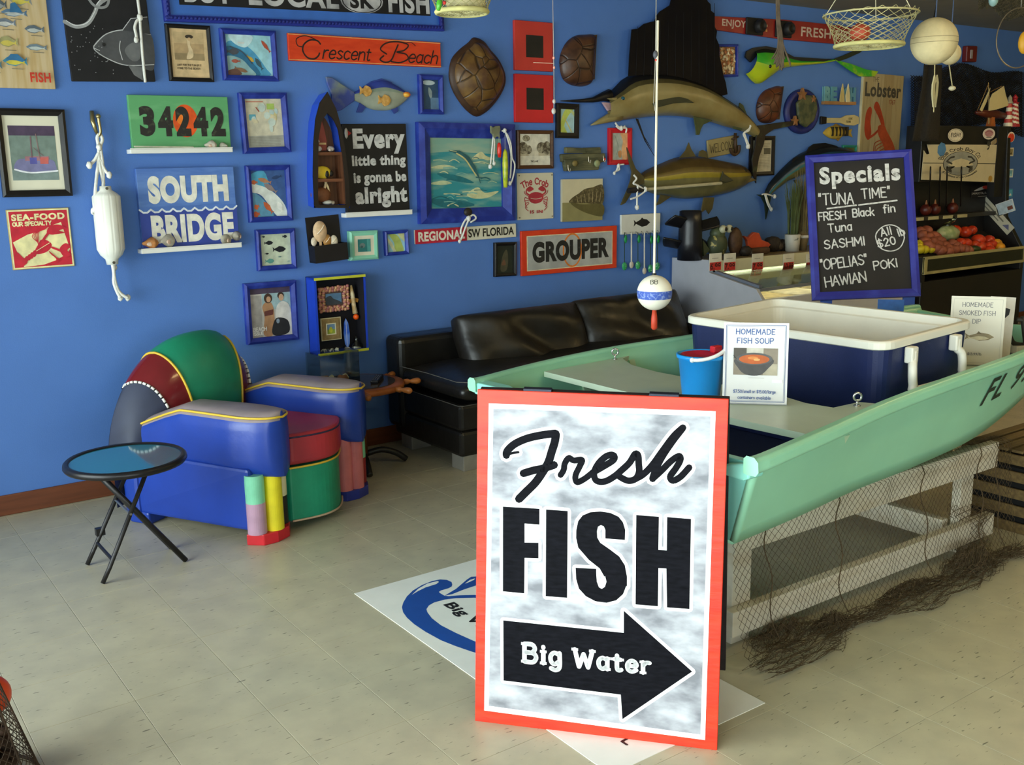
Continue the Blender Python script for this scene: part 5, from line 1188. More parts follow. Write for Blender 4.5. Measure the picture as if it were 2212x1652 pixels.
# 28 boat photograph, seafood tin, south bridge
t, w, h = wall_thing('boat_photo', 'shrimp boat photograph with white mat in a black frame', 'picture', [(-14, 236), (137, 235), (154, 421), (3, 428)])
frame_mesh(w, h, .03, .03, 0, .3).build('frame', BLKF, t); MB().box(-w/2 + .02, w/2 - .02, -h/2 + .02, h/2 - .02, .003, .012).build('mat_board', M('e2dcc4', rough=.6, amt=.03), t)
p = Pic(w * .66, h * .62, .0125); p.rect('74857c', 0, 0, 1, 1); p.rect('4a3a52', 0, .82, 1, 1); p.rect('7a8a86', 0, 0, 1, .2)
p.poly('7a78a0', [(.05, .2), (.12, .36), (.3, .4), (.85, .38), (.95, .28), (.9, .17), (.3, .15)], True); p.rect('a07078', .3, .36, .82, .44); p.rect('5858a0', .4, .3, .55, .42); p.rect('c06058', .62, .3, .8, .42); p.line('7a5a60', [(.45, .42), (.46, .8)], .02); p.line('8a6a68', [(.62, .4), (.58, .85)], .015); p.line('7a5a60', [(.5, .6), (.7, .45)], .01); p.line('e8e8ec', [(.06, .2), (.4, .14), (.98, .17)], .03, True); p.done(t)
t, p, w, h = board('seafood_sign', 'red and cream tin sign of a lobster reading SEA FOOD', [(11.4, 453), (147, 448), (161, 574), (27.5, 583.7)], .006, M('b09a60', rough=.5, amt=.2), bev=.002)
RD, CM = 'c22034', 'e6dca4'
p.rect(CM, .012, .012, .988, .988); p.rect(RD, .035, .035, .965, .965); p.poly(CM, [(.05, .46), (.3, .58), (.5, .62), (.72, .72), (.85, .76), (.95, .3), (.9, .22), (.7, .12), (.5, .06), (.18, .04)], False)
p.text(CM, 'SEA-FOOD', .07, .81, .92, .92, .045, 1.08); p.pen(CM, 'OUR SPECIALTY', .08, .725, .062, .018, gap=1.2)
p.poly(RD, [(.44, .40), (.5, .48), (.6, .46), (.66, .38), (.58, .28), (.42, .24), (.38, .3)], True)
for k in range(6): p.line(RD, [(.42 - k * .045, .32 - k * .03), (.36 - k * .045, .22 - k * .025)], .045)
p.poly(RD, [(.18, .2), (.08, .3), (.06, .1), (.14, .05), (.24, .12)], True); p.line(RD, [(.52, .46), (.6, .56), (.66, .62)], .04, True); p.poly(RD, [(.6, .6), (.66, .7), (.8, .72), (.92, .66), (.8, .62), (.9, .58), (.74, .56), (.66, .56)], True); p.line(RD, [(.66, .34), (.78, .28), (.82, .24)], .035, True); p.poly(RD, [(.8, .22), (.78, .32), (.88, .4), (.96, .34), (.9, .28), (.95, .2), (.86, .16)], True)
for k in range(5): p.line(RD, [(.44, .44 - k * .01), (.36 + k * .03, .54 + k * .02), (.42 + k * .05, .62 + k * .01)], .01, True); p.line(RD, [(.6, .28), (.66 + k * .02, .2 - k * .02), (.8 - k * .05, .12 - k * .01)], .01, True)
p.line(CM, [(.4, .3), (.62, .42)], .01); p.done(t)
t, p, w, h = board('south_bridge_sign', 'blue canvas sign with white letters SOUTH BRIDGE over a wave line', [(288.5, 365.6), (501, 358), (511, 528), (306, 541)], .03, M('4f74bc', rough=.6, second='6a8fd0', thr=(.4, .7), scale=9, stretch=(.6, 2.5, 1)))
p.rect(M('34479c', rough=.6, amt=.15, scale=10), 0, .0, 1, .5)
wv = []
for k in range(9):
    x0 = k / 9; wv += [(x0, .5), (x0 + .035, .465), (x0 + .075, .465)]
wv.append((1, .5)); p.poly(M('4f74bc', rough=.6, amt=.12), wv + [(1, .53), (0, .53)]); p.line('dfe4ea', wv, .022)
p.text('e6e2d4', 'SOUTH', .10, .565, .925, .905, .06, 1.05); p.text('e6e2d4', 'BRIDGE', .10, .075, .955, .43, .05, 1.02); p.done(t, 'lettering')
ledge('white ledge under the blue south bridge sign', [(305, 540), (520, 525), (525, 534), (307, 548)])
for i, (x, y, L, c, lb) in enumerate(((325, 530, .09, 'c88850', 'orange whelk'), (362, 526, .10, 'b8b0a0', 'long grey whelk'), (487, 522, .085, 'b8b09a', 'rough grey oyster'), (512, 513, .075, 'a8a090', 'dark barnacled'))):
    q = on_ledge(x, y, .045); shell_whelk('sea_shell', lb + ' shell on the ledge under the blue south bridge sign', (q.x, q.y, q.z - .012), L, .2 + i * .4, c)
# 29 rope in front of the chalk drawing, fender on its cleat
rope('hanging_rope', 'thin white rope hanging with a knot in front of the chalk fish drawing', [[(297, -5), (301, 25), (302, 40), (305, 80), (309, 130), (314, 178)], [(302, 40), (295, 46), (291, 60), (294, 75), (295, 90)]], .007, knots=((302, 38, .014), (294, 86, .012)), off=.06)
f = thing('boat_fender', 'white ribbed boat fender hanging by rope from a wall hook', 'fender', (0, 0, 0))
a, b = on_y(227, 385 + 17, WALLY - .075), on_y(243, 571, WALLY - .075); d = (b - a); L = d.length; d.normalize()
prof = [(.0, 0), (.026, 0), (.028, .05), (.05, .09), (.064, .13), (.064, .80), (.05, .88), (.03, .93), (.026, 1), (0, 1)]
prof = [(r, z * L) for r, z in prof]
rot = Vector((0, 0, 1)).rotation_difference(d).to_matrix().to_4x4(); T = Matrix.Translation(a) @ rot
mb = MB(); mb.T = T; n_ = 96
vs = []; 
for r, z in prof:
    for k in range(n_):
        t_ = 2 * PI * k / n_; rr = r * (1 - (.035 if (.12 * L < z < .85 * L) and k % 8 == 0 else 0)); vs.append((rr * cos(t_), rr * sin(t_), z))
mb.add(vs, [(i * n_ + k, i * n_ + (k + 1) % n_, (i + 1) * n_ + (k + 1) % n_, (i + 1) * n_ + k) for i in range(len(prof) - 1) for k in range(n_)])
VN = M('eceade', rough=.35, amt=.04)
mb.build('body', VN, f, smooth=True)
for q, e in ((a, .02), (b, -.02)):
    c = q + d * (L * (.028 if e > 0 else -.028)); MB().tube([c + Vector((0, -.03, 0)), c + Vector((0, .03, 0))], .007, 8).build('eyelet', M('4a463c', rough=.6), f)
RPE = M('e8e5dc', rough=.85, amt=.08, scale=80, bump=.3)
for pts in ([(224, 398), (218, 372), (214, 345), (213, 318), (210, 297), (216, 290), (221, 302), (217, 318), (221, 350), (223, 385), (223, 405)], [(214, 335), (210, 370), (206, 410), (203, 455), (201, 460)], [(213, 330), (205, 345), (193, 357)], [(217, 345), (225, 365), (236, 378)], [(242, 565), (246, 590), (246, 610), (253, 630), (260, 643)], [(245, 570), (247, 600), (254, 625), (265, 637), (276, 643)]):
    MB().tube(catmull([tuple(on_y(x, y, WALLY - .05 - (.03 if y > 400 else 0))) for x, y in pts], 4), .0085, 6).build('rope', RPE, f, smooth=True)
for x, y in ((214, 318), (193, 357), (202, 456), (247, 577), (260, 643), (276, 643), (236, 378)): MB().ball(on_y(x, y, WALLY - .06), (.014, .014, .017), 8, 6, jit=.12).build('knot', RPE, f, smooth=True)
hk = thing('wall_hook', 'brass snap hook screwed to the wall above the white fender', 'hook', (0, 0, 0)); BR_ = M('a8986a', metal=.85, rough=.3)
MB().tube([on_y(198, 240, WALLY - .01), on_y(200, 262, WALLY - .02), on_y(208, 285, WALLY - .035)], [.010, .011, .008], 8).build('plate', BR_, hk, smooth=True)
MB().tube(catmull([tuple(on_y(x, y, WALLY - o_)) for x, y, o_ in ((208, 285, .035), (213, 293, .05), (217, 285, .06), (214, 265, .06), (212, 252, .06))], 5), .007, 8).build('hook_arm', BR_, hk, smooth=True); MB().ball(on_y(212, 251, WALLY - .06), .012, 10, 8).build('tip', BR_, hk, smooth=True)
# 30 key rack with fish
t, p, w, h = board('hook_rack', 'white wooden hook rack with black fish silhouette', [(1337.5, 464), (1422, 460), (1422.5, 502), (1338.7, 506)], .018, M('d3d2c8', rough=.6, amt=.06), 'rack')
p.fish('1c1a1a', .52, .55, .42, .42, -1); p.poly('1c1a1a', [(.44, .62), (.52, .82), (.6, .66)]); p.done(t)
for i in range(7):
    x = -w/2 + .03 + i * (w - .06) / 6
    MB().tube(catmull([(x, -h/2 + .014, .018), (x, -h/2 + .008, .03), (x, -h/2 - .006, .032), (x, -h/2 - .002, .042)], 3), .0022, 6).build('cup_hook', M('8a867c', metal=.7, rough=.4), t)
for i, (x, y1, kind) in enumerate(((1349, 575, 0), (1364, 572, 1), (1378, 573, 0), (1392, 585, 1), (1405, 580, 0), (1420, 575, 0))):
    o = thing('key_tag', ('green oval float tag' if kind == 0 else 'white bead cord') + ' on hook ' + ('one', 'two', 'three', 'four', 'five', 'six')[i] + ' of the fish rack', 'tag', (0, 0, 0), 0, 'tags on the fish hook rack')
    A_ = on_y(x, 502, WALLY - .04); B_ = on_y(x, y1, WALLY - .035)
    MB().tube([A_, B_], .0028 if kind == 0 else .005, 6).build('cord', M('1f3a2a' if kind == 0 else 'c8c4b8', rough=.7), o)
    if kind == 0:
        MB().ball(A_.lerp(B_, .2) + Vector((.01, 0, 0)), (.014, .008, .028), 10, 8).build('loop', M('1d8a4a', rough=.4), o, smooth=True)
        MB().ball(B_, (.022, .01, .028), 12, 8).build('tag_body', M('2f9a5c', rough=.4, second='b8d8c0', thr=(.55, .65), scale=90), o, smooth=True)
    else: MB().ball(B_, (.018, .01, .024), 12, 8).build('tag_body', M('c8beb0', rough=.4), o, smooth=True)

# ================================================================ MOUNTED FISH AND THE FAR PART OF THE WALL
def fins(t, ref, lst, m, z0=.01, z1=.018, name='fin'):
    for q in lst: MB().prism(px_poly(q, ref), z0, z1).build(name, m, t, bevel=.002)
ref = W(1450, 215)
t = wall_empty('mounted_sailfish', 'huge mounted sailfish with black raised sail and open jaw', 'mounted fish', ref)
SBK = M('0d0c10', rough=.5, amt=.3, scale=9); SBD = M('94875a', rough=.32, second='7c6a3c', thr=(.4, .7), scale=5)
top = px_poly([(1300, 212), (1322, 190), (1345, 168), (1380, 160), (1420, 160), (1460, 167), (1505, 182), (1545, 205), (1585, 232), (1612, 257), (1628, 276)], ref)
bot = px_poly([(1296, 262), (1325, 262), (1360, 257), (1400, 252), (1440, 250), (1485, 254), (1525, 262), (1560, 273), (1590, 281), (1610, 289), (1624, 296)], ref)
fish_body(top, bot, .13, .02, [.14, .24, 1.1]).build('body', [SBK, M('4c4428', rough=.35, amt=.25), SBD], t, smooth=True)
sail = [(1343, 166), (1345, 122), (1350, 66), (1364, 64), (1376, 54), (1399, 48), (1404, 36), (1410, 28), (1432, 14), (1437, -10), (1450, -40), (1495, -40), (1507, -8), (1513, 6), (1519, 12), (1520, 26), (1528, 32), (1528, 60), (1533, 70), (1531, 84), (1538, 100), (1538, 122), (1543, 142), (1547, 165), (1552, 180), (1556, 205), (1545, 208), (1505, 186), (1460, 170), (1420, 163), (1380, 163)]
MB().prism(px_poly(sail, ref), .06, .068).build('sail', M('0b090e', rough=.7, second='15100e', thr=(.4, .7), scale=5, spec=.15), t)
for k in range(11):
    x0, x1 = 1358 + k * 17, 1362 + k * 16.5; y0 = 165 + max(0, k - 5) * 6
    a, b = px_poly([(x0, y0), (x1, max(5, 60 - k * 5))], ref); MB().tube([(a[0], a[1], .07), (b[0], b[1], .069)], [.004, .0015], 6).build('sail_ray', M('130f0e', rough=.7, spec=.15), t)
P = px_poly([(1200, 219), (1240, 219), (1269, 217), (1290, 210), (1305, 207)], ref)
MB().tube([(x, y, .05) for x, y in P], [.003, .010, .016, .028, .04], 10).build('bill', SBK, t, smooth=True)
P = px_poly([(1265, 271), (1285, 263), (1305, 255), (1325, 248)], ref); MB().tube([(x, y, .05) for x, y in P], [.003, .018, .03, .045], 10).build('lower_jaw', SBD, t, smooth=True)
P = px_poly([(1292, 214), (1312, 222), (1316, 234), (1300, 242), (1312, 250), (1334, 246), (1338, 224), (1322, 210)], ref); MB().prism(P, .03, .10).build('cheek', SBD, t, bevel=.02)
P = px_poly([(1290, 222), (1312, 224), (1314, 236), (1302, 240)], ref); MB().prism(P, .04, .06).build('mouth', M('c8a0a0', rough=.4), t)
c = px_poly([(1321, 216)], ref)[0]; MB().ball((c[0], c[1], .105), .018, 12, 8).build('eye', M('2a5a68', rough=.1, second='101418', thr=(.45, .55), scale=40), t, smooth=True)
fins(t, ref, ([(1378, 226), (1391, 217), (1434, 212), (1452, 216), (1467, 225), (1450, 224), (1421, 226), (1383, 236)],), M('20281c', rough=.4, amt=.3), .135, .145, 'pectoral_fin')
fins(t, ref, ([(1485, 252), (1490, 280), (1491, 292), (1498, 292), (1501, 280), (1506, 270), (1526, 261)], [(1570, 272), (1572, 279), (1588, 283), (1590, 278)], [(1583, 232), (1585, 223), (1592, 228), (1600, 248), (1608, 256)]), M('3a4428', rough=.5, amt=.3), .05, .058)
fins(t, ref, ([(1624, 272), (1640, 270), (1665, 266), (1703, 262), (1700, 272), (1660, 280), (1642, 292), (1638, 312), (1628, 340), (1623, 370), (1622, 396), (1616, 380), (1613, 345), (1620, 315), (1622, 296)],), M('231c16', rough=.5, second='4a5838', thr=(.55, .75), scale=8), .04, .052, 'tail')
for a_, b_ in (((1363, 257), (1407, 345)), ((1366, 258), (1398, 325))):
    P = px_poly([a_, ((a_[0] + b_[0]) / 2 - 3, (a_[1] + b_[1]) / 2 + 3), b_], ref); MB().tube([(x, y, .05) for x, y in P], [.005, .004, .001], 6).build('pelvic_fin', SBK, t)
rope('rope_tie', 'white rope tied round the tail of the sailfish', [[(1621, 270), (1618, 282), (1606, 288), (1610, 300), (1615, 316)], [(1608, 286), (1618, 278), (1622, 272)], [(1608, 288), (1613, 302), (1619, 316)]], .006, knots=((1616, 316, .016),), off=.10)
# amberjack
ref = W(1490, 385)
t = wall_empty('mounted_amberjack', 'mounted olive and yellow amberjack above the display case', 'mounted fish', ref)
top = px_poly([(1374, 382), (1390, 368), (1421, 354), (1457, 340), (1497, 338), (1536, 344), (1562, 349), (1590, 355), (1604, 364), (1610, 376)], ref)
bot = px_poly([(1376, 396), (1391, 412), (1421, 422), (1472, 429), (1523, 425), (1562, 417), (1588, 408), (1604, 398), (1611, 388), (1611, 378)], ref)
fish_body(top, bot, .12, .02, [.22, .36, .48, 1.1]).build('body', [M('4a3a1c', rough=.35, amt=.25), M('5c4c22', rough=.35, amt=.2), M('8a7c24', rough=.35, amt=.15), M('6a6440', rough=.35, amt=.2)], t, smooth=True)
AJ = M('4c4428', rough=.5, amt=.25)
fins(t, ref, ([(1378, 382), (1360, 364), (1349, 338), (1341, 318), (1345, 345), (1352, 372), (1349, 390), (1343, 408), (1334, 428), (1328, 443), (1338, 438), (1352, 415), (1366, 402), (1378, 394)],), AJ, .05, .062, 'tail')
fins(t, ref, ([(1452, 342), (1466, 325), (1473, 308), (1478, 322), (1488, 338)], [(1494, 338), (1496, 327), (1503, 324), (1511, 328), (1514, 342)], [(1412, 420), (1408, 432), (1402, 444), (1412, 440), (1436, 424)], [(1505, 426), (1499, 460), (1510, 452), (1516, 462), (1524, 450), (1528, 426)]), AJ, .06, .068)
fins(t, ref, ([(1529, 370), (1532, 376), (1544, 384), (1552, 390), (1535, 394), (1524, 390)],), M('3c3c2c', rough=.5), .135, .145, 'pectoral_fin')
P = px_poly([(1583, 402), (1600, 394), (1618, 389), (1606, 384), (1590, 392)], ref); MB().prism(P, .05, .08).build('lower_jaw', M('6a5a34', rough=.4), t, bevel=.006)
c = px_poly([(1590, 368)], ref)[0]; MB().ball((c[0], c[1], .085), .013, 10, 8).build('eye', M('1a1810', rough=.1), t, smooth=True)
rd = thing('fish_bat', 'thin pale rod with black grip hanging in front of the amberjack', 'rod', (0, 0, 0))
MB().tube([on_y(1393, 409, WALLY - .17), on_y(1558, 395.6, WALLY - .17)], .011, 8).build('shaft', M('b0a888', rough=.5, amt=.1), rd); MB().tube([on_y(1357, 412, WALLY - .17), on_y(1394, 409, WALLY - .17)], .018, 8).build('grip', M('161416', rough=.6), rd)
rope('rope_tie', 'white rope tied round the tail of the amberjack', [[(1369, 378), (1375, 386), (1368, 396), (1377, 401), (1376, 420), (1376, 447)], [(1377, 400), (1392, 412), (1378, 424), (1362, 430)], [(1392, 405), (1395, 410), (1390, 416)]], .0065, knots=((1376, 448, .014), (1393, 409, .016)), off=.18)
# wahoo behind the specials board
ref = W(1720, 375)
t = wall_empty('mounted_wahoo', 'slender blue-green mounted fish curving behind the specials board', 'mounted fish', ref)
top = px_poly([(1645, 422), (1652, 402), (1664, 386), (1687, 361), (1712, 339), (1738, 325), (1770, 316), (1810, 318), (1850, 330)], ref); bot = px_poly([(1654, 425), (1664, 414), (1680, 402), (1695, 391), (1733, 376), (1770, 368), (1800, 362), (1830, 352), (1852, 338)], ref)
fish_body(top, bot, .08, .02, [.25, .4, .52, 1.1]).build('body', [M('161c22', rough=.3, amt=.25), M('1f4258', rough=.3, amt=.2), M('2f6a70', rough=.3, amt=.2), M('5c5a34', rough=.35, amt=.2)], t, smooth=True)
fins(t, ref, ([(1730, 330), (1737, 318), (1747, 311), (1772, 309), (1795, 315), (1812, 326), (1790, 326)], [(1698, 352), (1704, 341), (1712, 338), (1716, 343)], [(1704, 389), (1707, 396), (1712, 388)]), M('121216', rough=.5), .04, .05)
fins(t, ref, ([(1652, 408), (1640, 420), (1626, 420), (1636, 426), (1643, 440), (1646, 474), (1652, 448), (1657, 425)],), M('1c2c24', rough=.5), .03, .04, 'tail')
rope('rope_tie', 'white rope tied round the tail of the blue-green fish', [[(1646, 420), (1655, 419), (1672, 424)], [(1654, 420), (1660, 438), (1666, 450)], [(1652, 420), (1658, 440), (1664, 452)]], .006, knots=((1673, 424, .013), (1666, 452, .013)), off=.055)
# dolphin fish
ref = W(1730, 138)
t = wall_empty('mounted_dolphin_fish', 'bright green and yellow mounted dolphin fish with blunt head', 'mounted fish', ref)
top = px_poly([(1621, 110), (1640, 105), (1665, 109), (1690, 121), (1720, 130), (1770, 131), (1797, 128)], ref); bot = px_poly([(1606, 160), (1628, 182), (1648, 172), (1680, 150), (1720, 143), (1770, 138), (1797, 133)], ref)
fish_body(top, bot, .09, .02, [.12, .5, 1.1]).build('body', [M('17251a', rough=.3, amt=.2), M('2f9a2c', rough=.3, second='57b02a', thr=(.4, .7), scale=6), M('b8c020', rough=.3, second='8cb424', thr=(.45, .75), scale=5)], t, smooth=True)
fins(t, ref, ([(1600, 124), (1603, 112), (1618, 104), (1645, 101), (1672, 106), (1705, 124), (1770, 128), (1790, 128), (1770, 134), (1705, 133), (1680, 120), (1650, 110), (1630, 110), (1622, 124), (1612, 136)],), M('15171c', rough=.5), .03, .045, 'dorsal_fin')
fins(t, ref, ([(1792, 128), (1812, 121), (1835, 111), (1862, 101), (1850, 114), (1822, 127), (1802, 134)],), M('1f2a1c', rough=.5), .03, .04, 'tail'); fins(t, ref, ([(1795, 130), (1830, 139), (1862, 151), (1888, 155), (1880, 166), (1848, 166), (1825, 152), (1808, 140)],), M('3fa82e', rough=.4, second='a8c42c', thr=(.45, .6), scale=10), .03, .04, 'tail')
c = px_poly([(1638, 146)], ref)[0]; MB().ball((c[0], c[1], .105), .014, 10, 8).build('eye', M('14140c', rough=.2), t, smooth=True)
# water ski
t, w, h = wall_thing('water_ski', 'long red water ski with black bindings reading ENJOY FRESH FISH', 'ski', [(1525, 32), (1862, 56), (1862, 106), (1527, 66)])
pts = []
for k in range(41):
    u = k / 40; s_ = h * (.5 if u < .8 else .5 * math.sqrt(max(0, 1 - ((u - .8) / .2) ** 2))) * (.62 + .38 * min(1, u / .45)); pts.append((-w/2 + w * u, s_))
MB().prism(pts + [(a, -b) for a, b in pts[::-1]], .004, .022).build('ski_board', M('8f2020', rough=.35, amt=.12), t, bevel=.003)
p = Pic(w, h, .0224); p.text('c8b8a8', 'ENJOY', .075, .3, .215, .74, .02, 1.05); p.text('c8b8a8', 'FRESH FISH', .56, .24, .93, .74, .02, 1.05); p.rect('d8a05c', .335, .3, .345, .42); p.rect('d8c8a0', .335, .55, .345, .66); p.done(t, 'lettering')
for a in (.26, .44):
    x = -w/2 + w * a; MB().box(x - w * .05, x + w * .05, -h * .42, h * .42, .022, .04).build('binding_plate', M('15120f', rough=.6), t, bevel=.006)
    MB().lathe([(h * .3, 0), (h * .34, .02), (h * .3, .05), (h * .22, .06), (h * .2, .05)], 18, c=(x + w * .015, 0, .036)).build('boot', M('1a1613', rough=.6), t, smooth=True)
# shell frame
t, p, w, h = framed('shell_collage', 'blue framed collage of tan sea shells by the sail', [(1542, 95), (1590, 98), (1588, 166.5), (1547, 166.5)], .016, .03, BFR, lip=.1)
MB().box(-w/2 + .014, w/2 - .014, -h/2 + .014, h/2 - .014, .006, .009).build('bed', M('8a6a48', rough=.7), t)
mbx = MB(); rr = random.Random(3)
for _ in range(90):
    mbx.ball((rr.uniform(-.42, .42) * w * .86, rr.uniform(-.44, .44) * h * .9, .014), (rr.uniform(.008, .016), rr.uniform(.008, .018), .008), 6, 5, mi=rr.randrange(4))
mbx.build('shell_pattern', [M('c8b088', rough=.5), M('d8c8a4', rough=.5), M('b08858', rough=.5), M('a8683c', rough=.5)], t, smooth=True)
# round plaque
ref = W(1729, 241); a, b = W(1692, 241), W(1766, 241); rx = (b[0] - a[0]) / 2; ry = (W(1729, 193)[1] - W(1729, 290)[1]) / 2
t = wall_empty('round_plaque', 'round blue plaque with carved fish, net and starfish', 'plaque', ref)
MB().lathe([(0, 0), (1, 0), (1, .02), (.9, .035), (.78, .03), (.74, .018), (0, .018)], 36, sx=rx, sy=ry).build('plate', M('262c66', rough=.45, amt=.2), t, smooth=True)
MB().prism(px_poly([(1714, 250), (1712, 222), (1730, 205), (1752, 208), (1756, 235), (1748, 262), (1732, 276), (1718, 268)], ref), .02, .05).build('relief_fish', M('3c4430', rough=.6, second='5c5c3c', thr=(.4, .6), scale=18, bump=.4), t, bevel=.012)
for cx, cy, s_ in ((1722, 205, .05), (1706, 262, .04), (1745, 215, .03)):
    c = px_poly([(cx, cy)], ref)[0]; MB().prism([(c[0] + (s_ if k % 2 == 0 else s_ * .45) * cos(k * PI / 5 + .3), c[1] + (s_ if k % 2 == 0 else s_ * .45) * sin(k * PI / 5 + .3)) for k in range(10)], .03, .06).build('starfish', M('8a5c34', rough=.6), t, bevel=.004)
# beach letters, paddle, small perch, green frame
t, w, h = wall_thing('beach_letters', 'pastel wooden BEACH letters with two small surfboards', 'ornament', [(1774, 184), (1843, 188), (1843, 228), (1775, 225)])
mbx = MB(); cw = w / 5
for i, ch in enumerate('BEACH'):
    if ch == 'A': continue
    vs, fs, _ = text_geo(ch, .05, 1); o = MB(); z0, z1 = .008, .024
    o.add([(-w/2 + cw * i + v[0] * cw * .92, -h/2 + .02 + v[1] * (h * .8), z1) for v in vs], fs); o.add([(-w/2 + cw * i + v[0] * cw * .92, -h/2 + .02 + v[1] * (h * .8), z0) for v in vs], fs)
    o.build('letter', M(('6fa0a4', '5f98a8', '', '6a9cb0', '5c8fa4')[i], rough=.6), t, solid=.01)
MB().box(-w/2, w/2, -h/2, -h/2 + .025, 0, .03).build('base', M('a87a4c', rough=.6), t)
for i, (x, c) in enumerate(((.02, 'c8b070'), (.075, 'd8c898'))): MB().prism([(x - .03 + i * .01, -h/2 + .02), (x - .028, .0), (x - .004, h * .62), (x + .02, 0.0), (x + .024, -h/2 + .02)], .026 + i * .01, .034 + i * .01).build('surfboard', M(c, rough=.4, amt=.15), t)
t, w, h = wall_thing('toy_paddle', 'small cream canoe paddle with dark grip', 'paddle', [(1769, 247), (1851, 247), (1851, 273), (1769, 273)])
MB().prism([(-w * .4, -.02), (-w * .4, .02), (w * .02, .018), (w * .16, h * .42), (w * .38, h * .45), (w * .5, h * .28), (w * .5, -h * .3), (w * .38, -h * .45), (w * .16, -h * .4), (w * .02, -.02)], .004, .018).build('blade', M('c8b884', rough=.5, amt=.1), t, bevel=.003); MB().prism([(-w * .5, -.03), (-w * .5, .03), (-w * .36, .026), (-w * .36, -.026)], .003, .022).build('grip', M('1a1412', rough=.5), t, bevel=.004)
p = Pic(w, h, .0185); p.pen('4a442c', 'GONE', .72, .56, .16, .03); p.pen('4a442c', 'FISHIN', .66, .3, .16, .03); p.done(t, 'lettering')
ref = W(1808, 286)
t = wall_empty('wooden_perch', 'small yellow wooden perch with dark stripes', 'fish carving', ref)
top = px_poly([(1776, 286), (1786, 276), (1800, 271), (1815, 275), (1826, 283)], ref); bot = px_poly([(1776, 288), (1786, 296), (1800, 301), (1815, 297), (1826, 289)], ref)
fish_body(top, bot, .03, .004).build('body', M('b89a3c', rough=.5, amt=.2, scale=20), t, smooth=True)
fins(t, ref, ([(1824, 284), (1838, 278), (1835, 287), (1839, 297), (1824, 290)],), M('a88c38', rough=.5), .006, .014, 'tail'); fins(t, ref, ([(1795, 273), (1803, 267), (1818, 274), (1815, 278)], [(1803, 300), (1808, 305), (1814, 298)]), M('8a6c30', rough=.5), .004, .012)
for k in range(5):
    x = 1790 + k * 8; P = px_poly([(x, 274), (x + 3, 274), (x + 2, 294), (x, 294)], ref); MB().prism(P, .012, .0375).build('stripe', M('2c2414', rough=.5), t)
t, p, w, h = framed('turquoise_picture', 'tiny turquoise picture frame above the specials board', [(1817, 313), (1847, 314), (1847, 336), (1817, 334)], .018, .02, M('2f8a78', rough=.5)); p.rect('5a6a3c', 0, 0, 1, 1); p.ell('8a4a38', .5, .5, .3, .25); p.done(t)
# lobster board
t, w, h = wall_thing('lobster_sign', 'tall plank sign with painted red lobster under the word Lobster', 'sign', [(1864, 159), (1948, 163), (1936, 348), (1850, 346)])
for k in range(4): MB().box(-w/2 + w * k / 4 + .0008, -w/2 + w * (k + 1) / 4 - .0008, -h/2, h/2, .002, .018).build('plank', M(('a8966c', 'b09e76', 'a48f66', 'ab9a72')[k], rough=.65, second='8c7850', thr=(.5, .8), scale=5, stretch=(6, .6, 1)), t)
MB().box(-w/2 - .012, -w/2, -h/2, h/2, 0, .02).build('edge_strip', M('c8bc94', rough=.6), t)
p = Pic(w, h, .0183); p.text('4a4438', 'Lobster', .04, .735, .95, .90, .03, 1.0); LB = 'a83c1e'
p.pen('7a6a4c', 'THE', .22, .91, .05, .008); p.pen('8a4a2c', '1767', .66, .665, .045, .009)
p.poly(LB, [(.08, .38), (.1, .55), (.18, .62), (.24, .58), (.22, .45), (.26, .32), (.2, .24), (.12, .28)], True); p.poly(LB, [(.28, .62), (.32, .68), (.4, .66), (.52, .52), (.58, .42), (.52, .4), (.42, .5), (.32, .58)], True)
p.line(LB, [(.2, .26), (.32, .30), (.44, .36)], .03, True); p.poly('b04a28', [(.42, .4), (.56, .42), (.66, .34), (.84, .2), (.9, .08), (.7, .06), (.56, .2), (.44, .3)], True)
for k in range(5): p.line('a8502c', [(.5 + k * .04, .24 - k * .03), (.36 + k * .03, .2 - k * .035), (.34 + k * .05, .1 - k * .02)], .014, True)
p.done(t)
# WELCOME plaque, framed document
t, w, h = wall_thing('welcome_plaque', 'oblong wooden WELCOME plaque with a brown anchor', 'sign', [(1523, 304), (1588, 290), (1590, 330), (1526, 341)])
MB().box(-w/2, w/2, -h/2, h/2, .004, .02).build('panel', M('8f8258', rough=.6, amt=.12), t, bevel=.015, seg=4)
p = Pic(w, h, .0204); p.pen('3c3420', 'WELCOME', .07, .26, .46, .045, gap=1.0, xs=.8); p.done(t, 'lettering')
AN = M('3c2818', rough=.5)
an = MB(); an.tube([(w * .4, h * .62, .03), (w * .36, -h * .5, .03)], .011, 8); an.tube([(w * .28, h * .32, .03), (w * .48, h * .38, .03)], .008, 8); an.tube(catmull([(w * .2, -h * .18, .03), (w * .26, -h * .48, .03), (w * .36, -h * .58, .03), (w * .48, -h * .42, .03), (w * .5, -h * .1, .03)], 4), .012, 8); an.build('anchor', AN, t, smooth=True)
t, p, w, h = framed('framed_notice', 'printed page in a black frame behind the sailfish tail', [(1616, 293), (1672, 295), (1668, 379), (1618, 380)], .03, .02, BLKF)
p.rect('b8b29c', 0, 0, 1, 1); p.rect('5a5648', .6, .55, .95, .75)
for k in range(16): p.line('8a8474', [(.1, .9 - k * .05), (.52 if 3 < k < 8 else .9, .9 - k * .05)], .009, rnd=False)
p.rect('2a2620', .06, .03, .14, .12); p.done(t)
# fire alarm
t, w, h = wall_thing('fire_alarm', 'red fire alarm strobe on the wall above the dark netting', 'alarm', [(2078, 99), (2100, 101), (2099, 136), (2077, 134)])
MB().box(-w/2, w/2, -h/2, h/2, 0, .05).build('housing', M('6a1c18', rough=.4), t, bevel=.01); MB().box(-w * .25, -w * .05, -h * .3, h * .25, .05, .062).build('strobe', M('9a8a84', rough=.2), t, bevel=.004)

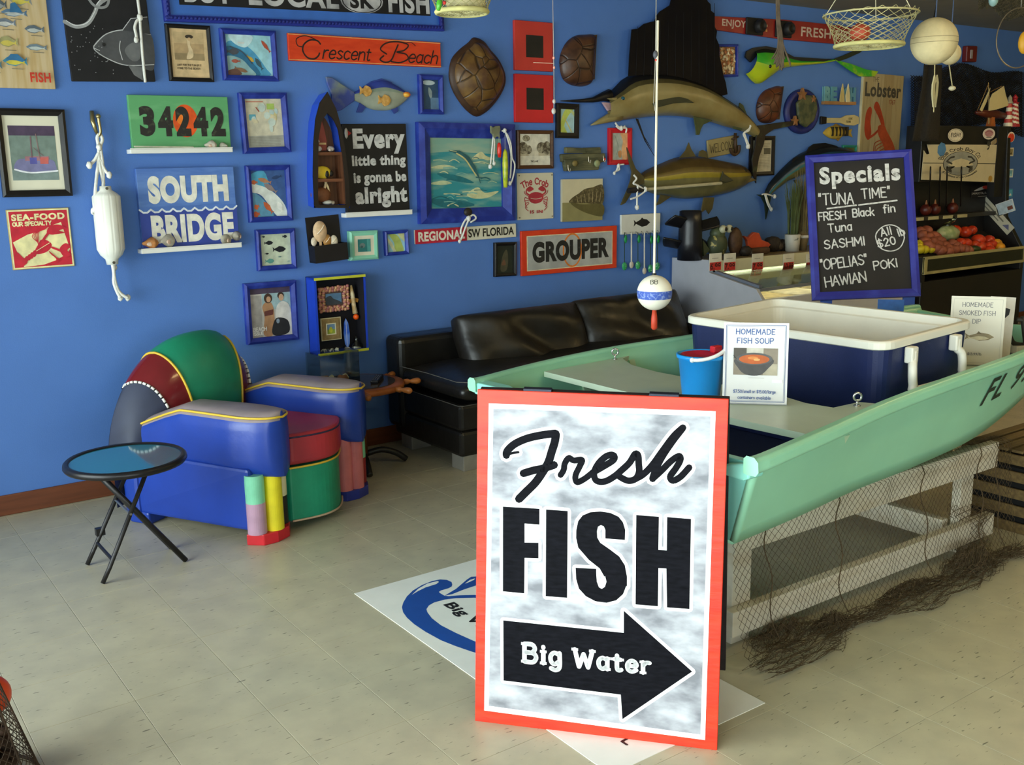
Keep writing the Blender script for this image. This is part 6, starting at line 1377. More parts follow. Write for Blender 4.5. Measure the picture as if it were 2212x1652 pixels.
# ================================================================ BOAT ON ITS TRESTLE
HG = M('93cfae', rough=.36, amt=.05, scale=4); HIN = M('a9c6a4', rough=.5, amt=.06); SEATM = M('b9c8b2', rough=.3, amt=.04, spec=.5)
ST = [  # X, near gunwale Y, far gunwale Y, gunwale z, near chine Y, far chine Y, bottom z
    (2.09, 1.795, 3.14, .80, 1.92, 3.01, .512), (2.45, 1.85, 3.20, .811, 1.965, 3.08, .506), (2.85, 1.915, 3.215, .823, 2.02, 3.10, .506), (3.25, 1.955, 3.165, .835, 2.05, 3.06, .51),
    (3.7, 1.99, 3.10, .8485, 2.08, 3.01, .54), (4.15, 2.05, 3.02, .862, 2.13, 2.94, .635), (4.57, 2.14, 2.91, .875, 2.20, 2.85, .76)]
def stn(u):
    n = len(ST) - 1; v = [catmull([(r[0], r[c], 0) for r in ST], 8) for c in range(1, 7)]
    i = int(round(u * n * 8)); return (v[0][i].x, *[q[i].y for q in v])
bo = thing('rowing_boat', 'mint green flat-bottomed rowing boat on a white wooden trestle', 'boat')
NS = 49
def side(near):
    def F(u, v):
        x, yn, yf, zg, cn, cf, zb = stn(u); a = (yn if near else yf); b = (cn if near else cf); x2 = x + .06 * v * (1 - u) ** 6
        return (x2, a + (b - a) * v, zg + (zb - zg) * v)
    return F
MB().grid(side(True), NS, 7).build('side_panel', [HG], bo, smooth=True, solid=.018); MB().grid(side(False), NS, 7).build('side_panel', [HG], bo, smooth=True, solid=.018)
def bot_(u, v):
    x, yn, yf, zg, cn, cf, zb = stn(u); return (x + .06 * (1 - u) ** 6, cn + (cf - cn) * v, zb)
MB().grid(bot_, NS, 5).build('bottom_panel', HG, bo, smooth=True, solid=.016)
MB().grid(lambda u, v: (bot_(u * .96 + .02, .04 + .92 * v)[0], bot_(u * .96 + .02, .04 + .92 * v)[1], bot_(u * .96 + .02, v)[2] + .02), NS, 3).build('floor_board', M('1a2444', rough=.5, amt=.15), bo, smooth=True)
def end_panel(u, rake, th, m):
    x, yn, yf, zg, cn, cf, zb = stn(u); s = 1 if u < .5 else -1
    P = [(yn, zg - .01), (yn + (cn - yn) * .5, (zg + zb) / 2), (cn, zb), (cf, zb), (yf + (cf - yf) * .5, (zg + zb) / 2), (yf, zg - .01), ((yf * .6 + yn * .4), zg - .03), ((yf * .4 + yn * .6), zg - .03)]
    n = len(P); vs = []
    for k in (0, 1):
        for y, z in P: vs.append((x + s * (.06 * (1 - (z - zb) / (zg - zb)) * (1 if u < .5 else 0) + k * th), y, z))
    MB().add(vs, [tuple(range(n))[::-1], tuple(range(n, 2 * n))] + [(i, (i + 1) % n, n + (i + 1) % n, n + i) for i in range(n)]).build('transom', m, bo, bevel=.003)
end_panel(0.0, .06, .03, M('86d2c4', rough=.36, amt=.04)); end_panel(1.0, 0, .03, HG)
for near in (True, False):
    P = []
    for k in range(0, NS):
        x, yn, yf, zg, cn, cf, zb = stn(k / (NS - 1)); P.append((x - (.03 if k == 0 else 0), (yn - .008) if near else (yf + .008), zg))
    g_ = MB(); n_ = 10
    prof = [(-.028, -.02), (-.026, .004), (-.014, .014), (.01, .014), (.018, .006), (.018, -.03), (.008, -.032), (-.02, -.03)]
    s_ = 1 if near else -1; vs = []
    for x, y, z in P: vs += [(x, y + s_ * a, z + b) for a, b in prof]
    K = len(prof); g_.add(vs, [(i * K + k, i * K + (k + 1) % K, (i + 1) * K + (k + 1) % K, (i + 1) * K + k) for i in range(NS - 1) for k in range(K)] + [tuple(range(K)), tuple(range((NS - 1) * K, NS * K))])
    g_.build('gunwale', HG, bo, bevel=.004)
# transom cap, and a raised knee at the far stern corner
x, yn, yf, zg, cn, cf, zb = stn(0)
cap = MB(); pts = [(yn, zg - .005), (yn + .10, zg - .03), (yf - .35, zg - .03), (yf - .14, zg + .005), (yf + .01, zg + .0), (yf + .01, zg - .045), (yf - .35, zg - .06), (yn + .02, zg - .06), (yn, zg - .05)]
cap.add([(x - .022, a, b) for a, b in pts] + [(x + .04, a, b) for a, b in pts], [tuple(range(9)), tuple(range(9, 18))[::-1]] + [(i, 9 + i, 9 + (i + 1) % 9, (i + 1) % 9) for i in range(9)]); cap.build('transom_cap', M('8fd9c8', rough=.36, amt=.04), bo, bevel=.006)
TZ = .796
def seat_poly(pts, z=TZ): return [tuple(on_z(a, b, z))[:2] for a, b in pts]
fr_ = seat_poly([(1175, 802), (1400, 858), (1590, 905), (1765, 942)]); bk = seat_poly([(1938, 882), (1900, 872), (1855, 868), (1800, 880), (1740, 870), (1680, 852), (1600, 838), (1500, 818), (1420, 803), (1365, 788), (1345, 774), (1330, 762), (1308, 758)])
def clampy(P):
    out = []
    for x, y in P:
        u = min(1, max(0, (x - ST[0][0]) / (ST[-1][0] - ST[0][0]))); 
        r = [stn(k / 48) for k in range(49)]; q = min(r, key=lambda a: abs(a[0] - x)); out.append((x, min(q[2] - .022, max(q[1] + .022, y))))
    return out
MB().prism(clampy(fr_ + bk), TZ - .022, TZ).build('stern_seat', SEATM, bo, bevel=.004)
bw = [(3.66, 2.085), (3.66, 3.26), (4.62, 3.05), (4.5, 2.2)]
MB().prism(clampy([(3.63, 2.0), (3.68, 2.3), (3.72, 2.65), (3.68, 3.0), (3.63, 3.3), (4.2, 3.2), (4.3, 3.15), (4.34, 2.8), (4.34, 2.5), (4.3, 2.2)]), .735, .755).build('bow_seat', SEATM, bo, bevel=.004)
for xx in (2.62, 2.9, 3.8, 4.1):
    q = min([stn(k / 48) for k in range(49)], key=lambda a: abs(a[0] - xx))
    for y0, y1 in ((q[1] + .02, q[4] + .03), (q[2] - .02, q[5] - .03)): MB().beam((xx, y0, q[3] - .05), (xx, y1, q[6] + .02), .03, .02).build('rib', HIN, bo)
seat_o = [o for o in bo.children if o.name.startswith('stern_seat')][0]
for x_, y_ in ((1310, 772), (1857, 878)):
    q = on_z(x_, y_, TZ); q.x, q.y = clampy([(q.x, q.y)])[0]; q.y += -.03 if x_ < 1500 else .01
    eb = MB(); eb.T = Matrix.Translation(q) @ Matrix.Rotation(-.6, 4, 'Z'); eb.lathe([(0, 0), (.012, 0), (.012, .003), (0, .003)], 12); eb.tube([(0, 0, 0), (0, 0, .02)], .004, 8)
    eb.tube([(.013 * cos(a * PI / 8), 0, .032 + .013 * sin(a * PI / 8)) for a in range(16)], .0042, 6, closed=True); eb.build('eye_bolt', M('c8c8c4', metal=.9, rough=.2), seat_o, smooth=True)
# registration number on the bow side
lt = MB()
def near_pt(u, v, off=.012): p = side(True)(u, v); return Vector(p) + Vector((0, -off, -.0))
vs_, fs_, asp = text_geo('FL 9961', .012, 1.15, .35)
def on_side(px, py):
    # photo point -> nearest station on the near side
    best = None
    for k in range(NS):
        for j in range(8):
            u, v = k / (NS - 1), j / 20; p = near_pt(u, v); q = project(p); d_ = (q[0] - px) ** 2 + (q[1] - py) ** 2
            if best is None or d_ < best[0]: best = (d_, u, v)
    return best[1], best[2]
def side_at(X, v, off=.0125):
    us = [stn(k / (NS - 1)) for k in range(NS)]
    for k in range(NS - 1):
        if us[k][0] <= X <= us[k + 1][0]:
            f_ = (X - us[k][0]) / (us[k + 1][0] - us[k][0]); a = side(True)(k / (NS - 1), v); b = side(True)((k + 1) / (NS - 1), v); return Vector(a).lerp(Vector(b), f_) + Vector((0, -off, -.002))
    return Vector(side(True)(1, v))
out = []
for a, b in vs_:
    out.append(tuple(side_at(3.60 + a * .62, .52 - b * .34)))
lt.add(out, fs_); lt.build('lettering', M('1c3024', rough=.5), bo)
# trestle
tr = thing('boat_trestle', 'white painted wooden trestle of posts and rails under the green boat', 'trestle')
TW = M('cfc6b2', rough=.6, second='b8a88c', thr=(.45, .8), scale=4, stretch=(.6, 5, 5))
for Y in (2.15, 3.0):
    for z0, z1, a, b in ((.345, .452, 2.40, 3.98), (.05, .14, 2.40, 3.99)): MB().box(a, b, Y - .02, Y + .02, z0, z1).build('rail', TW, tr, bevel=.003)
    for X in (2.44, 3.79): MB().box(X, X + .09, Y + .021, Y + .06, 0, .44).build('post', TW, tr, bevel=.003)
for X in (2.53, 3.745):
    for z in (.05, .35): MB().box(X, X + .04, 2.215, 2.98, z, z + .09).build('cross_rail', TW, tr, bevel=.003)
for Y in (2.4, 2.75): MB().box(2.3, 4.0, Y, Y + .09, .452, .496).build('bearer', TW, tr, bevel=.003)
# draped net
def lattice(F, nu, nv, r, name, label, mat, parent=None, skip=None, cat='net'):
    mb = MB(); P = {}
    for i in range(nu + 1):
        for j in range(nv + 1):
            if (i + j) % 2 == 0: P[i, j] = Vector(F(i / nu, j / nv))
    for (i, j), p in P.items():
        for di in (-1, 1):
            q = P.get((i + di, j + 1))
            if q is None or (q - p).length > .2: continue
            d = (q - p)
            if d.length < 1e-5: continue
            d.normalize(); a = d.orthogonal().normalized(); b = d.cross(a)
            vs = [o + (a * cos(k * 2 * PI / 3) + b * sin(k * 2 * PI / 3)) * r for o in (p, q) for k in range(3)]
            mb.add(vs, [(0, 1, 4, 3), (1, 2, 5, 4), (2, 0, 3, 5)])
    return mb
NETM = M('4a3a24', rough=.85, amt=.25, scale=40)
nt_ = thing('fishing_net', 'brown fishing net draped over the trestle and heaped on the floor', 'net')
def wob(x, k): return sin(x * 7.3 + k) * .5 + sin(x * 13.1 + k * 2.1) * .3 + sin(x * 23 + k * 1.3) * .2
def drape(u, v):
    x = 2.36 + 1.68 * u
    if v < .08: return (x, 2.19 - v * .9, .458)
    s = (v - .08) / .92 * .98          # metres along the net
    fall = .44
    if s < fall: return (x + .05 * s * wob(x, 1), 2.118 - .012 * (1 + wob(x * 2, .4)) - .06 * (s / fall) ** 2 * (1 + .4 * wob(x, 3)), .455 - s)
    e = s - fall; k = .27 + .14 * wob(x, 2)
    y0 = 2.118 - .06 * (1 + .4 * wob(x, 3)) - .015
    return (x + .06 * wob(x * 1.5 + e * 6, 5), y0 - e * (k * .75), .006 + .03 * abs(sin(e * 26 + wob(x, 7) * 3)) * (1 - e) + .012 * abs(wob(x * 3, e * 8)))
lattice(drape, 122, 72, .0008, '', '', NETM).build('draped_netting', NETM, nt_)
def heap(cx, cy, rx, ry, h, seed):
    rr = random.Random(seed); ph = [rr.uniform(0, 6) for _ in range(5)]
    def F(u, v):
        a = 2 * PI * u; r = (.2 + .8 * v) * (1 + .15 * sin(3 * a + ph[0]) + .1 * sin(5 * a + ph[1]))
        return (cx + rx * r * cos(a), cy + ry * r * sin(a), .004 + h * (1 - v ** 1.6) * (.6 + .4 * sin(4 * a + 9 * v + ph[2])) + .012 * abs(sin(17 * a + 8 * v + ph[3])))
    return F
for i, (px_, py_, rx, ry, h) in enumerate(((2095, 1235, .16, .09, .10), (1690, 1382, .17, .05, .06), (1795, 1360, .10, .05, .05), (1960, 1285, .22, .04, .04))):
    q = on_z(px_, py_, 0)
    for s_ in (0, 1): lattice(heap(q.x, q.y, rx * (1 - .2 * s_), ry, h, i * 3 + s_), 40, 14, .0009, '', '', NETM).build('heaped_netting', NETM, nt_)
q = on_z(2090, 1190, 0)
for s_ in range(2): lattice(lambda u, v, s_=s_: (q.x + .06 * cos(2 * PI * u + s_) * (1 + .3 * sin(9 * v)), q.y + .05 * sin(2 * PI * u) * (1 + .3 * cos(7 * v)), .005 + .2 * v), 24, 16, .0009, '', '', NETM).build('hanging_bunch', NETM, nt_)
for u in (.10, .32, .62, .86, .93):
    MB().tube([tuple(Vector(drape(u + .01 * sin(k * .7), k / 40)) + Vector((0, -.002, 0))) for k in range(3, 30)], .0022, 5).build('gathered_line', NETM, nt_)

# ================================================================ IN THE BOAT
co = thing('cooler', 'large open navy blue cooler with white liner standing in the boat', 'cooler', (3.38, 2.568, .535))
co.rotation_euler = (0, -math.radians(1.7), math.radians(2.5))
CW, CL, CHh = .312, .472, .448
def rr_(a, b, r, n=5):
    P = []
    for cx, cy, a0 in ((a - r, b - r, 0), (-a + r, b - r, PI / 2), (-a + r, -b + r, PI), (a - r, -b + r, 1.5 * PI)):
        for k in range(n + 1): P.append((cx + r * cos(a0 + k * PI / 2 / n), cy + r * sin(a0 + k * PI / 2 / n)))
    return P
def shell_(rings, closed_bottom=True, mi=None):
    n = len(rings[0][0]); vs = []; fs = []
    for P, z in rings: vs += [(x, y, z) for x, y in P]
    for i in range(len(rings) - 1):
        for k in range(n): fs.append((i * n + k, i * n + (k + 1) % n, (i + 1) * n + (k + 1) % n, (i + 1) * n + k))
    if closed_bottom: fs.append(tuple(range(n))[::-1])
    return vs, fs
NVY = M('1b2550', rough=.42, amt=.1, bump=.08, bscale=220); LIN = M('e6e2d2', rough=.4, amt=.03)
vs, fs = shell_([(rr_(CW - .03, CL - .035, .05), 0), (rr_(CW - .018, CL - .02, .055), .14), (rr_(CW - .024, CL - .026, .055), .15), (rr_(CW - .012, CL - .012, .06), CHh - .035)]); MB().add(vs, fs).build('body', NVY, co, smooth=False, bevel=.004)
vs, fs = shell_([(rr_(CW - .014, CL - .014, .06), CHh - .036), (rr_(CW, CL, .065), CHh - .03), (rr_(CW, CL, .065), CHh - .006), (rr_(CW - .006, CL - .006, .06), CHh), (rr_(CW - .026, CL - .026, .05), CHh), (rr_(CW - .034, CL - .034, .045), CHh - .03), (rr_(CW - .045, CL - .045, .045), CHh - .035), (rr_(CW - .055, CL - .055, .04), .06)], False)
n_ = len(rr_(1, 1, .1)); fs.append(tuple(range(7 * n_, 8 * n_))); MB().add(vs, fs).build('liner', LIN, co, smooth=False, bevel=.002)
PW = M('e4e0d2', rough=.4, amt=.03)
for sy in (-1, 1):
    y0 = sy * (CL - .01); P = [(-.15, y0 + sy * .022, CHh - .05), (-.15, y0 + sy * .024, CHh - .085), (-.168, y0 + sy * .035, CHh - .11), (-.168, y0 + sy * .04, CHh - .17), (-.145, y0 + sy * .042, CHh - .192), (.145, y0 + sy * .042, CHh - .192), (.168, y0 + sy * .04, CHh - .17), (.168, y0 + sy * .035, CHh - .11), (.15, y0 + sy * .024, CHh - .085), (.15, y0 + sy * .022, CHh - .05)]
    MB().tube(catmull(P, 4), .016, 8).build('handle', PW, co, smooth=True)
    for x in (-.15, .15): MB().box(x - .02, x + .02, min(y0, y0 + sy * .035), max(y0, y0 + sy * .035), CHh - .095, CHh - .035).build('handle_mount', PW, co, bevel=.006)
# bucket
q = on_z(1505, 862, TZ)
bk_ = thing('toy_bucket', 'sky blue plastic sand bucket with white handle on the boat seat', 'bucket', (q.x + .02, q.y, TZ), .4)
MB().lathe([(0, 0), (.062, 0), (.064, .004), (.080, .145), (.086, .146), (.087, .158), (.08, .16), (.076, .15), (.06, .01), (0, .01)], 32).build('pail', M('1f8fdc', rough=.35, amt=.05), bk_, smooth=True)
MB().tube([(.088 * cos(a), .088 * sin(a) * 1.0, .15 + .02 * sin(a * 1.0) * 0 + .035 * (1 - abs(cos(a)))) for a in [PI + k * PI / 16 for k in range(17)]], .0065, 8).build('handle', M('e8e8e8', rough=.35), bk_, smooth=True)
for s_ in (-1, 1): MB().ball((s_ * .088, 0, .15), .009, 8, 6).build('handle_peg', M('e8e8e8', rough=.35), bk_, smooth=True)
sd = thing('toy_sieve', 'red plastic sand toy lying in the blue bucket', 'toy', (q.x + .02, q.y, TZ)); MB().lathe([(0, .138), (.06, .14), (.07, .146), (.073, .156), (.068, .158), (.062, .15), (0, .146)], 24).build('dish', M('b0203c', rough=.35, amt=.15), sd, smooth=True); MB().box(.05, .09, -.012, .012, .155, .178).build('spout', M('c0202c', rough=.35), sd, bevel=.004)
# cards
def card(name, label, foot_px, z, w, h, yawd, lean, pic, cat='card', board_m=None):
    q = on_z(*foot_px, z); d = Vector((q.x, q.y, 0)).normalized(); ang = math.atan2(d.x, -d.y) * 0
    o = thing(name, label, cat, q); base = math.atan2(-d.x, d.y)                    # faces the camera position
    o.rotation_mode = 'XYZ'; R = Matrix.Rotation(base + math.radians(yawd), 4, 'Z') @ Matrix.Rotation(PI / 2 - lean, 4, 'X'); o.matrix_world = Matrix.Translation(q) @ R
    MB().box(-w/2, w/2, 0, h, -.003, 0).build('sheet', board_m or M('e4e2e0', rough=.45, amt=.02), o)
    p = Pic(w, h, .0003); p.q = lambda a, p=p: ((a[0] - .5) * p.w, a[1] * p.h); pic(p); p.done(o)
    MB().box(-w/2, w/2, 0, .003, -.05, .006).build('acrylic_foot', glassmat('f4f6f8', .1), o)
    return o
def soup(p):
    BLc = '41588e'; TXT = '48609a'
    for k, (a, lw) in enumerate(((.04, .006), (.055, .003))):
        p.line(BLc, [(a, a * .8), (1 - a, a * .8), (1 - a, 1 - a * .8), (a, 1 - a * .8), (a, a * .8)], lw, rnd=False)
    stroke_text(p.mb, 'HOMEMADE', 0, .86 * p.h, .062 * p.h, .0095 * p.h, p.up(), p.mi(TXT), center=True, serif=.55, gap=1.7, xs=1.0); stroke_text(p.mb, 'FISH SOUP', 0, .75 * p.h, .062 * p.h, .0095 * p.h, p.up(), p.mi(TXT), center=True, serif=.55, gap=1.7, xs=1.0)
    p.rect('8c8070', .16, .36, .84, .69); p.rect('b0a690', .62, .36, .84, .5); p.rect('5a544c', .16, .56, .4, .69); p.rect('c8c2b4', .36, .6, .62, .69)
    p.poly('4c4a4a', [(.2, .56), (.24, .44), (.36, .365), (.56, .36), (.68, .43), (.76, .56)], True); p.ell('5c5a5a', .48, .56, .28, .075, n=28); p.ell('c0602c', .48, .555, .235, .058, n=28); p.ell('d88848', .46, .57, .08, .02); p.ell('e0a868', .52, .55, .05, .015); p.line('3a3838', [(.2, .56), (.16, .6)], .01)
    p.line('b8b4ac', [(.4, .325), (.64, .325)], .004); p.rect('f2f2f0', .76, .27, .92, .31)
    stroke_text(p.mb, '$7.50/small or $15.00/large', 0, .14 * p.h, .036 * p.h, .006 * p.h, p.up(), p.mi(TXT), center=True, serif=.4, gap=1.2, xs=.86); stroke_text(p.mb, 'containers available', 0, .065 * p.h, .036 * p.h, .006 * p.h, p.up(), p.mi(TXT), center=True, serif=.4, gap=1.2, xs=.95)
card('price_card', 'white HOMEMADE FISH SOUP card with a pot photo on the boat seat', (1629, 873), TZ + .001, .212, .275, 2, .1, soup)
def dip(p):
    T2 = '6a6a6c'
    p.line('a8a49a', [(.05, .04), (.95, .04), (.95, .96), (.05, .96), (.05, .04)], .003, rnd=False)
    for s_, y in (('HOMEMADE', .85), ('SMOKED FISH', .73), ('DIP', .61)): stroke_text(p.mb, s_, 0, y * p.h, .062 * p.h, .0075 * p.h, p.up(), p.mi(T2), center=True, serif=.5, gap=1.5, xs=.9)
    p.fish('8a7c5c', .56, .42, .54, .12, -1); p.fish('c8bc98', .54, .40, .4, .06, -1); p.poly('6a5c40', [(.5, .46), (.54, .5), (.6, .46)]); stroke_text(p.mb, '$13.99/lb.', 0, .15 * p.h, .034 * p.h, .0055 * p.h, p.up(), p.mi(T2), center=True, serif=.3)
DIPC = card('price_card', 'cream HOMEMADE SMOKED FISH DIP card standing beside the cooler', (2104, 789), .757, .205, .285, 6, .07, dip, board_m=M('d8d2c0', rough=.5, amt=.02))
def fishcard(p): p.fish('2a2a2a', .5, .72, .8, .18, -1, .6); p.line('3a3a3a', [(.4, .2), (.5, .5)], .02); p.line('6a6a6a', [(.3, .1), (.3, .45)], .01)
card('fish_card', 'narrow white card with black fish drawing behind the smoked fish dip card', (2153, 772), .757, .10, .26, -14, .1, fishcard, board_m=M('d8d0c0', rough=.5))
def broch(p): p.rect('2f63b0', 0, .45, 1, 1); p.rect('c8a438', 0, 0, 1, .40); stroke_text(p.mb, 'FLORIDA SEAFOOD', 0, .56 * p.h, .11 * p.h, .02 * p.h, p.up(), p.mi('e8e4dc'), center=True, xs=.6, serif=.3)
q = at_t(1920, 662, 4.15); card('brochure', 'blue and yellow FLORIDA SEAFOOD brochure standing behind the cooler', (1920, 733), .756, .118, .19, 4, .08, broch, board_m=M('d8d4c8', rough=.5))
# small anchor ornament on the bow
q = on_z(2203, 762, .758); an_ = thing('anchor_ornament', 'small dark iron anchor on a white block at the bow', 'anchor', q, -.4)
MB().box(-.04, .06, -.03, .03, 0, .035).build('block', M('d8d0c0', rough=.6), an_, bevel=.004); AI = M('2c2a24', rough=.6)
mbx = MB(); mbx.tube([(.03, 0, .03), (.0, 0, .16)], .012, 8); mbx.tube([(-.03, 0, .15), (.05, 0, .135)], .009, 8); mbx.tube(catmull([(-.06, 0, .08), (-.035, 0, .045), (.02, 0, .035), (.07, 0, .06), (.085, 0, .10)], 4), .011, 8); mbx.build('anchor_body', AI, an_, smooth=True)
# specials chalk board on its own stand behind the boat
TB = 5.6
C4 = [at_t(1733, 336, TB), at_t(1965, 326, TB * .985), at_t(1991, 638, TB * .965), at_t(1760, 651, TB * .98)]
cc_ = sum(C4, Vector()) / 4; hx = ((C4[1] - C4[0]) + (C4[2] - C4[3])) / 2; vy = ((C4[0] - C4[3]) + (C4[1] - C4[2])) / 2; bw_, bh_ = hx.length, vy.length
hx.normalize(); nz_ = hx.cross(vy).normalized(); vy = nz_.cross(hx).normalized()
sb = thing('specials_board', 'blue framed chalkboard of handwritten tuna specials behind the cooler', 'chalkboard', cc_)
sb.matrix_world = Matrix(((hx.x, vy.x, nz_.x, cc_.x), (hx.y, vy.y, nz_.y, cc_.y), (hx.z, vy.z, nz_.z, cc_.z), (0, 0, 0, 1)))
frame_mesh(bw_, bh_, .042, .03, -.01, .2).build('frame', M('2c2f8c', rough=.4, second='3c46a8', thr=(.5, .8), scale=10), sb); MB().box(-bw_/2 + .02, bw_/2 - .02, -bh_/2 + .02, bh_/2 - .02, -.012, .0).build('slate', M('26211d', rough=.75, amt=.15, scale=6), sb)
p = Pic(bw_ - .085, bh_ - .085, .0005); CHK = M('d2cec6', rough=.9, second='a8a49c', thr=(.45, .7), scale=60)
p.text(M('d8d4cc', rough=.9, second='8c8880', thr=(.5, .7), scale=35), 'Specials', .06, .79, .955, .965, .04, 1.08)
LWc = .010 * p.h
def ch(s_, x, y, h_, **k): stroke_text(p.mb, s_, *p.q((x, y)), h_ * p.h, LWc, p.up(), p.mi(CHK), jit=.05, **k)
ch('"TUNA', .04, .67, .085, rot=.0, xs=.78); ch('TIME"', .52, .70, .075, rot=.04, xs=.85)
p.line(CHK, [(.13, .64), (.45, .655)], .012); p.line(CHK, [(.48, .655), (.9, .675)], .012)
ch('FRESH', .03, .55, .062, rot=.03, gap=1.1, xs=.85); ch('Black', .41, .565, .06, rot=.03, gap=1.0, xs=.9); ch('fin', .75, .585, .06, rot=.05); ch('Tuna', .13, .455, .062, rot=.06)
ch('SASHMI', .08, .33, .065, rot=.06, gap=1.2); ch('All', .71, .405, .058, rot=.18); ch('lb', .90, .40, .055, rot=.25); ch('$20', .67, .32, .058, rot=.2)
p.mb.ribbon([(p.q((.80, .39))[0] + .155 * p.w * cos(a * PI / 16) * (1 + .03 * sin(a)), p.q((.80, .39))[1] + .10 * p.h * sin(a * PI / 16)) for a in range(33)], LWc * .8, p.up(), p.mi(CHK))
ch('"OPELIAS"', .03, .17, .075, rot=.09, gap=.9, xs=.82); ch('HAWIAN', .07, .04, .075, rot=.10, gap=.8, xs=.9); ch('POKI', .61, .155, .062, rot=.09, gap=1.2); p.done(sb, 'lettering')
bl_ = C4[3].lerp(C4[2], .12); br_ = C4[3].lerp(C4[2], .9)
for q, nm in ((bl_, 'a'), (br_, 'b')): MB().beam((q.x - nz_.x * .05, q.y - nz_.y * .05, 0), (q.x - nz_.x * .05, q.y - nz_.y * .05, q.z + .06), .06, .02, up=(nz_.x, nz_.y, 0)).build('stand_leg', M('32509a', rough=.5, amt=.1), sb)
for o_ in [o for o in sb.children if o.name.startswith('stand_leg')]: o_.matrix_parent_inverse = sb.matrix_world.inverted()

# ================================================================ DISPLAY CASE
dc = thing('display_case', 'white glass-front fish display case with sloping lid at the end of the sofa', 'display case')
GRY_ = M('b2b2b8', rough=.45, amt=.04); CRMM = M('c8c2a0', rough=.45, amt=.05)
PR = [(5.19, 0.0), (5.19, .945), (4.84, .95), (4.83, .865), (4.42, .79), (4.36, .72), (4.36, 0)]
CX0, CX1 = 5.1, 6.72
def yz_prism(P, x0, x1):
    n = len(P); return MB().add([(x0, y, z) for y, z in P] + [(x1, y, z) for y, z in P], [tuple(range(n)), tuple(range(n, 2 * n))[::-1]] + [(i, n + i, n + (i + 1) % n, (i + 1) % n) for i in range(n)])
yz_prism(PR, CX0, CX0 + .03).build('side_panel', GRY_, dc, bevel=.003); yz_prism(PR, CX1 - .03, CX1).build('side_panel', GRY_, dc, bevel=.003)
MB().box(CX0 + .03, CX1 - .03, 4.36, 5.19, 0, .42).build('base', GRY_, dc); MB().box(CX0 + .03, CX1 - .03, 4.83, 5.19, .915, .945).build('top_deck', M('7a6a4c', rough=.5, amt=.1), dc)
MB().box(CX0 + .03, CX1 - .03, 4.80, 4.83, .865, .945).build('price_rail', CRMM, dc, bevel=.004); MB().box(CX0 + .03, CX1 - .03, 5.13, 5.19, .42, .915).build('back_lining', CRMM, dc); MB().box(CX0 + .03, CX1 - .03, 4.36, 4.40, .42, .72).build('front_panel', GRY_, dc)
MB().add([(CX0 + .03, 4.82, .862), (CX1 - .03, 4.82, .862), (CX1 - .03, 4.42, .79), (CX0 + .03, 4.42, .79)], [(0, 1, 2, 3)]).build('lid_glass', glassmat('dfe8dc', .3), dc, solid=.005)
MB().beam((CX0 + .045, 4.83, .872), (CX0 + .045, 4.42, .80), .03, .02, up=(0, 0, 1)).build('lid_frame', M('7c8290', rough=.4, metal=.3), dc)
MB().box(CX0 + .03, CX1 - .03, 4.41, 4.44, .77, .79).build('lid_frame', M('7c8290', rough=.4, metal=.3), dc)
MB().tube([(CX0 + .12, 4.90, .85), (CX1 - .1, 4.90, .85)], .014, 8).build('lamp_tube', M('f4f0d0', emit=9, amt=0), dc)
MB().box(CX0 + .03, CX1 - .03, 4.42, 5.13, .60, .62).build('ice_tray', M('c8ccb4', rough=.4, amt=.1, scale=20), dc)
for k in range(4):
    x = CX0 + .1 + k * .38; MB().box(x, x + .33, 4.5, 5.05, .62, .65).build('fish_pan', M(('d0c8a0', 'c8b888', 'd4d0b8', 'c0b898')[k], rough=.4, amt=.3, scale=15), dc, bevel=.008)
for i, (x, d) in enumerate(((1545, '6.99'), (1576, '7.99'), (1636, '7.99'), (1703, '10.99'), (1752, '11.99'))):
    q = on_y(x, 566, 4.797); o = thing('price_tag', ('first', 'second', 'third', 'fourth', 'fifth')[i] + ' red and white price tag along the display case rail', 'price tag', (q.x, 4.797, q.z), 0, 'price tags on the rail'); o.rotation_euler = (PI / 2, 0, 0)
    MB().box(-.058, .058, -.055, .06, 0, .003).build('plate', M('d8d4c4', rough=.5), o); p = Pic(.116, .11, .0034); p.rect('b8302c', .03, .0, .97, .5); p.text('2a1614', d, .08, .06, .92, .44, .02); p.line('8a8478', [(.2, .74), (.7, .74)], .03); p.done(o)
DT = .945
# things on the case
q = on_y(1490, 555, 4.98); o = thing('propeller_auger', 'black boat propeller column with blades on the display case', 'propeller', (q.x, 4.98, DT)); BKP = M('17161a', rough=.35, amt=.2)
MB().lathe([(.085, 0), (.082, .12), (.078, .25), (.075, .33), (.06, .335)], 16).build('hub', BKP, o, smooth=True)
for k, (z, a0, L) in enumerate(((.07, .3, .17), (.10, 2.6, .17), (.22, -.4, .19), (.25, 3.3, .17), (.2, 1.4, .16))):
    MB().grid(lambda u, v, z=z, a0=a0, L=L: ((.07 + L * u * .9) * cos(a0 + (v - .5) * (1.1 - .5 * u)), (.07 + L * u * .9) * sin(a0 + (v - .5) * (1.1 - .5 * u)) * .6, z + .06 * (v - .5) + .03 * u), 8, 8).build('blade', BKP, o, smooth=True, solid=.012)
def case_item(name, label, cat, px, Y=4.95): return thing(name, label, cat, (on_y(px, 540, Y).x, Y, DT))
o = case_item('fish_figurine', 'spotted green frog-eyed fish figurine on the display case', 'figurine', 1549); MB().ball((0, 0, .09), (.085, .06, .09), 16, 10).build('body', M('3c4430', rough=.5, second='a89a58', thr=(.6, .66), scale=28), o, smooth=True)
for s_ in (-.0, .06): MB().ball((s_, -.05, .20), (.03, .025, .028), 10, 8).build('eye', M('b8b494', rough=.3), o, smooth=True); MB().ball((s_ + .006, -.073, .20), (.014, .006, .014), 8, 6).build('pupil', M('1a1814', rough=.3), o, smooth=True)
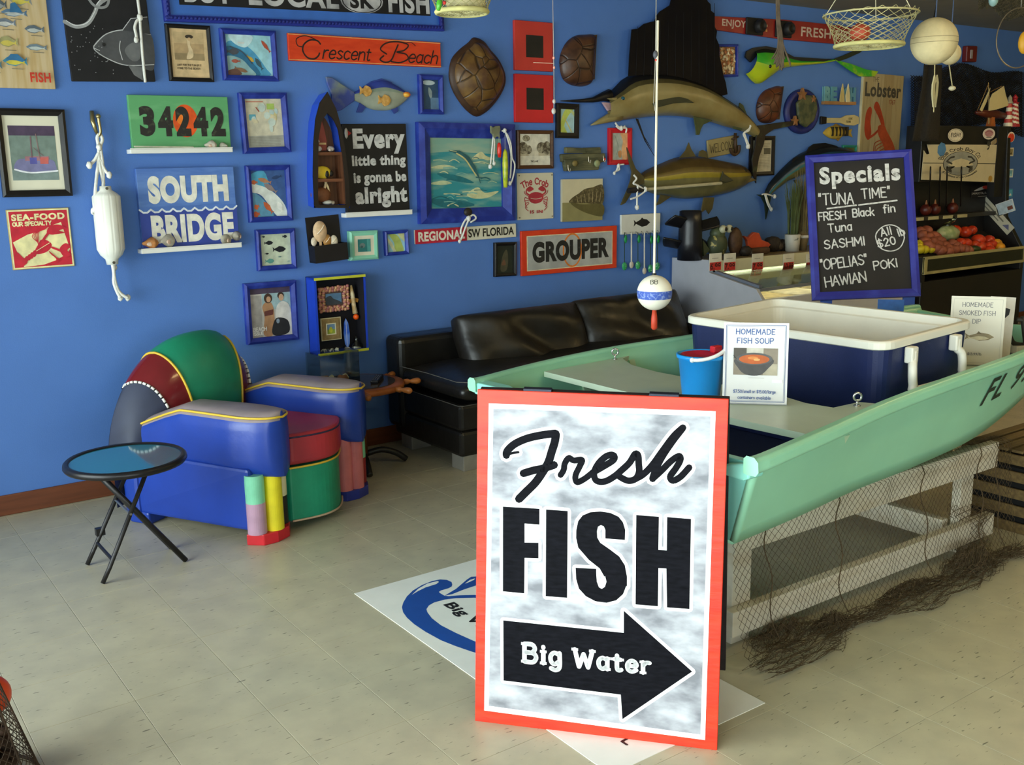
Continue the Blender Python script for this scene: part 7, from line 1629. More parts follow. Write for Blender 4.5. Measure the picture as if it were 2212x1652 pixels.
MB().ball((0, 0, .17), (.06, .05, .05), 12, 8).build('head', M('4c5438', rough=.5, amt=.3, scale=30), o, smooth=True); MB().prism([(-.08, .06), (-.15, .13), (-.14, .02)], -.01, .01).build('fin', M('3c4430', rough=.5), o).rotation_euler = (PI / 2, 0, 0)
o = case_item('shell_relic', 'brown upright clam shell on the display case', 'shell', 1588); MB().ball((0, 0, .10), (.062, .04, .10), 14, 10, jit=.04).build('shell_body', M('4a3220', rough=.6, amt=.35, scale=25, bump=.5), o, smooth=True); MB().box(-.04, .04, -.03, .03, 0, .02).build('base', M('2a2018', rough=.7), o)
o = case_item('red_fin', 'orange-red plastic fish tail ornament on the display case', 'ornament', 1630); fp = MB().prism([(-.13, .14), (-.08, .125), (-.02, .16), (.03, .15), (.06, .10), (.13, .08), (.16, .06), (.10, .02), (.02, .0), (-.1, .0), (-.08, .06), (-.09, .1)], -.015, .015).build('fin_body', M('b04428', rough=.5, amt=.2), o, bevel=.006); fp.rotation_euler = (PI / 2, 0, 0)
MB().box(-.1, .12, -.05, .05, 0, .05).build('rock_base', M('4a3424', rough=.8, amt=.3, bump=.5), o, bevel=.02)
for i, (x, s_) in enumerate(((1612, .05), (1668, .08), (1690, .06))):
    o = case_item('dark_shell', ('small', 'large', 'middling')[i] + ' dark barnacled shell among the display case ornaments', 'shell', x, 4.9 if i == 0 else 5.0); MB().ball((0, 0, s_ * .7), (s_, s_ * .7, s_ * .7), 14, 10, jit=.08).build('shell_body', M('2a211a', rough=.7, amt=.4, scale=30, bump=.6), o, smooth=True); MB().ball((s_ * .5, -s_ * .4, s_ * .5), s_ * .35, 8, 6, jit=.1).build('knob', M('3a2e22', rough=.7, amt=.4, scale=30), o, smooth=True)
o = case_item('grass_pot', 'white pot of tall green grass on the display case', 'plant', 1711, 4.93); MB().lathe([(0, 0), (.05, 0), (.058, .12), (.054, .125), (.048, .11), (0, .11)], 18).build('pot', M('b8b4a8', rough=.5, second='6a6a60', thr=(.62, .68), scale=22), o, smooth=True)
def blades(n, h, spread, seed):
    rr = random.Random(seed); mb = MB()
    for _ in range(n):
        a = rr.uniform(0, 2 * PI); r = rr.uniform(0, .035); hh = h * rr.uniform(.75, 1.05); l = rr.uniform(0, spread); x, y = r * cos(a), r * sin(a)
        mb.tube([(x, y, .08), (x + l * .3 * cos(a), y + l * .3 * sin(a), .08 + hh * .6), (x + l * cos(a), y + l * sin(a), .08 + hh)], [.003, .0026, .0008], 4)
    return mb
blades(90, .42, .05, 4).build('grass', M('4a5428', rough=.7, amt=.3), o)
o = case_item('wheat_bundle', 'bundle of dry brown grass tied with cord beside the potted grass', 'plant', 1733, 4.93); blades(90, .50, .07, 5).build('grass', M('6a5c38', rough=.8, amt=.3), o); MB().lathe([(.03, 0), (.042, .1), (.03, .14)], 12).build('stalk_base', M('6a5a3c', rough=.8), o, smooth=True); MB().lathe([(.044, .09), (.05, .1), (.044, .112)], 16).build('cord', M('c8c4b8', rough=.8), o, smooth=True)

# ================================================================ PRODUCE CASE
pc = thing('produce_case', 'black refrigerated produce case plastered with stickers', 'display case')
PB = M('14110f', rough=.45, amt=.25); PX0, PX1 = 6.85, 8.28; PYF = 4.36
MB().box(PX0, PX1, PYF, 4.74, 0, .70).build('base', PB, pc, bevel=.006); MB().box(7.12, PX1, 4.70, 4.74, .7, 1.84).build('back_panel', PB, pc)
MB().box(PX0, PX0 + .04, PYF, 4.74, .7, .88).build('end_panel', PB, pc); 
yz_prism([(PYF, .70), (PYF, .86), (4.52, 1.12), (4.56, 1.84), (4.74, 1.84), (4.74, .70)], PX1 - .05, PX1).build('end_panel', PB, pc, bevel=.004)
MB().box(8.1, PX1, 4.56, 4.6, 1.28, 1.84).build('front_stile', PB, pc); MB().box(7.08, PX1, 4.58, 4.70, 1.42, 1.84).build('canopy', PB, pc, bevel=.006); MB().box(7.02, PX1 - .05, 4.60, 4.70, 1.13, 1.16).build('shelf', M('2a2620', rough=.4), pc)
MB().add([(PX0 + .04, PYF + .02, .80), (PX1 - .05, PYF + .02, .80), (PX1 - .05, 4.70, .99), (PX0 + .04, 4.70, .99)], [(0, 1, 2, 3)]).build('sloped_tray', M('1a1612', rough=.6), pc, solid=.01)
TRIM = M('a39a6a', rough=.4, metal=.2)
for z in (.755, .865): MB().box(PX0, PX1, PYF - .018, PYF, z, z + .022).build('front_rail', TRIM, pc, bevel=.003)
for x in (PX0, PX1 - .04): MB().box(x, x + .04, PYF - .016, PYF, .76, .88).build('front_rail_end', TRIM, pc)
MB().box(PX0, PX1, PYF - .012, PYF - .006, .77, .87).build('front_glass', glassmat('8a8868', .4), pc)
for a in range(4): MB().box(7.06 + a * .2, 7.20 + a * .2, 4.598, 4.60, 1.13, 1.155).build('shelf_label', M('a8a078', rough=.5), pc)
for i, x in enumerate((2010, 2031, 2046, 2077)):
    a, b = on_y(x, 365, 4.5), on_y(x - 2, 445, 4.55); MB().tube(catmull([tuple(b), tuple(a), (a.x + .08, a.y + .05, a.z - .02)], 4), .006, 6).build('wire_hook', M('2a2622', rough=.3, metal=.8), pc, smooth=True)
CYF = 4.575
hs = thing('crab_box_sign', 'white cardboard panel with a printed crab emblem on the produce case', 'sign', (0, CYF, 0)); hs.rotation_euler = (PI / 2, 0, 0)
def HP(x, y): q = on_y(x, y, CYF); return (q.x, q.z)
hp = [(2001, 312), (2172, 313), (2175, 331), (2169, 334), (2160, 394), (1988, 388), (1994, 325), (2000, 334), (2006, 332)]
MB().prism([HP(*q) for q in hp], .004, .008).build('panel', M('b8ae90', rough=.6, amt=.05), hs)
cen = HP(2073, 353); R1 = HP(2110, 353)[0] - cen[0]; R2 = cen[1] - HP(2073, 379)[1]
sm_ = MB(); mats_ = [M('8a8c84', rough=.6), M('b8ae90', rough=.6), M('3c3a34', rough=.6), M('4a7aa8', rough=.5), M('a8843c', rough=.5)]
def el(cx, cy, rx, ry, z, mi, n=28): sm_.flat([(cx + rx * cos(2 * PI * k / n), cy + ry * sin(2 * PI * k / n)) for k in range(n)], z, mi)
a, b = HP(1992, 352), HP(2166, 354); sm_.ribbon([a, b], .006, .0083, 2)
el(*cen, R1, R2, .0086, 2); el(*cen, R1 * .96, R2 * .96, .0089, 0); sm_.flat([(cen[0] + x * R1, cen[1] + y * R2) for x, y in ((-.75, -.1), (-.4, .25), (0, .42), (.4, .25), (.75, -.1), (.3, -.3), (-.3, -.3))], .0092, 1)
for s_ in (-1, 1):
    sm_.ribbon([(cen[0] + s_ * R1 * x, cen[1] + R2 * y) for x, y in ((.5, .0), (.8, .2), (.6, .5), (.4, .55))], .014, .0093, 2)
    for k in range(3): sm_.ribbon([(cen[0] + s_ * R1 * x, cen[1] + R2 * y) for x, y in ((.35, -.25), (.7, -.3 - k * .12), (.5, -.55 - k * .08))], .009, .0093, 2)
def arc_text(s_, h_, w_, r, low):
    tb = MB(); stroke_text(tb, s_, 0, 0, h_, w_, .0095, 0, center=True, gap=1.3, arc=(0, 0, -r if low else r, -PI / 2 if low else PI / 2)); tb.v = [(cen[0] + v[0] * R1 / R2, cen[1] + v[1], v[2]) for v in tb.v]; sm_.add(tb.v, tb.f, 2)
arc_text('Blue Crab Bay Co.', R2 * .25, R2 * .045, R2 * 1.08, False); arc_text('& Traditions of the Chesapeake', R2 * .125, R2 * .024, R2 * 1.2, True)
q = HP(2032, 323); el(q[0], q[1], .06, .055, .0088, 3, 7); q = HP(2137, 386); el(q[0], q[1], .03, .025, .0088, 4); q = HP(2164, 325); el(q[0], q[1], .05, .05, .0088, 4, 9)
q = HP(2126, 322); stroke_text(sm_, '#9', q[0], q[1], .06, .014, .0095, 2)
sm_.build('print', mats_, hs)
def sticker(label, px, py, wpx, hpx, Y, draw, rot=0.0, rnd=False, base='d8d4c8'):
    q = on_y(px, py, Y); k = (q - EYE).dot(FW) / FPX; w_ = wpx * k / .62; h_ = hpx * k
    o = thing('sticker', label, 'sticker', q); o.rotation_euler = (PI / 2, -rot, 0)
    mb = MB(); mb.prism([(w_/2 * cos(2 * PI * a / 24), h_/2 * sin(2 * PI * a / 24)) for a in range(24)] if rnd else [(-w_/2, -h_/2), (w_/2, -h_/2), (w_/2, h_/2), (-w_/2, h_/2)], 0, .0015); mb.build('sheet', M(base, rough=.45, amt=.05), o)
    p = Pic(w_, h_, .0018); draw(p); p.done(o)
sticker('oval white FISH! sticker on the produce case canopy', 2064, 292, 36, 28, CYF, lambda p: (p.ell('4a463c', .5, .5, .46, .45), p.ell('cfc8b4', .5, .5, .44, .43), p.text('3a362e', 'FISH!', .18, .34, .82, .68, .02)), 0, True, 'cfc8b4')
sticker('oval pink crab sticker on the produce case canopy', 2136, 289, 30, 24, CYF, lambda p: (p.ell('a87a80', .5, .55, .36, .3), p.line('8a5058', [(.2, .6), (.5, .75), (.8, .6)], .08, True), p.line('3a3430', [(.3, .2), (.7, .2)], .06)), 0, True, 'cfc4bc')
sticker('small tan sticker tilted below the pink crab sticker', 2150, 305, 22, 10, CYF, lambda p: (p.rect('8a7c60', .1, .1, .9, .9), p.ell('c09040', .7, .4, .15, .3)), .35, False, '9a8c74')
sticker('round red orange-fruit sticker on the produce case edge', 2184, 296, 18, 22, 4.557, lambda p: (p.ell('c8381c', .5, .45, .42, .42), p.poly('b8b090', [(.3, .9), (.5, .75), (.8, 1.0), (.6, .8)])), 0, True, 'd8c8b8')
for y, lb, c in ((328, 'square dog photo sticker below the red fruit sticker', 'c8c0a8'), (374, 'square pale blue sticker low on the produce case edge', 'c8ccc8'), (417, 'square blue lighthouse sticker on the produce case edge', '3a86b0')):
    sticker(lb, 2183 - (y - 328) * .02, y, 14, 18, 4.557, (lambda p, y=y: (p.rect({328: '8a7c54', 374: '6aa0b4', 417: '5aa8cc'}[y], .15, .15, .85, .85), p.poly({328: '4a3c24', 374: '8ab8c4', 417: 'd8d4c8'}[y], [(.3, .2), (.6, .5), (.8, .2)]))), 0, False, c)
sticker('black SARASOTA FLORIDA sticker inside the produce case', 2123, 413, 56, 26, 4.697, lambda p: (p.poly('b8b4ac', [(.1, .55), (.4, .85), (.7, .95), (.95, .8), (.6, .7), (.4, .6)], True), p.ell('b03428', .6, .82, .14, .14), p.text('a8a49c', 'SARASOTA, FLORIDA', .02, .24, .98, .44, .01), p.line('8a867c', [(.3, .1), (.7, .1)], .05)), 0, False, '1a1614')
def sticker_x(label, px, py, wl, hl, X, rot, draw, base):
    q = on_x(px, py, X); o = thing('sticker', label, 'sticker', q); o.rotation_euler = (PI / 2, 0, -PI / 2); o.matrix_world = Matrix.Translation(q) @ Matrix.Rotation(-PI / 2, 4, 'Z') @ Matrix.Rotation(PI / 2, 4, 'X') @ Matrix.Rotation(rot, 4, 'Z')
    MB().box(-wl/2, wl/2, -hl/2, hl/2, 0, .0015).build('sheet', M(base, rough=.45, amt=.05), o); p = Pic(wl, hl, .0018); draw(p); p.done(o)
sticker_x('long white slanting bumper sticker on the side of the produce case', 2153, 466, .36, .085, PX1 - .052, -.75, lambda p: (p.line('6a685c', [(.05, .6), (.7, .6)], .14), p.line('6a685c', [(.1, .3), (.6, .3)], .1), p.poly('5a5c7c', [(.75, .3), (.85, .8), (.95, .4)])), 'b8b4a0')
sticker_x('small pale blue sticker beside the slanting bumper sticker', 2172, 448, .15, .10, PX1 - .052, .35, lambda p: (p.rect('a8b8c0', .05, .05, .95, .95), p.rect('6a3c2c', .6, .2, .9, .5)), 'c8ccc8')
# produce heaped in the sloping tray
TN = Vector((0, -(.99 - .80), 4.70 - (PYF + .02))).normalized(); T0 = Vector((7, PYF + .02, .80))
def tray(px, py, up=0.03): return on_plane(px, py, T0 + TN * up, TN)
def veg(kind, label, cat, px, py, r, mat, group, sq=(1, 1, 1), up=.035, stem=None):
    q = tray(px, py, up); o = thing(kind, label, cat, q, random.uniform(0, 6), group)
    MB().ball((0, 0, 0), (r * sq[0], r * sq[1], r * sq[2]), 12, 8, jit=.02).build('flesh', mat, o, smooth=True)
    if stem: MB().ball((0, 0, r * sq[2] * .92), (r * .22, r * .22, r * .1), 6, 4).build('stem_scar', stem, o, smooth=True)
POT = M('8a4a34', rough=.6, amt=.2, scale=30); LEM = M('c8b020', rough=.45, amt=.12); TOM = M('b83418', rough=.3, amt=.15, second='c85c1c', thr=(.55, .8), scale=14)
for x, y in ((1988, 500), (2001, 498), (1993, 507), (2006, 512), (2016, 510), (2023, 513), (1998, 522), (2015, 523), (2033, 522), (2028, 530), (2020, 536), (2040, 531), (2046, 538), (2033, 541), (2057, 527), (2064, 532), (2072, 537), (2060, 540), (2083, 539), (2091, 541), (2048, 543), (2010, 533), (2002, 530), (2027, 520)):
    veg('potato', 'red-brown potato in the produce case heap', 'potato', x, y, .045, POT, 'potatoes in the produce case', (1.15, .9, .9), .045 + (540 - y) * .0006)
for x, y in ((1985, 527), (1988, 539), (1998, 539), (2011, 538), (1986, 533)): veg('lemon', 'yellow lemon at the corner of the produce case', 'lemon', x, y, .036, LEM, 'lemons in the produce case', (1.2, .9, .9), .04, M('a89a20', rough=.5))
for x, y, r in ((2063, 498, .052), (2085, 501, .055), (2099, 497, .045), (2113, 519, .058), (2136, 519, .05), (2075, 524, .045), (2087, 525, .045), (2118, 533, .046), (2133, 534, .05), (2143, 528, .042), (2138, 541, .045), (2107, 528, .04)): veg('tomato', 'ripe red tomato in the produce case', 'tomato', x, y, r, TOM, 'tomatoes in the produce case', (1, 1, .85), .05, M('3c4a1c', rough=.6))
for x, y in ((2153, 527), (2159, 535)): veg('yellow_pepper', 'orange-yellow pepper at the end of the produce case', 'pepper', x, y, .045, M('d08c1c', rough=.3, amt=.1), 'peppers in the produce case', (1, 1, .95), .05, M('4a5a1c', rough=.6))
veg('green_pepper', 'dark green pepper between the tomatoes', 'pepper', 2104, 539, .045, M('2c3c1c', rough=.35, amt=.2), None, (1.5, .8, .7), .04, M('3c4a1c'))
q = tray(2046, 505, .06); o = thing('vegetable_bag', 'clear bag of pale green cabbage in the produce case', 'bag', q)
MB().ball((0, 0, 0), (.14, .07, .065), 18, 12, jit=.07).build('cabbage', M('8a9a6c', rough=.35, amt=.25, scale=18, second='a8b088', thr=(.45, .6)), o, smooth=True); MB().tube([(-.02, 0, .06), (.04, 0, .09), (.06, 0, .12)], [.03, .012, .035], 8).build('bag_neck', glassmat('c8d0b8', .4), o, smooth=True)
# peppers on the shelf behind the hooks
for i, x in enumerate((2003, 2022, 2060)):
    q = on_y(x, 408 + i * 4, 4.65); o = thing('onion', ('first', 'second', 'third')[i] + ' red onion on the upper produce shelf', 'onion', (q.x, 4.65, 1.16 + .045), 0, 'onions on the upper shelf'); MB().ball((0, 0, 0), (.045, .045, .045), 12, 8).build('bulb', M('4a160e', rough=.4, amt=.3), o, smooth=True); MB().tube([(0, 0, .04), (0, 0, .075)], [.012, .004], 6).build('neck', M('8a5a3c', rough=.6), o)
# on top of the case
TOPZ = 1.84
dn = thing('dark_net', 'black netting draped over the top of the produce case', 'net'); DNM = M('100e0e', rough=.9, amt=.3)
def dnet(u, v):
    a = (1975 + 240 * u); b = 165 + 125 * v - 20 * sin(PI * u) + 8 * sin(11 * u + 3 * v)
    q = on_y(a, b, 5.08 + .03 * sin(9 * u + 5 * v)); return tuple(q)
lattice(dnet, 90, 56, .0035, '', '', DNM).build('netting', DNM, dn)
lattice(lambda u, v: tuple(Vector(dnet(min(1, u * 1.02), v)) + Vector((.01, .04, .012))), 80, 50, .0035, '', '', DNM).build('netting', DNM, dn)
def tail_net(u, v):
    xl = 1997 - 27 * v ** 1.3; xr = 2034 - 6 * v; q = on_y(xl + (xr - xl) * u, 140 + 165 * v, 4.50 + .02 * sin(8 * u)); return tuple(q)
tn = thing('hanging_dark_cloth', 'black net panel hanging at the corner of the produce case', 'net'); MB().grid(tail_net, 12, 16).build('panel', M('1c1812', rough=.9, amt=.3, scale=60, bump=.5), tn, smooth=True, solid=.01); MB().tube([tail_net(0, 0), tuple(Vector(tail_net(.5, 0)) + Vector((0, 0, CEIL - tail_net(.5, 0)[2])))], .004, 6).build('cord', DNM, tn)
q = on_y(2172, 265, 4.66)
def topth(name, label, cat, px, Y=4.66): return thing(name, label, cat, (on_y(px, 270, Y).x, Y, TOPZ))
o = topth('model_schooner', 'model sailing boat with cream sails on an orange stand', 'model ship', 2140, 4.62); KX = (on_y(2150, 230, 4.62).x - on_y(2130, 230, 4.62).x) / 20
def MS(px, py): b = on_y(px, py, 4.62); return (b.x - o.location.x, 0, b.z - TOPZ)
MB().tube([MS(2136, 268), MS(2136, 245), MS(2136, 200), MS(2135, 178)], [.006, .006, .005, .003], 8).build('mast', M('9a7c44', rough=.5), o); MB().tube([MS(2108, 243), MS(2125, 245), MS(2150, 247), MS(2178, 252)], [.012, .03, .035, .02], 10).build('hull', M('4a1c10', rough=.4), o, smooth=True)
SLM = M('b8ac80', rough=.7, amt=.06)
for P in ([(2138, 203), (2163, 186), (2168, 208), (2175, 228), (2150, 236), (2130, 240), (2133, 215)], [(2134, 190), (2122, 214), (2111, 238), (2116, 241), (2126, 220)]):
    pts = [MS(*a) for a in P]; mb = MB(); mb.add([(a[0], -.02, a[2]) for k, a in enumerate(pts)], [tuple(range(len(pts)))]); mb.build('sail', SLM, o, solid=.004)
for a, b in (((2136, 200), (2164, 186)), ((2131, 241), (2176, 228)), ((2110, 242), (2135, 182))): MB().tube([MS(*a), MS(*b)], .003, 6).build('spar', M('7a5c30', rough=.5), o)
a = MS(2136, 262); MB().prism([(-.04, 0), (-.02, .06), (-.035, .12), (.035, .12), (.02, .06), (.04, 0)], -.02, .02).build('stand', M('9a5424', rough=.5), o).rotation_euler = (PI / 2, 0, 0)
o = topth('model_lighthouse', 'tall red and white spiral striped model lighthouse', 'model lighthouse', 2188, 4.64)
def spiral(m=None):
    mb = MB(); mb.lathe([(.075, .03), (.06, .15), (.048, .27), (.044, .30)], 24)
    K = 24
    mb2 = MB(); N = 30
    mb2.grid(lambda u, v: ((.078 - .034 * v) * cos(2 * PI * u), (.078 - .034 * v) * sin(2 * PI * u), .03 + .27 * v), K, N, wrapu=True)
    for i in range(len(mb2.f)):
        u = (i % K) / K; v = (i // K) / N; mb2.m[i] = 0 if ((u * 2 + v * 5) % 1) < .5 else 1
    return mb2
spiral().build('tower', [M('a02028', rough=.4), M('d8d0c0', rough=.4)], o, smooth=True); MB().lathe([(.085, 0), (.085, .03), (.075, .035)], 20).build('base', M('a01c24', rough=.4), o); MB().lathe([(.055, .30), (.055, .315), (.03, .32), (.03, .37), (.04, .375), (.005, .42)], 16).build('lantern', M('a01c24', rough=.4), o, smooth=True)
o.scale = (.62, .62, .62)
o = topth('model_lighthouse', 'short red and white striped model lighthouse by the schooner', 'model lighthouse', 2177, 4.60)
for k in range(6): MB().lathe([(.036 - k * .003, k * .03), (.034 - k * .003, k * .03 + .03)], 14).build('band', M('a02820' if k % 2 else 'd0c8b0', rough=.4), o)
MB().lathe([(.024, .18), (.03, .19), (.018, .2), (.018, .225), (.002, .25)], 12).build('lantern', M('8a8470', rough=.4), o, smooth=True)

# ================================================================ HANGING FROM THE CEILING
# rod buoy
TT = 3.5
a, b = at_t(1421, 45, TT), at_t(1413, 590, TT); cB = at_t(1414, 632, TT)
bu = thing('rod_buoy', 'white ball buoy with blue band and red tip on a long hanging rod', 'buoy')
MB().tube([a, b], .0042, 8).build('rod', M('d8d0bc', rough=.5, amt=.1), bu); rB = 38 * TT / FPX
mb = MB(); mb.ball(cB, rB, 28, 20)
for i, f_ in enumerate(mb.f):
    z = sum(mb.v[k][2] for k in f_) / len(f_) - cB.z; mb.m[i] = 1 if -.27 * rB < z < .12 * rB else 0
mb.build('ball', [M('e0dac8', rough=.6, second='c8a878', thr=(.62, .78), scale=16), M('3a55a8', rough=.6, second='7a8cc0', thr=(.5, .62), scale=120)], bu, smooth=True)
MB().tube([b, b + Vector((0, 0, -.02))], .008, 8).build('collar', M('1a1a1c'), bu); e = cB + Vector((0, 0, -rB)); MB().tube([e + Vector((0, 0, .01)), e + Vector((0, 0, -.03)), e + Vector((0, 0, -.062)), e + Vector((0, 0, -.068))], [.006, .011, .011, .006], 10).build('tip', M('b03a20', rough=.5, amt=.15), bu, smooth=True)
dz = (EYE - cB).normalized(); fr = (dz + Vector((0, 0, .75))).normalized(); rx_ = Vector((0, 0, 1)).cross(fr).normalized(); ry_ = fr.cross(rx_)
lt = MB(); stroke_text(lt, 'BB', 0, 0, .017, .0022, 0, center=True, gap=1.4); lt.v = [tuple(cB + (fr * 1.0 + rx_ * (v[0] / rB) + ry_ * ((v[1] - .006) / rB)).normalized() * (rB + .0006)) for v in lt.v]; lt.build('lettering', M('2a2620', rough=.6), bu)
cord = M('8a8478', rough=.7)
top = at_t(1417, -200, TT); s0 = at_t(1416, 118, TT); top.z = CEIL
MB().tube([(s0.x, s0.y, CEIL), s0, at_t(1412, 220, TT), at_t(1415, 240, TT)], .0016, 6).build('line', cord, bu); MB().ball(s0, (.009, .009, .014), 10, 8).build('sinker', M('4a4a50', rough=.5), bu, smooth=True); MB().ball(at_t(1417, 130, TT), .0045, 8, 6).build('bead', M('c03020', rough=.4), bu, smooth=True)
# leader line with beads
ll = thing('leader_line', 'thin fishing leader with beads and a sinker hanging by the red panels', 'fishing line')
P = [at_t(1194, -10, 3.6), at_t(1196, 120, 3.6), at_t(1197, 215, 3.6), at_t(1196, 240, 3.6)]; MB().tube([(P[0].x, P[0].y, CEIL)] + P, .0011, 5).build('line', M('a8988c', rough=.6), ll); MB().tube([at_t(1197, 137, 3.6), at_t(1152, 135, 3.6)], .0012, 5).build('dropper', M('b89880', rough=.6), ll)
for x, y, r in ((1196, 125, .004), (1197, 146, .004), (1197, 219, .006), (1196, 240, .008)): MB().ball(at_t(x, y, 3.6), (r, r, r * 1.4), 8, 6).build('bead', M('c89080' if y < 200 else 'a8a098', rough=.4), ll, smooth=True)
# crab baskets
def basket(label, cpx, cpy, t_, rt, rb, h, content=None, tilt=0.0):
    c = at_t(cpx, cpy, t_); o = thing('crab_net_basket', label, 'basket', c); RP = M('b0a878', rough=.8, amt=.2)
    MB().tube([(rt * cos(a * PI / 18), rt * sin(a * PI / 18), h) for a in range(36)], .0035, 6, closed=True).build('top_ring', RP, o, smooth=True); MB().tube([(rb * cos(a * PI / 18), rb * sin(a * PI / 18), 0) for a in range(36)], .008, 8, closed=True).build('bottom_ring', M('c0b878', rough=.8, amt=.2, bump=.4), o, smooth=True)
    lattice(lambda u, v: ((rb + (rt - rb) * v ** 1.5) * cos(2 * PI * u), (rb + (rt - rb) * v ** 1.5) * sin(2 * PI * u), h * v + (.012 * abs(sin(20 * PI * u)) if v > .9 else 0)), 44, 12, .0013, '', '', RP).build('side_netting', RP, o)
    lattice(lambda u, v: (rb * v * cos(2 * PI * u), rb * v * sin(2 * PI * u), -.004), 30, 10, .0012, '', '', RP).build('base_netting', RP, o)
    for k in range(3):
        a = .5 + k * 2 * PI / 3; MB().tube([(rt * cos(a), rt * sin(a), h), (.0, 0, h + .28)], .0018, 6).build('cord', M('c8c0a0', rough=.7), o)
    MB().tube([(0, 0, h + .28), (0, 0, CEIL - c.z)], .002, 6).build('cord', M('c8c0a0', rough=.7), o)
    return o
b1 = basket('cream net crab basket hanging below the ceiling before the red ski', 1877, 98, 4.0, .178, .128, .115)
cB2 = Vector(b1.location); o = thing('red_ornament', 'round orange ornament lying in the hanging crab basket by the ski', 'ornament', cB2 + Vector((-.06, 0, .045))); MB().ball((0, 0, 0), (.04, .04, .035), 12, 8).build('ball', M('a8442c', rough=.5, amt=.2), o, smooth=True); MB().ball((0, 0, .035), (.012, .012, .006), 8, 6).build('cap', M('3a3028', rough=.5), o, smooth=True)
b2 = basket('cream net crab basket at the top edge before the local fish sign', 998, 26, 3.3, .13, .082, .09)
q = Vector(b2.location); o = thing('float_disc', 'cream cork float lying in the crab basket before the local fish sign', 'float', q + Vector((.01, -.01, .012))); MB().lathe([(.0, 0), (.06, 0), (.066, .012), (.06, .028), (0, .03)], 24).build('disc', M('c8bc90', rough=.7, amt=.15), o, smooth=True); MB().tube([(-.04, 0, .029), (.04, 0, .031)], .003, 6).build('string', M('d8d4c8'), o)
o = thing('green_lure', 'bright green fishing lure hanging on the crab basket at the top edge', 'lure', (0, 0, 0)); MB().tube([at_t(950, -6, 3.2), at_t(949, 8, 3.2), at_t(947, 22, 3.2)], [.006, .01, .006], 8).build('body', M('4aa02c', rough=.3), o, smooth=True); MB().ball(at_t(960, 6, 3.2), .006, 8, 6).build('bead', M('c02c24', rough=.4), o, smooth=True)
# foam ball with ornaments
def foam(label, px, py, rpx, t_, feat):
    c = at_t(px, py, t_); r = rpx * t_ / FPX; o = thing('foam_buoy', label, 'buoy', c); FM = M('c8b88c', rough=.7, amt=.08, scale=30, bump=.2)
    MB().ball((0, 0, 0), r, 28, 20).build('ball', FM, o, smooth=True); MB().tube([(0, 0, r), (0, 0, CEIL - c.z)], .0025, 6).build('cord', M('4a5a78', rough=.7), o)
    if feat:
        for z in (.12, -.1): MB().tube([(math.sqrt(r * r * 1.002 - (z * r) ** 2) * cos(a * PI / 24), math.sqrt(r * r * 1.002 - (z * r) ** 2) * sin(a * PI / 24), z * r) for a in range(48)], .0008, 4, closed=True).build('seam', M('8a7c5c', rough=.8), o)
        MB().ball((r * .86, -r * .50, r * .02), (r * .12, r * .12, r * .16), 8, 6, jit=.1).build('shell_knob', M('c8b898', rough=.6), o, smooth=True)
        for s_ in (-1, 1): pass
        MB().tube([(.0, -.01, -r), (.01, -.01, -r - .12), (.015, -.01, -r - .19)], .002, 5).build('string', M('b8a878'), o)
        for dx in (0, .018):
            MB().prism([(0, 0), (-.012, -.04), (-.01, -.08), (.004, -.13), (.01, -.08), (.012, -.03)], -.003, .003).build('pendant_leaf', M('a89c74', rough=.6), o).matrix_local = Matrix.Translation((dx, -.012, -r - .04)) @ Matrix.Rotation(PI / 2, 4, 'X')
    else: MB().tube([(0, 0, -r), (.04, 0, -r - .10)], .003, 6).build('stick', M('a89c74'), o); MB().ball((.04, 0, -r - .11), (.018, .018, .012), 10, 8).build('stick_end', M('c8bc98', rough=.6), o, smooth=True)
    return o
foam('large cream foam buoy with leaf pendants hanging below the ceiling', 2018, 89, 49, 4.2, True); foam('smaller foam buoy half hidden behind the large cream one', 2052, 116, 23, 5.0, False)
# bundle of frayed rope
fr_r = thing('frayed_rope', 'bundle of frayed grey rope hanging in front of the dolphin fish', 'rope'); FRM = M('5a4c3c', rough=.9, amt=.3, scale=40); rr = random.Random(9)
for k in range(22):
    dx = rr.uniform(-7, 7); sp_ = rr.uniform(-22, 18); L = rr.uniform(125, 155)
    P = [at_t(1672 + dx * .5, -40, 4.6), at_t(1680 + dx * .5, 20, 4.6), at_t(1684 + dx * .7, 70, 4.6), at_t(1690 + dx + sp_ * .3, 105, 4.6), at_t(1693 + dx + sp_, L, 4.6)]
    P[0] = Vector((P[0].x, P[0].y, CEIL)); MB().tube(catmull([tuple(x) for x in P], 4), .0038, 5).build('strand', FRM, fr_r)
# netting under the ceiling at the far corner
cn = thing('ceiling_net', 'brown netting slung under the ceiling above the produce case', 'net'); CNM = M('3c3420', rough=.9, amt=.3)
def cnet(u, v):
    q = on_z(2125 + 200 * u, 5, CEIL - .02); a = at_t(2130 + 160 * u, -60 + (78 + 34 * u) * v + 0, 5.0); return (a.x, a.y, min(CEIL - .01, a.z + .02 * sin(14 * u + 6 * v)))
lattice(cnet, 60, 36, .0025, '', '', CNM).build('netting', CNM, cn); lattice(lambda u, v: tuple(Vector(cnet(u, v)) + Vector((.02, .05, .01 * sin(9 * u)))), 50, 30, .0025, '', '', CNM).build('netting', CNM, cn)
gb = thing('glass_float', 'pale blue glass float caught in the ceiling netting', 'float', at_t(2146, 0, 4.8)); MB().ball((0, 0, 0), (.022, .022, .03), 12, 8).build('glass', M('8aa8a4', rough=.15, amt=.2), gb, smooth=True); MB().tube([(0, 0, .028), (0, 0, .05)], .004, 6).build('neck', M('6a8884'), gb)
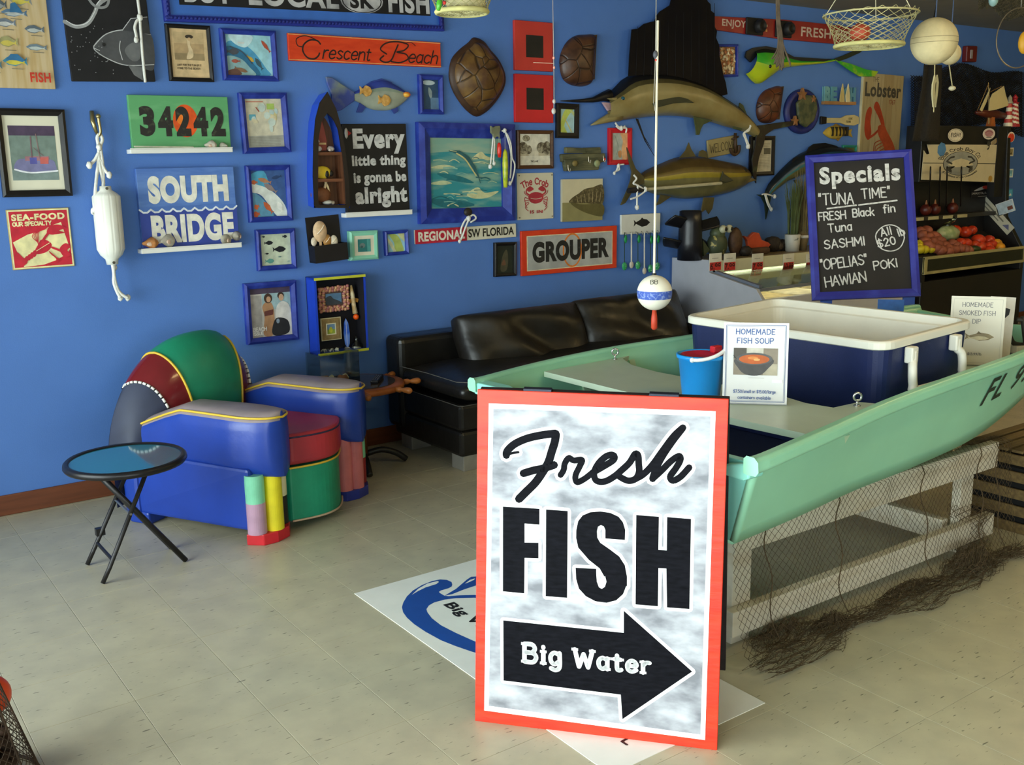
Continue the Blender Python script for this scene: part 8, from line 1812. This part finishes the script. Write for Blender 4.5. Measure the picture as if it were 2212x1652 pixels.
hp_ = thing('hoop_hanger', 'thin wire hoop with a yellow bird ornament at the picture edge'.replace(' at the picture edge', ' by the far netting'), 'ornament', at_t(2200, 82, 4.6)); MB().tube([(.1 * cos(a), 0, .13 * sin(a)) for a in [k * PI / 20 for k in range(40)]], .003, 6, closed=True).build('hoop', M('6a5c48', rough=.4, metal=.4), hp_, smooth=True); MB().ball((.03, 0, -.02), (.03, .02, .05), 10, 8).build('bird', M('c8901c', rough=.5), hp_, smooth=True); MB().tube([(0, 0, .13), (0, 0, CEIL - hp_.location.z)], .0018, 5).build('cord', cord, hp_); hp_.rotation_euler.z = -.6

# ================================================================ CRATE AND NET POT ON THE FLOOR
cr = thing('slatted_crate', 'weathered wooden slat crate on the floor beyond the trestle', 'crate', (4.2, 2.06, 0), 0)
CWD = wood('6e5a34', .75, '4c3a20'); CL_, CD_, CH_ = .62, .36, .36
for z in (0.0, .075, .15, .225, .30):
    for y in (0, CD_ - .014): MB().box(0, CL_, y, y + .014, z, z + .045).build('slat', CWD, cr, bevel=.002)
    for x in (0, CL_ - .014): MB().box(x, x + .014, .015, CD_ - .015, z, z + .045).build('slat', CWD, cr, bevel=.002)
for x in (.016, CL_ - .05):
    for y in (.016, CD_ - .05): MB().box(x, x + .034, y, y + .034, 0, .35).build('corner_post', CWD, cr)
for k in range(5): MB().box(0 + .01, CL_ - .01, .02 + k * .068, .07 + k * .068, .352, .364).build('lid_slat', CWD, cr, bevel=.002)
MB().box(.02, CL_ - .02, .02, CD_ - .02, .004, .014).build('bottom', CWD, cr)
MB().box(.03, CL_ - .03, .03, CD_ - .03, .014, .28).build('shade_filler', M('0e0c0a', rough=.95), cr)  # near-black block stands in for the shade between the slats
# net pot at the near edge
q = on_z(-40, 1700, 0); np_ = thing('net_pot', 'brown net covered crab pot with orange float near the doorway', 'crab pot', (q.x, q.y, 0)); PM = M('3c2c1e', rough=.9, amt=.3)
e1, e2 = on_z(78, 1652, 0), None
ap = Vector((0, 0, .62)); base_r = (Vector((e1.x, e1.y, 0)) - Vector((q.x, q.y, 0))).length * 1.02
def cone(u, v): r = base_r * (1 - v * .82); return (r * cos(2 * PI * u), r * sin(2 * PI * u), .003 + .46 * v)
lattice(cone, 64, 40, .0012, '', '', PM).build('netting', PM, np_)
for v in (.0, .98): MB().tube([cone(k / 40, v) for k in range(40)], .005, 6, closed=True).build('hoop', PM, np_, smooth=True)
for k in range(8): MB().tube([cone(k / 8, 0), cone(k / 8, 1)], .003, 6).build('rib', PM, np_)
hb = MB(); rr = random.Random(5)
for k in range(26):
    a = rr.uniform(0, 6.28); r = base_r * rr.uniform(.1, .62); z = .03 + .22 * (1 - r / base_r) * rr.random(); P = [(r * cos(a + t_), r * sin(a + t_), z + .02 * sin(5 * t_ + k)) for t_ in [i * .35 for i in range(12)]]; hb.tube(P, .012, 6)
hb.build('coiled_rope', M('3a2617', rough=.9, amt=.35, scale=30), np_, smooth=True)
q2 = on_y(-14, 1500, q.y + .06); MB().ball((q2.x - q.x - .01, .06, max(.2, q2.z)), .055, 18, 12).build('float_ball', M('d8481c', rough=.4, amt=.08), np_, smooth=True)

# ================================================================ pieces of parts go one level deeper
def under(root, child, parent, nearest=False):
    ps = [o for o in root.children if o.name.split('.')[0] == parent]
    for c in [o for o in root.children if o.name.split('.')[0] == child]:
        if not ps: return
        if nearest:
            cc = sum((Vector(v.co) for v in c.data.vertices), Vector()) / len(c.data.vertices)
            best = min(ps, key=lambda p: min((Vector(v.co) - cc).length for v in p.data.vertices))
        else: best = ps[0]
        c.parent = best
bpy.context.view_layer.update()
for o in list(COL.objects):
    n = o.name.split('.')[0]
    if o.parent is not None or 'category' not in o: continue
    if n == 'armchair':
        for c, p in (('piping_stripe', 'back_panel'), ('piping_core', 'back_panel'), ('cushion_welt', 'seat_cushion'), ('apron_piping', 'front_apron')): under(o, c, p, True)
    elif n == 'cooler': under(o, 'handle_mount', 'handle', True)
    elif n == 'mounted_sailfish': under(o, 'sail_ray', 'sail')
    elif n == 'water_ski': under(o, 'boot', 'binding_plate', True)
    elif n == 'toy_bucket': under(o, 'handle_peg', 'handle')
    elif n == 'ship_wheel_table': under(o, 'handle', 'wheel_rim'); under(o, 'spoke', 'wheel_rim')
    elif n == 'sofa': under(o, 'seam_stitching', 'seat_cushion')
    elif n == 'produce_case': under(o, 'shelf_label', 'shelf'); under(o, 'front_rail_end', 'front_rail')
    elif n == 'fish_figurine': under(o, 'pupil', 'eye', True)
    else: under(o, 'print', 'backing')
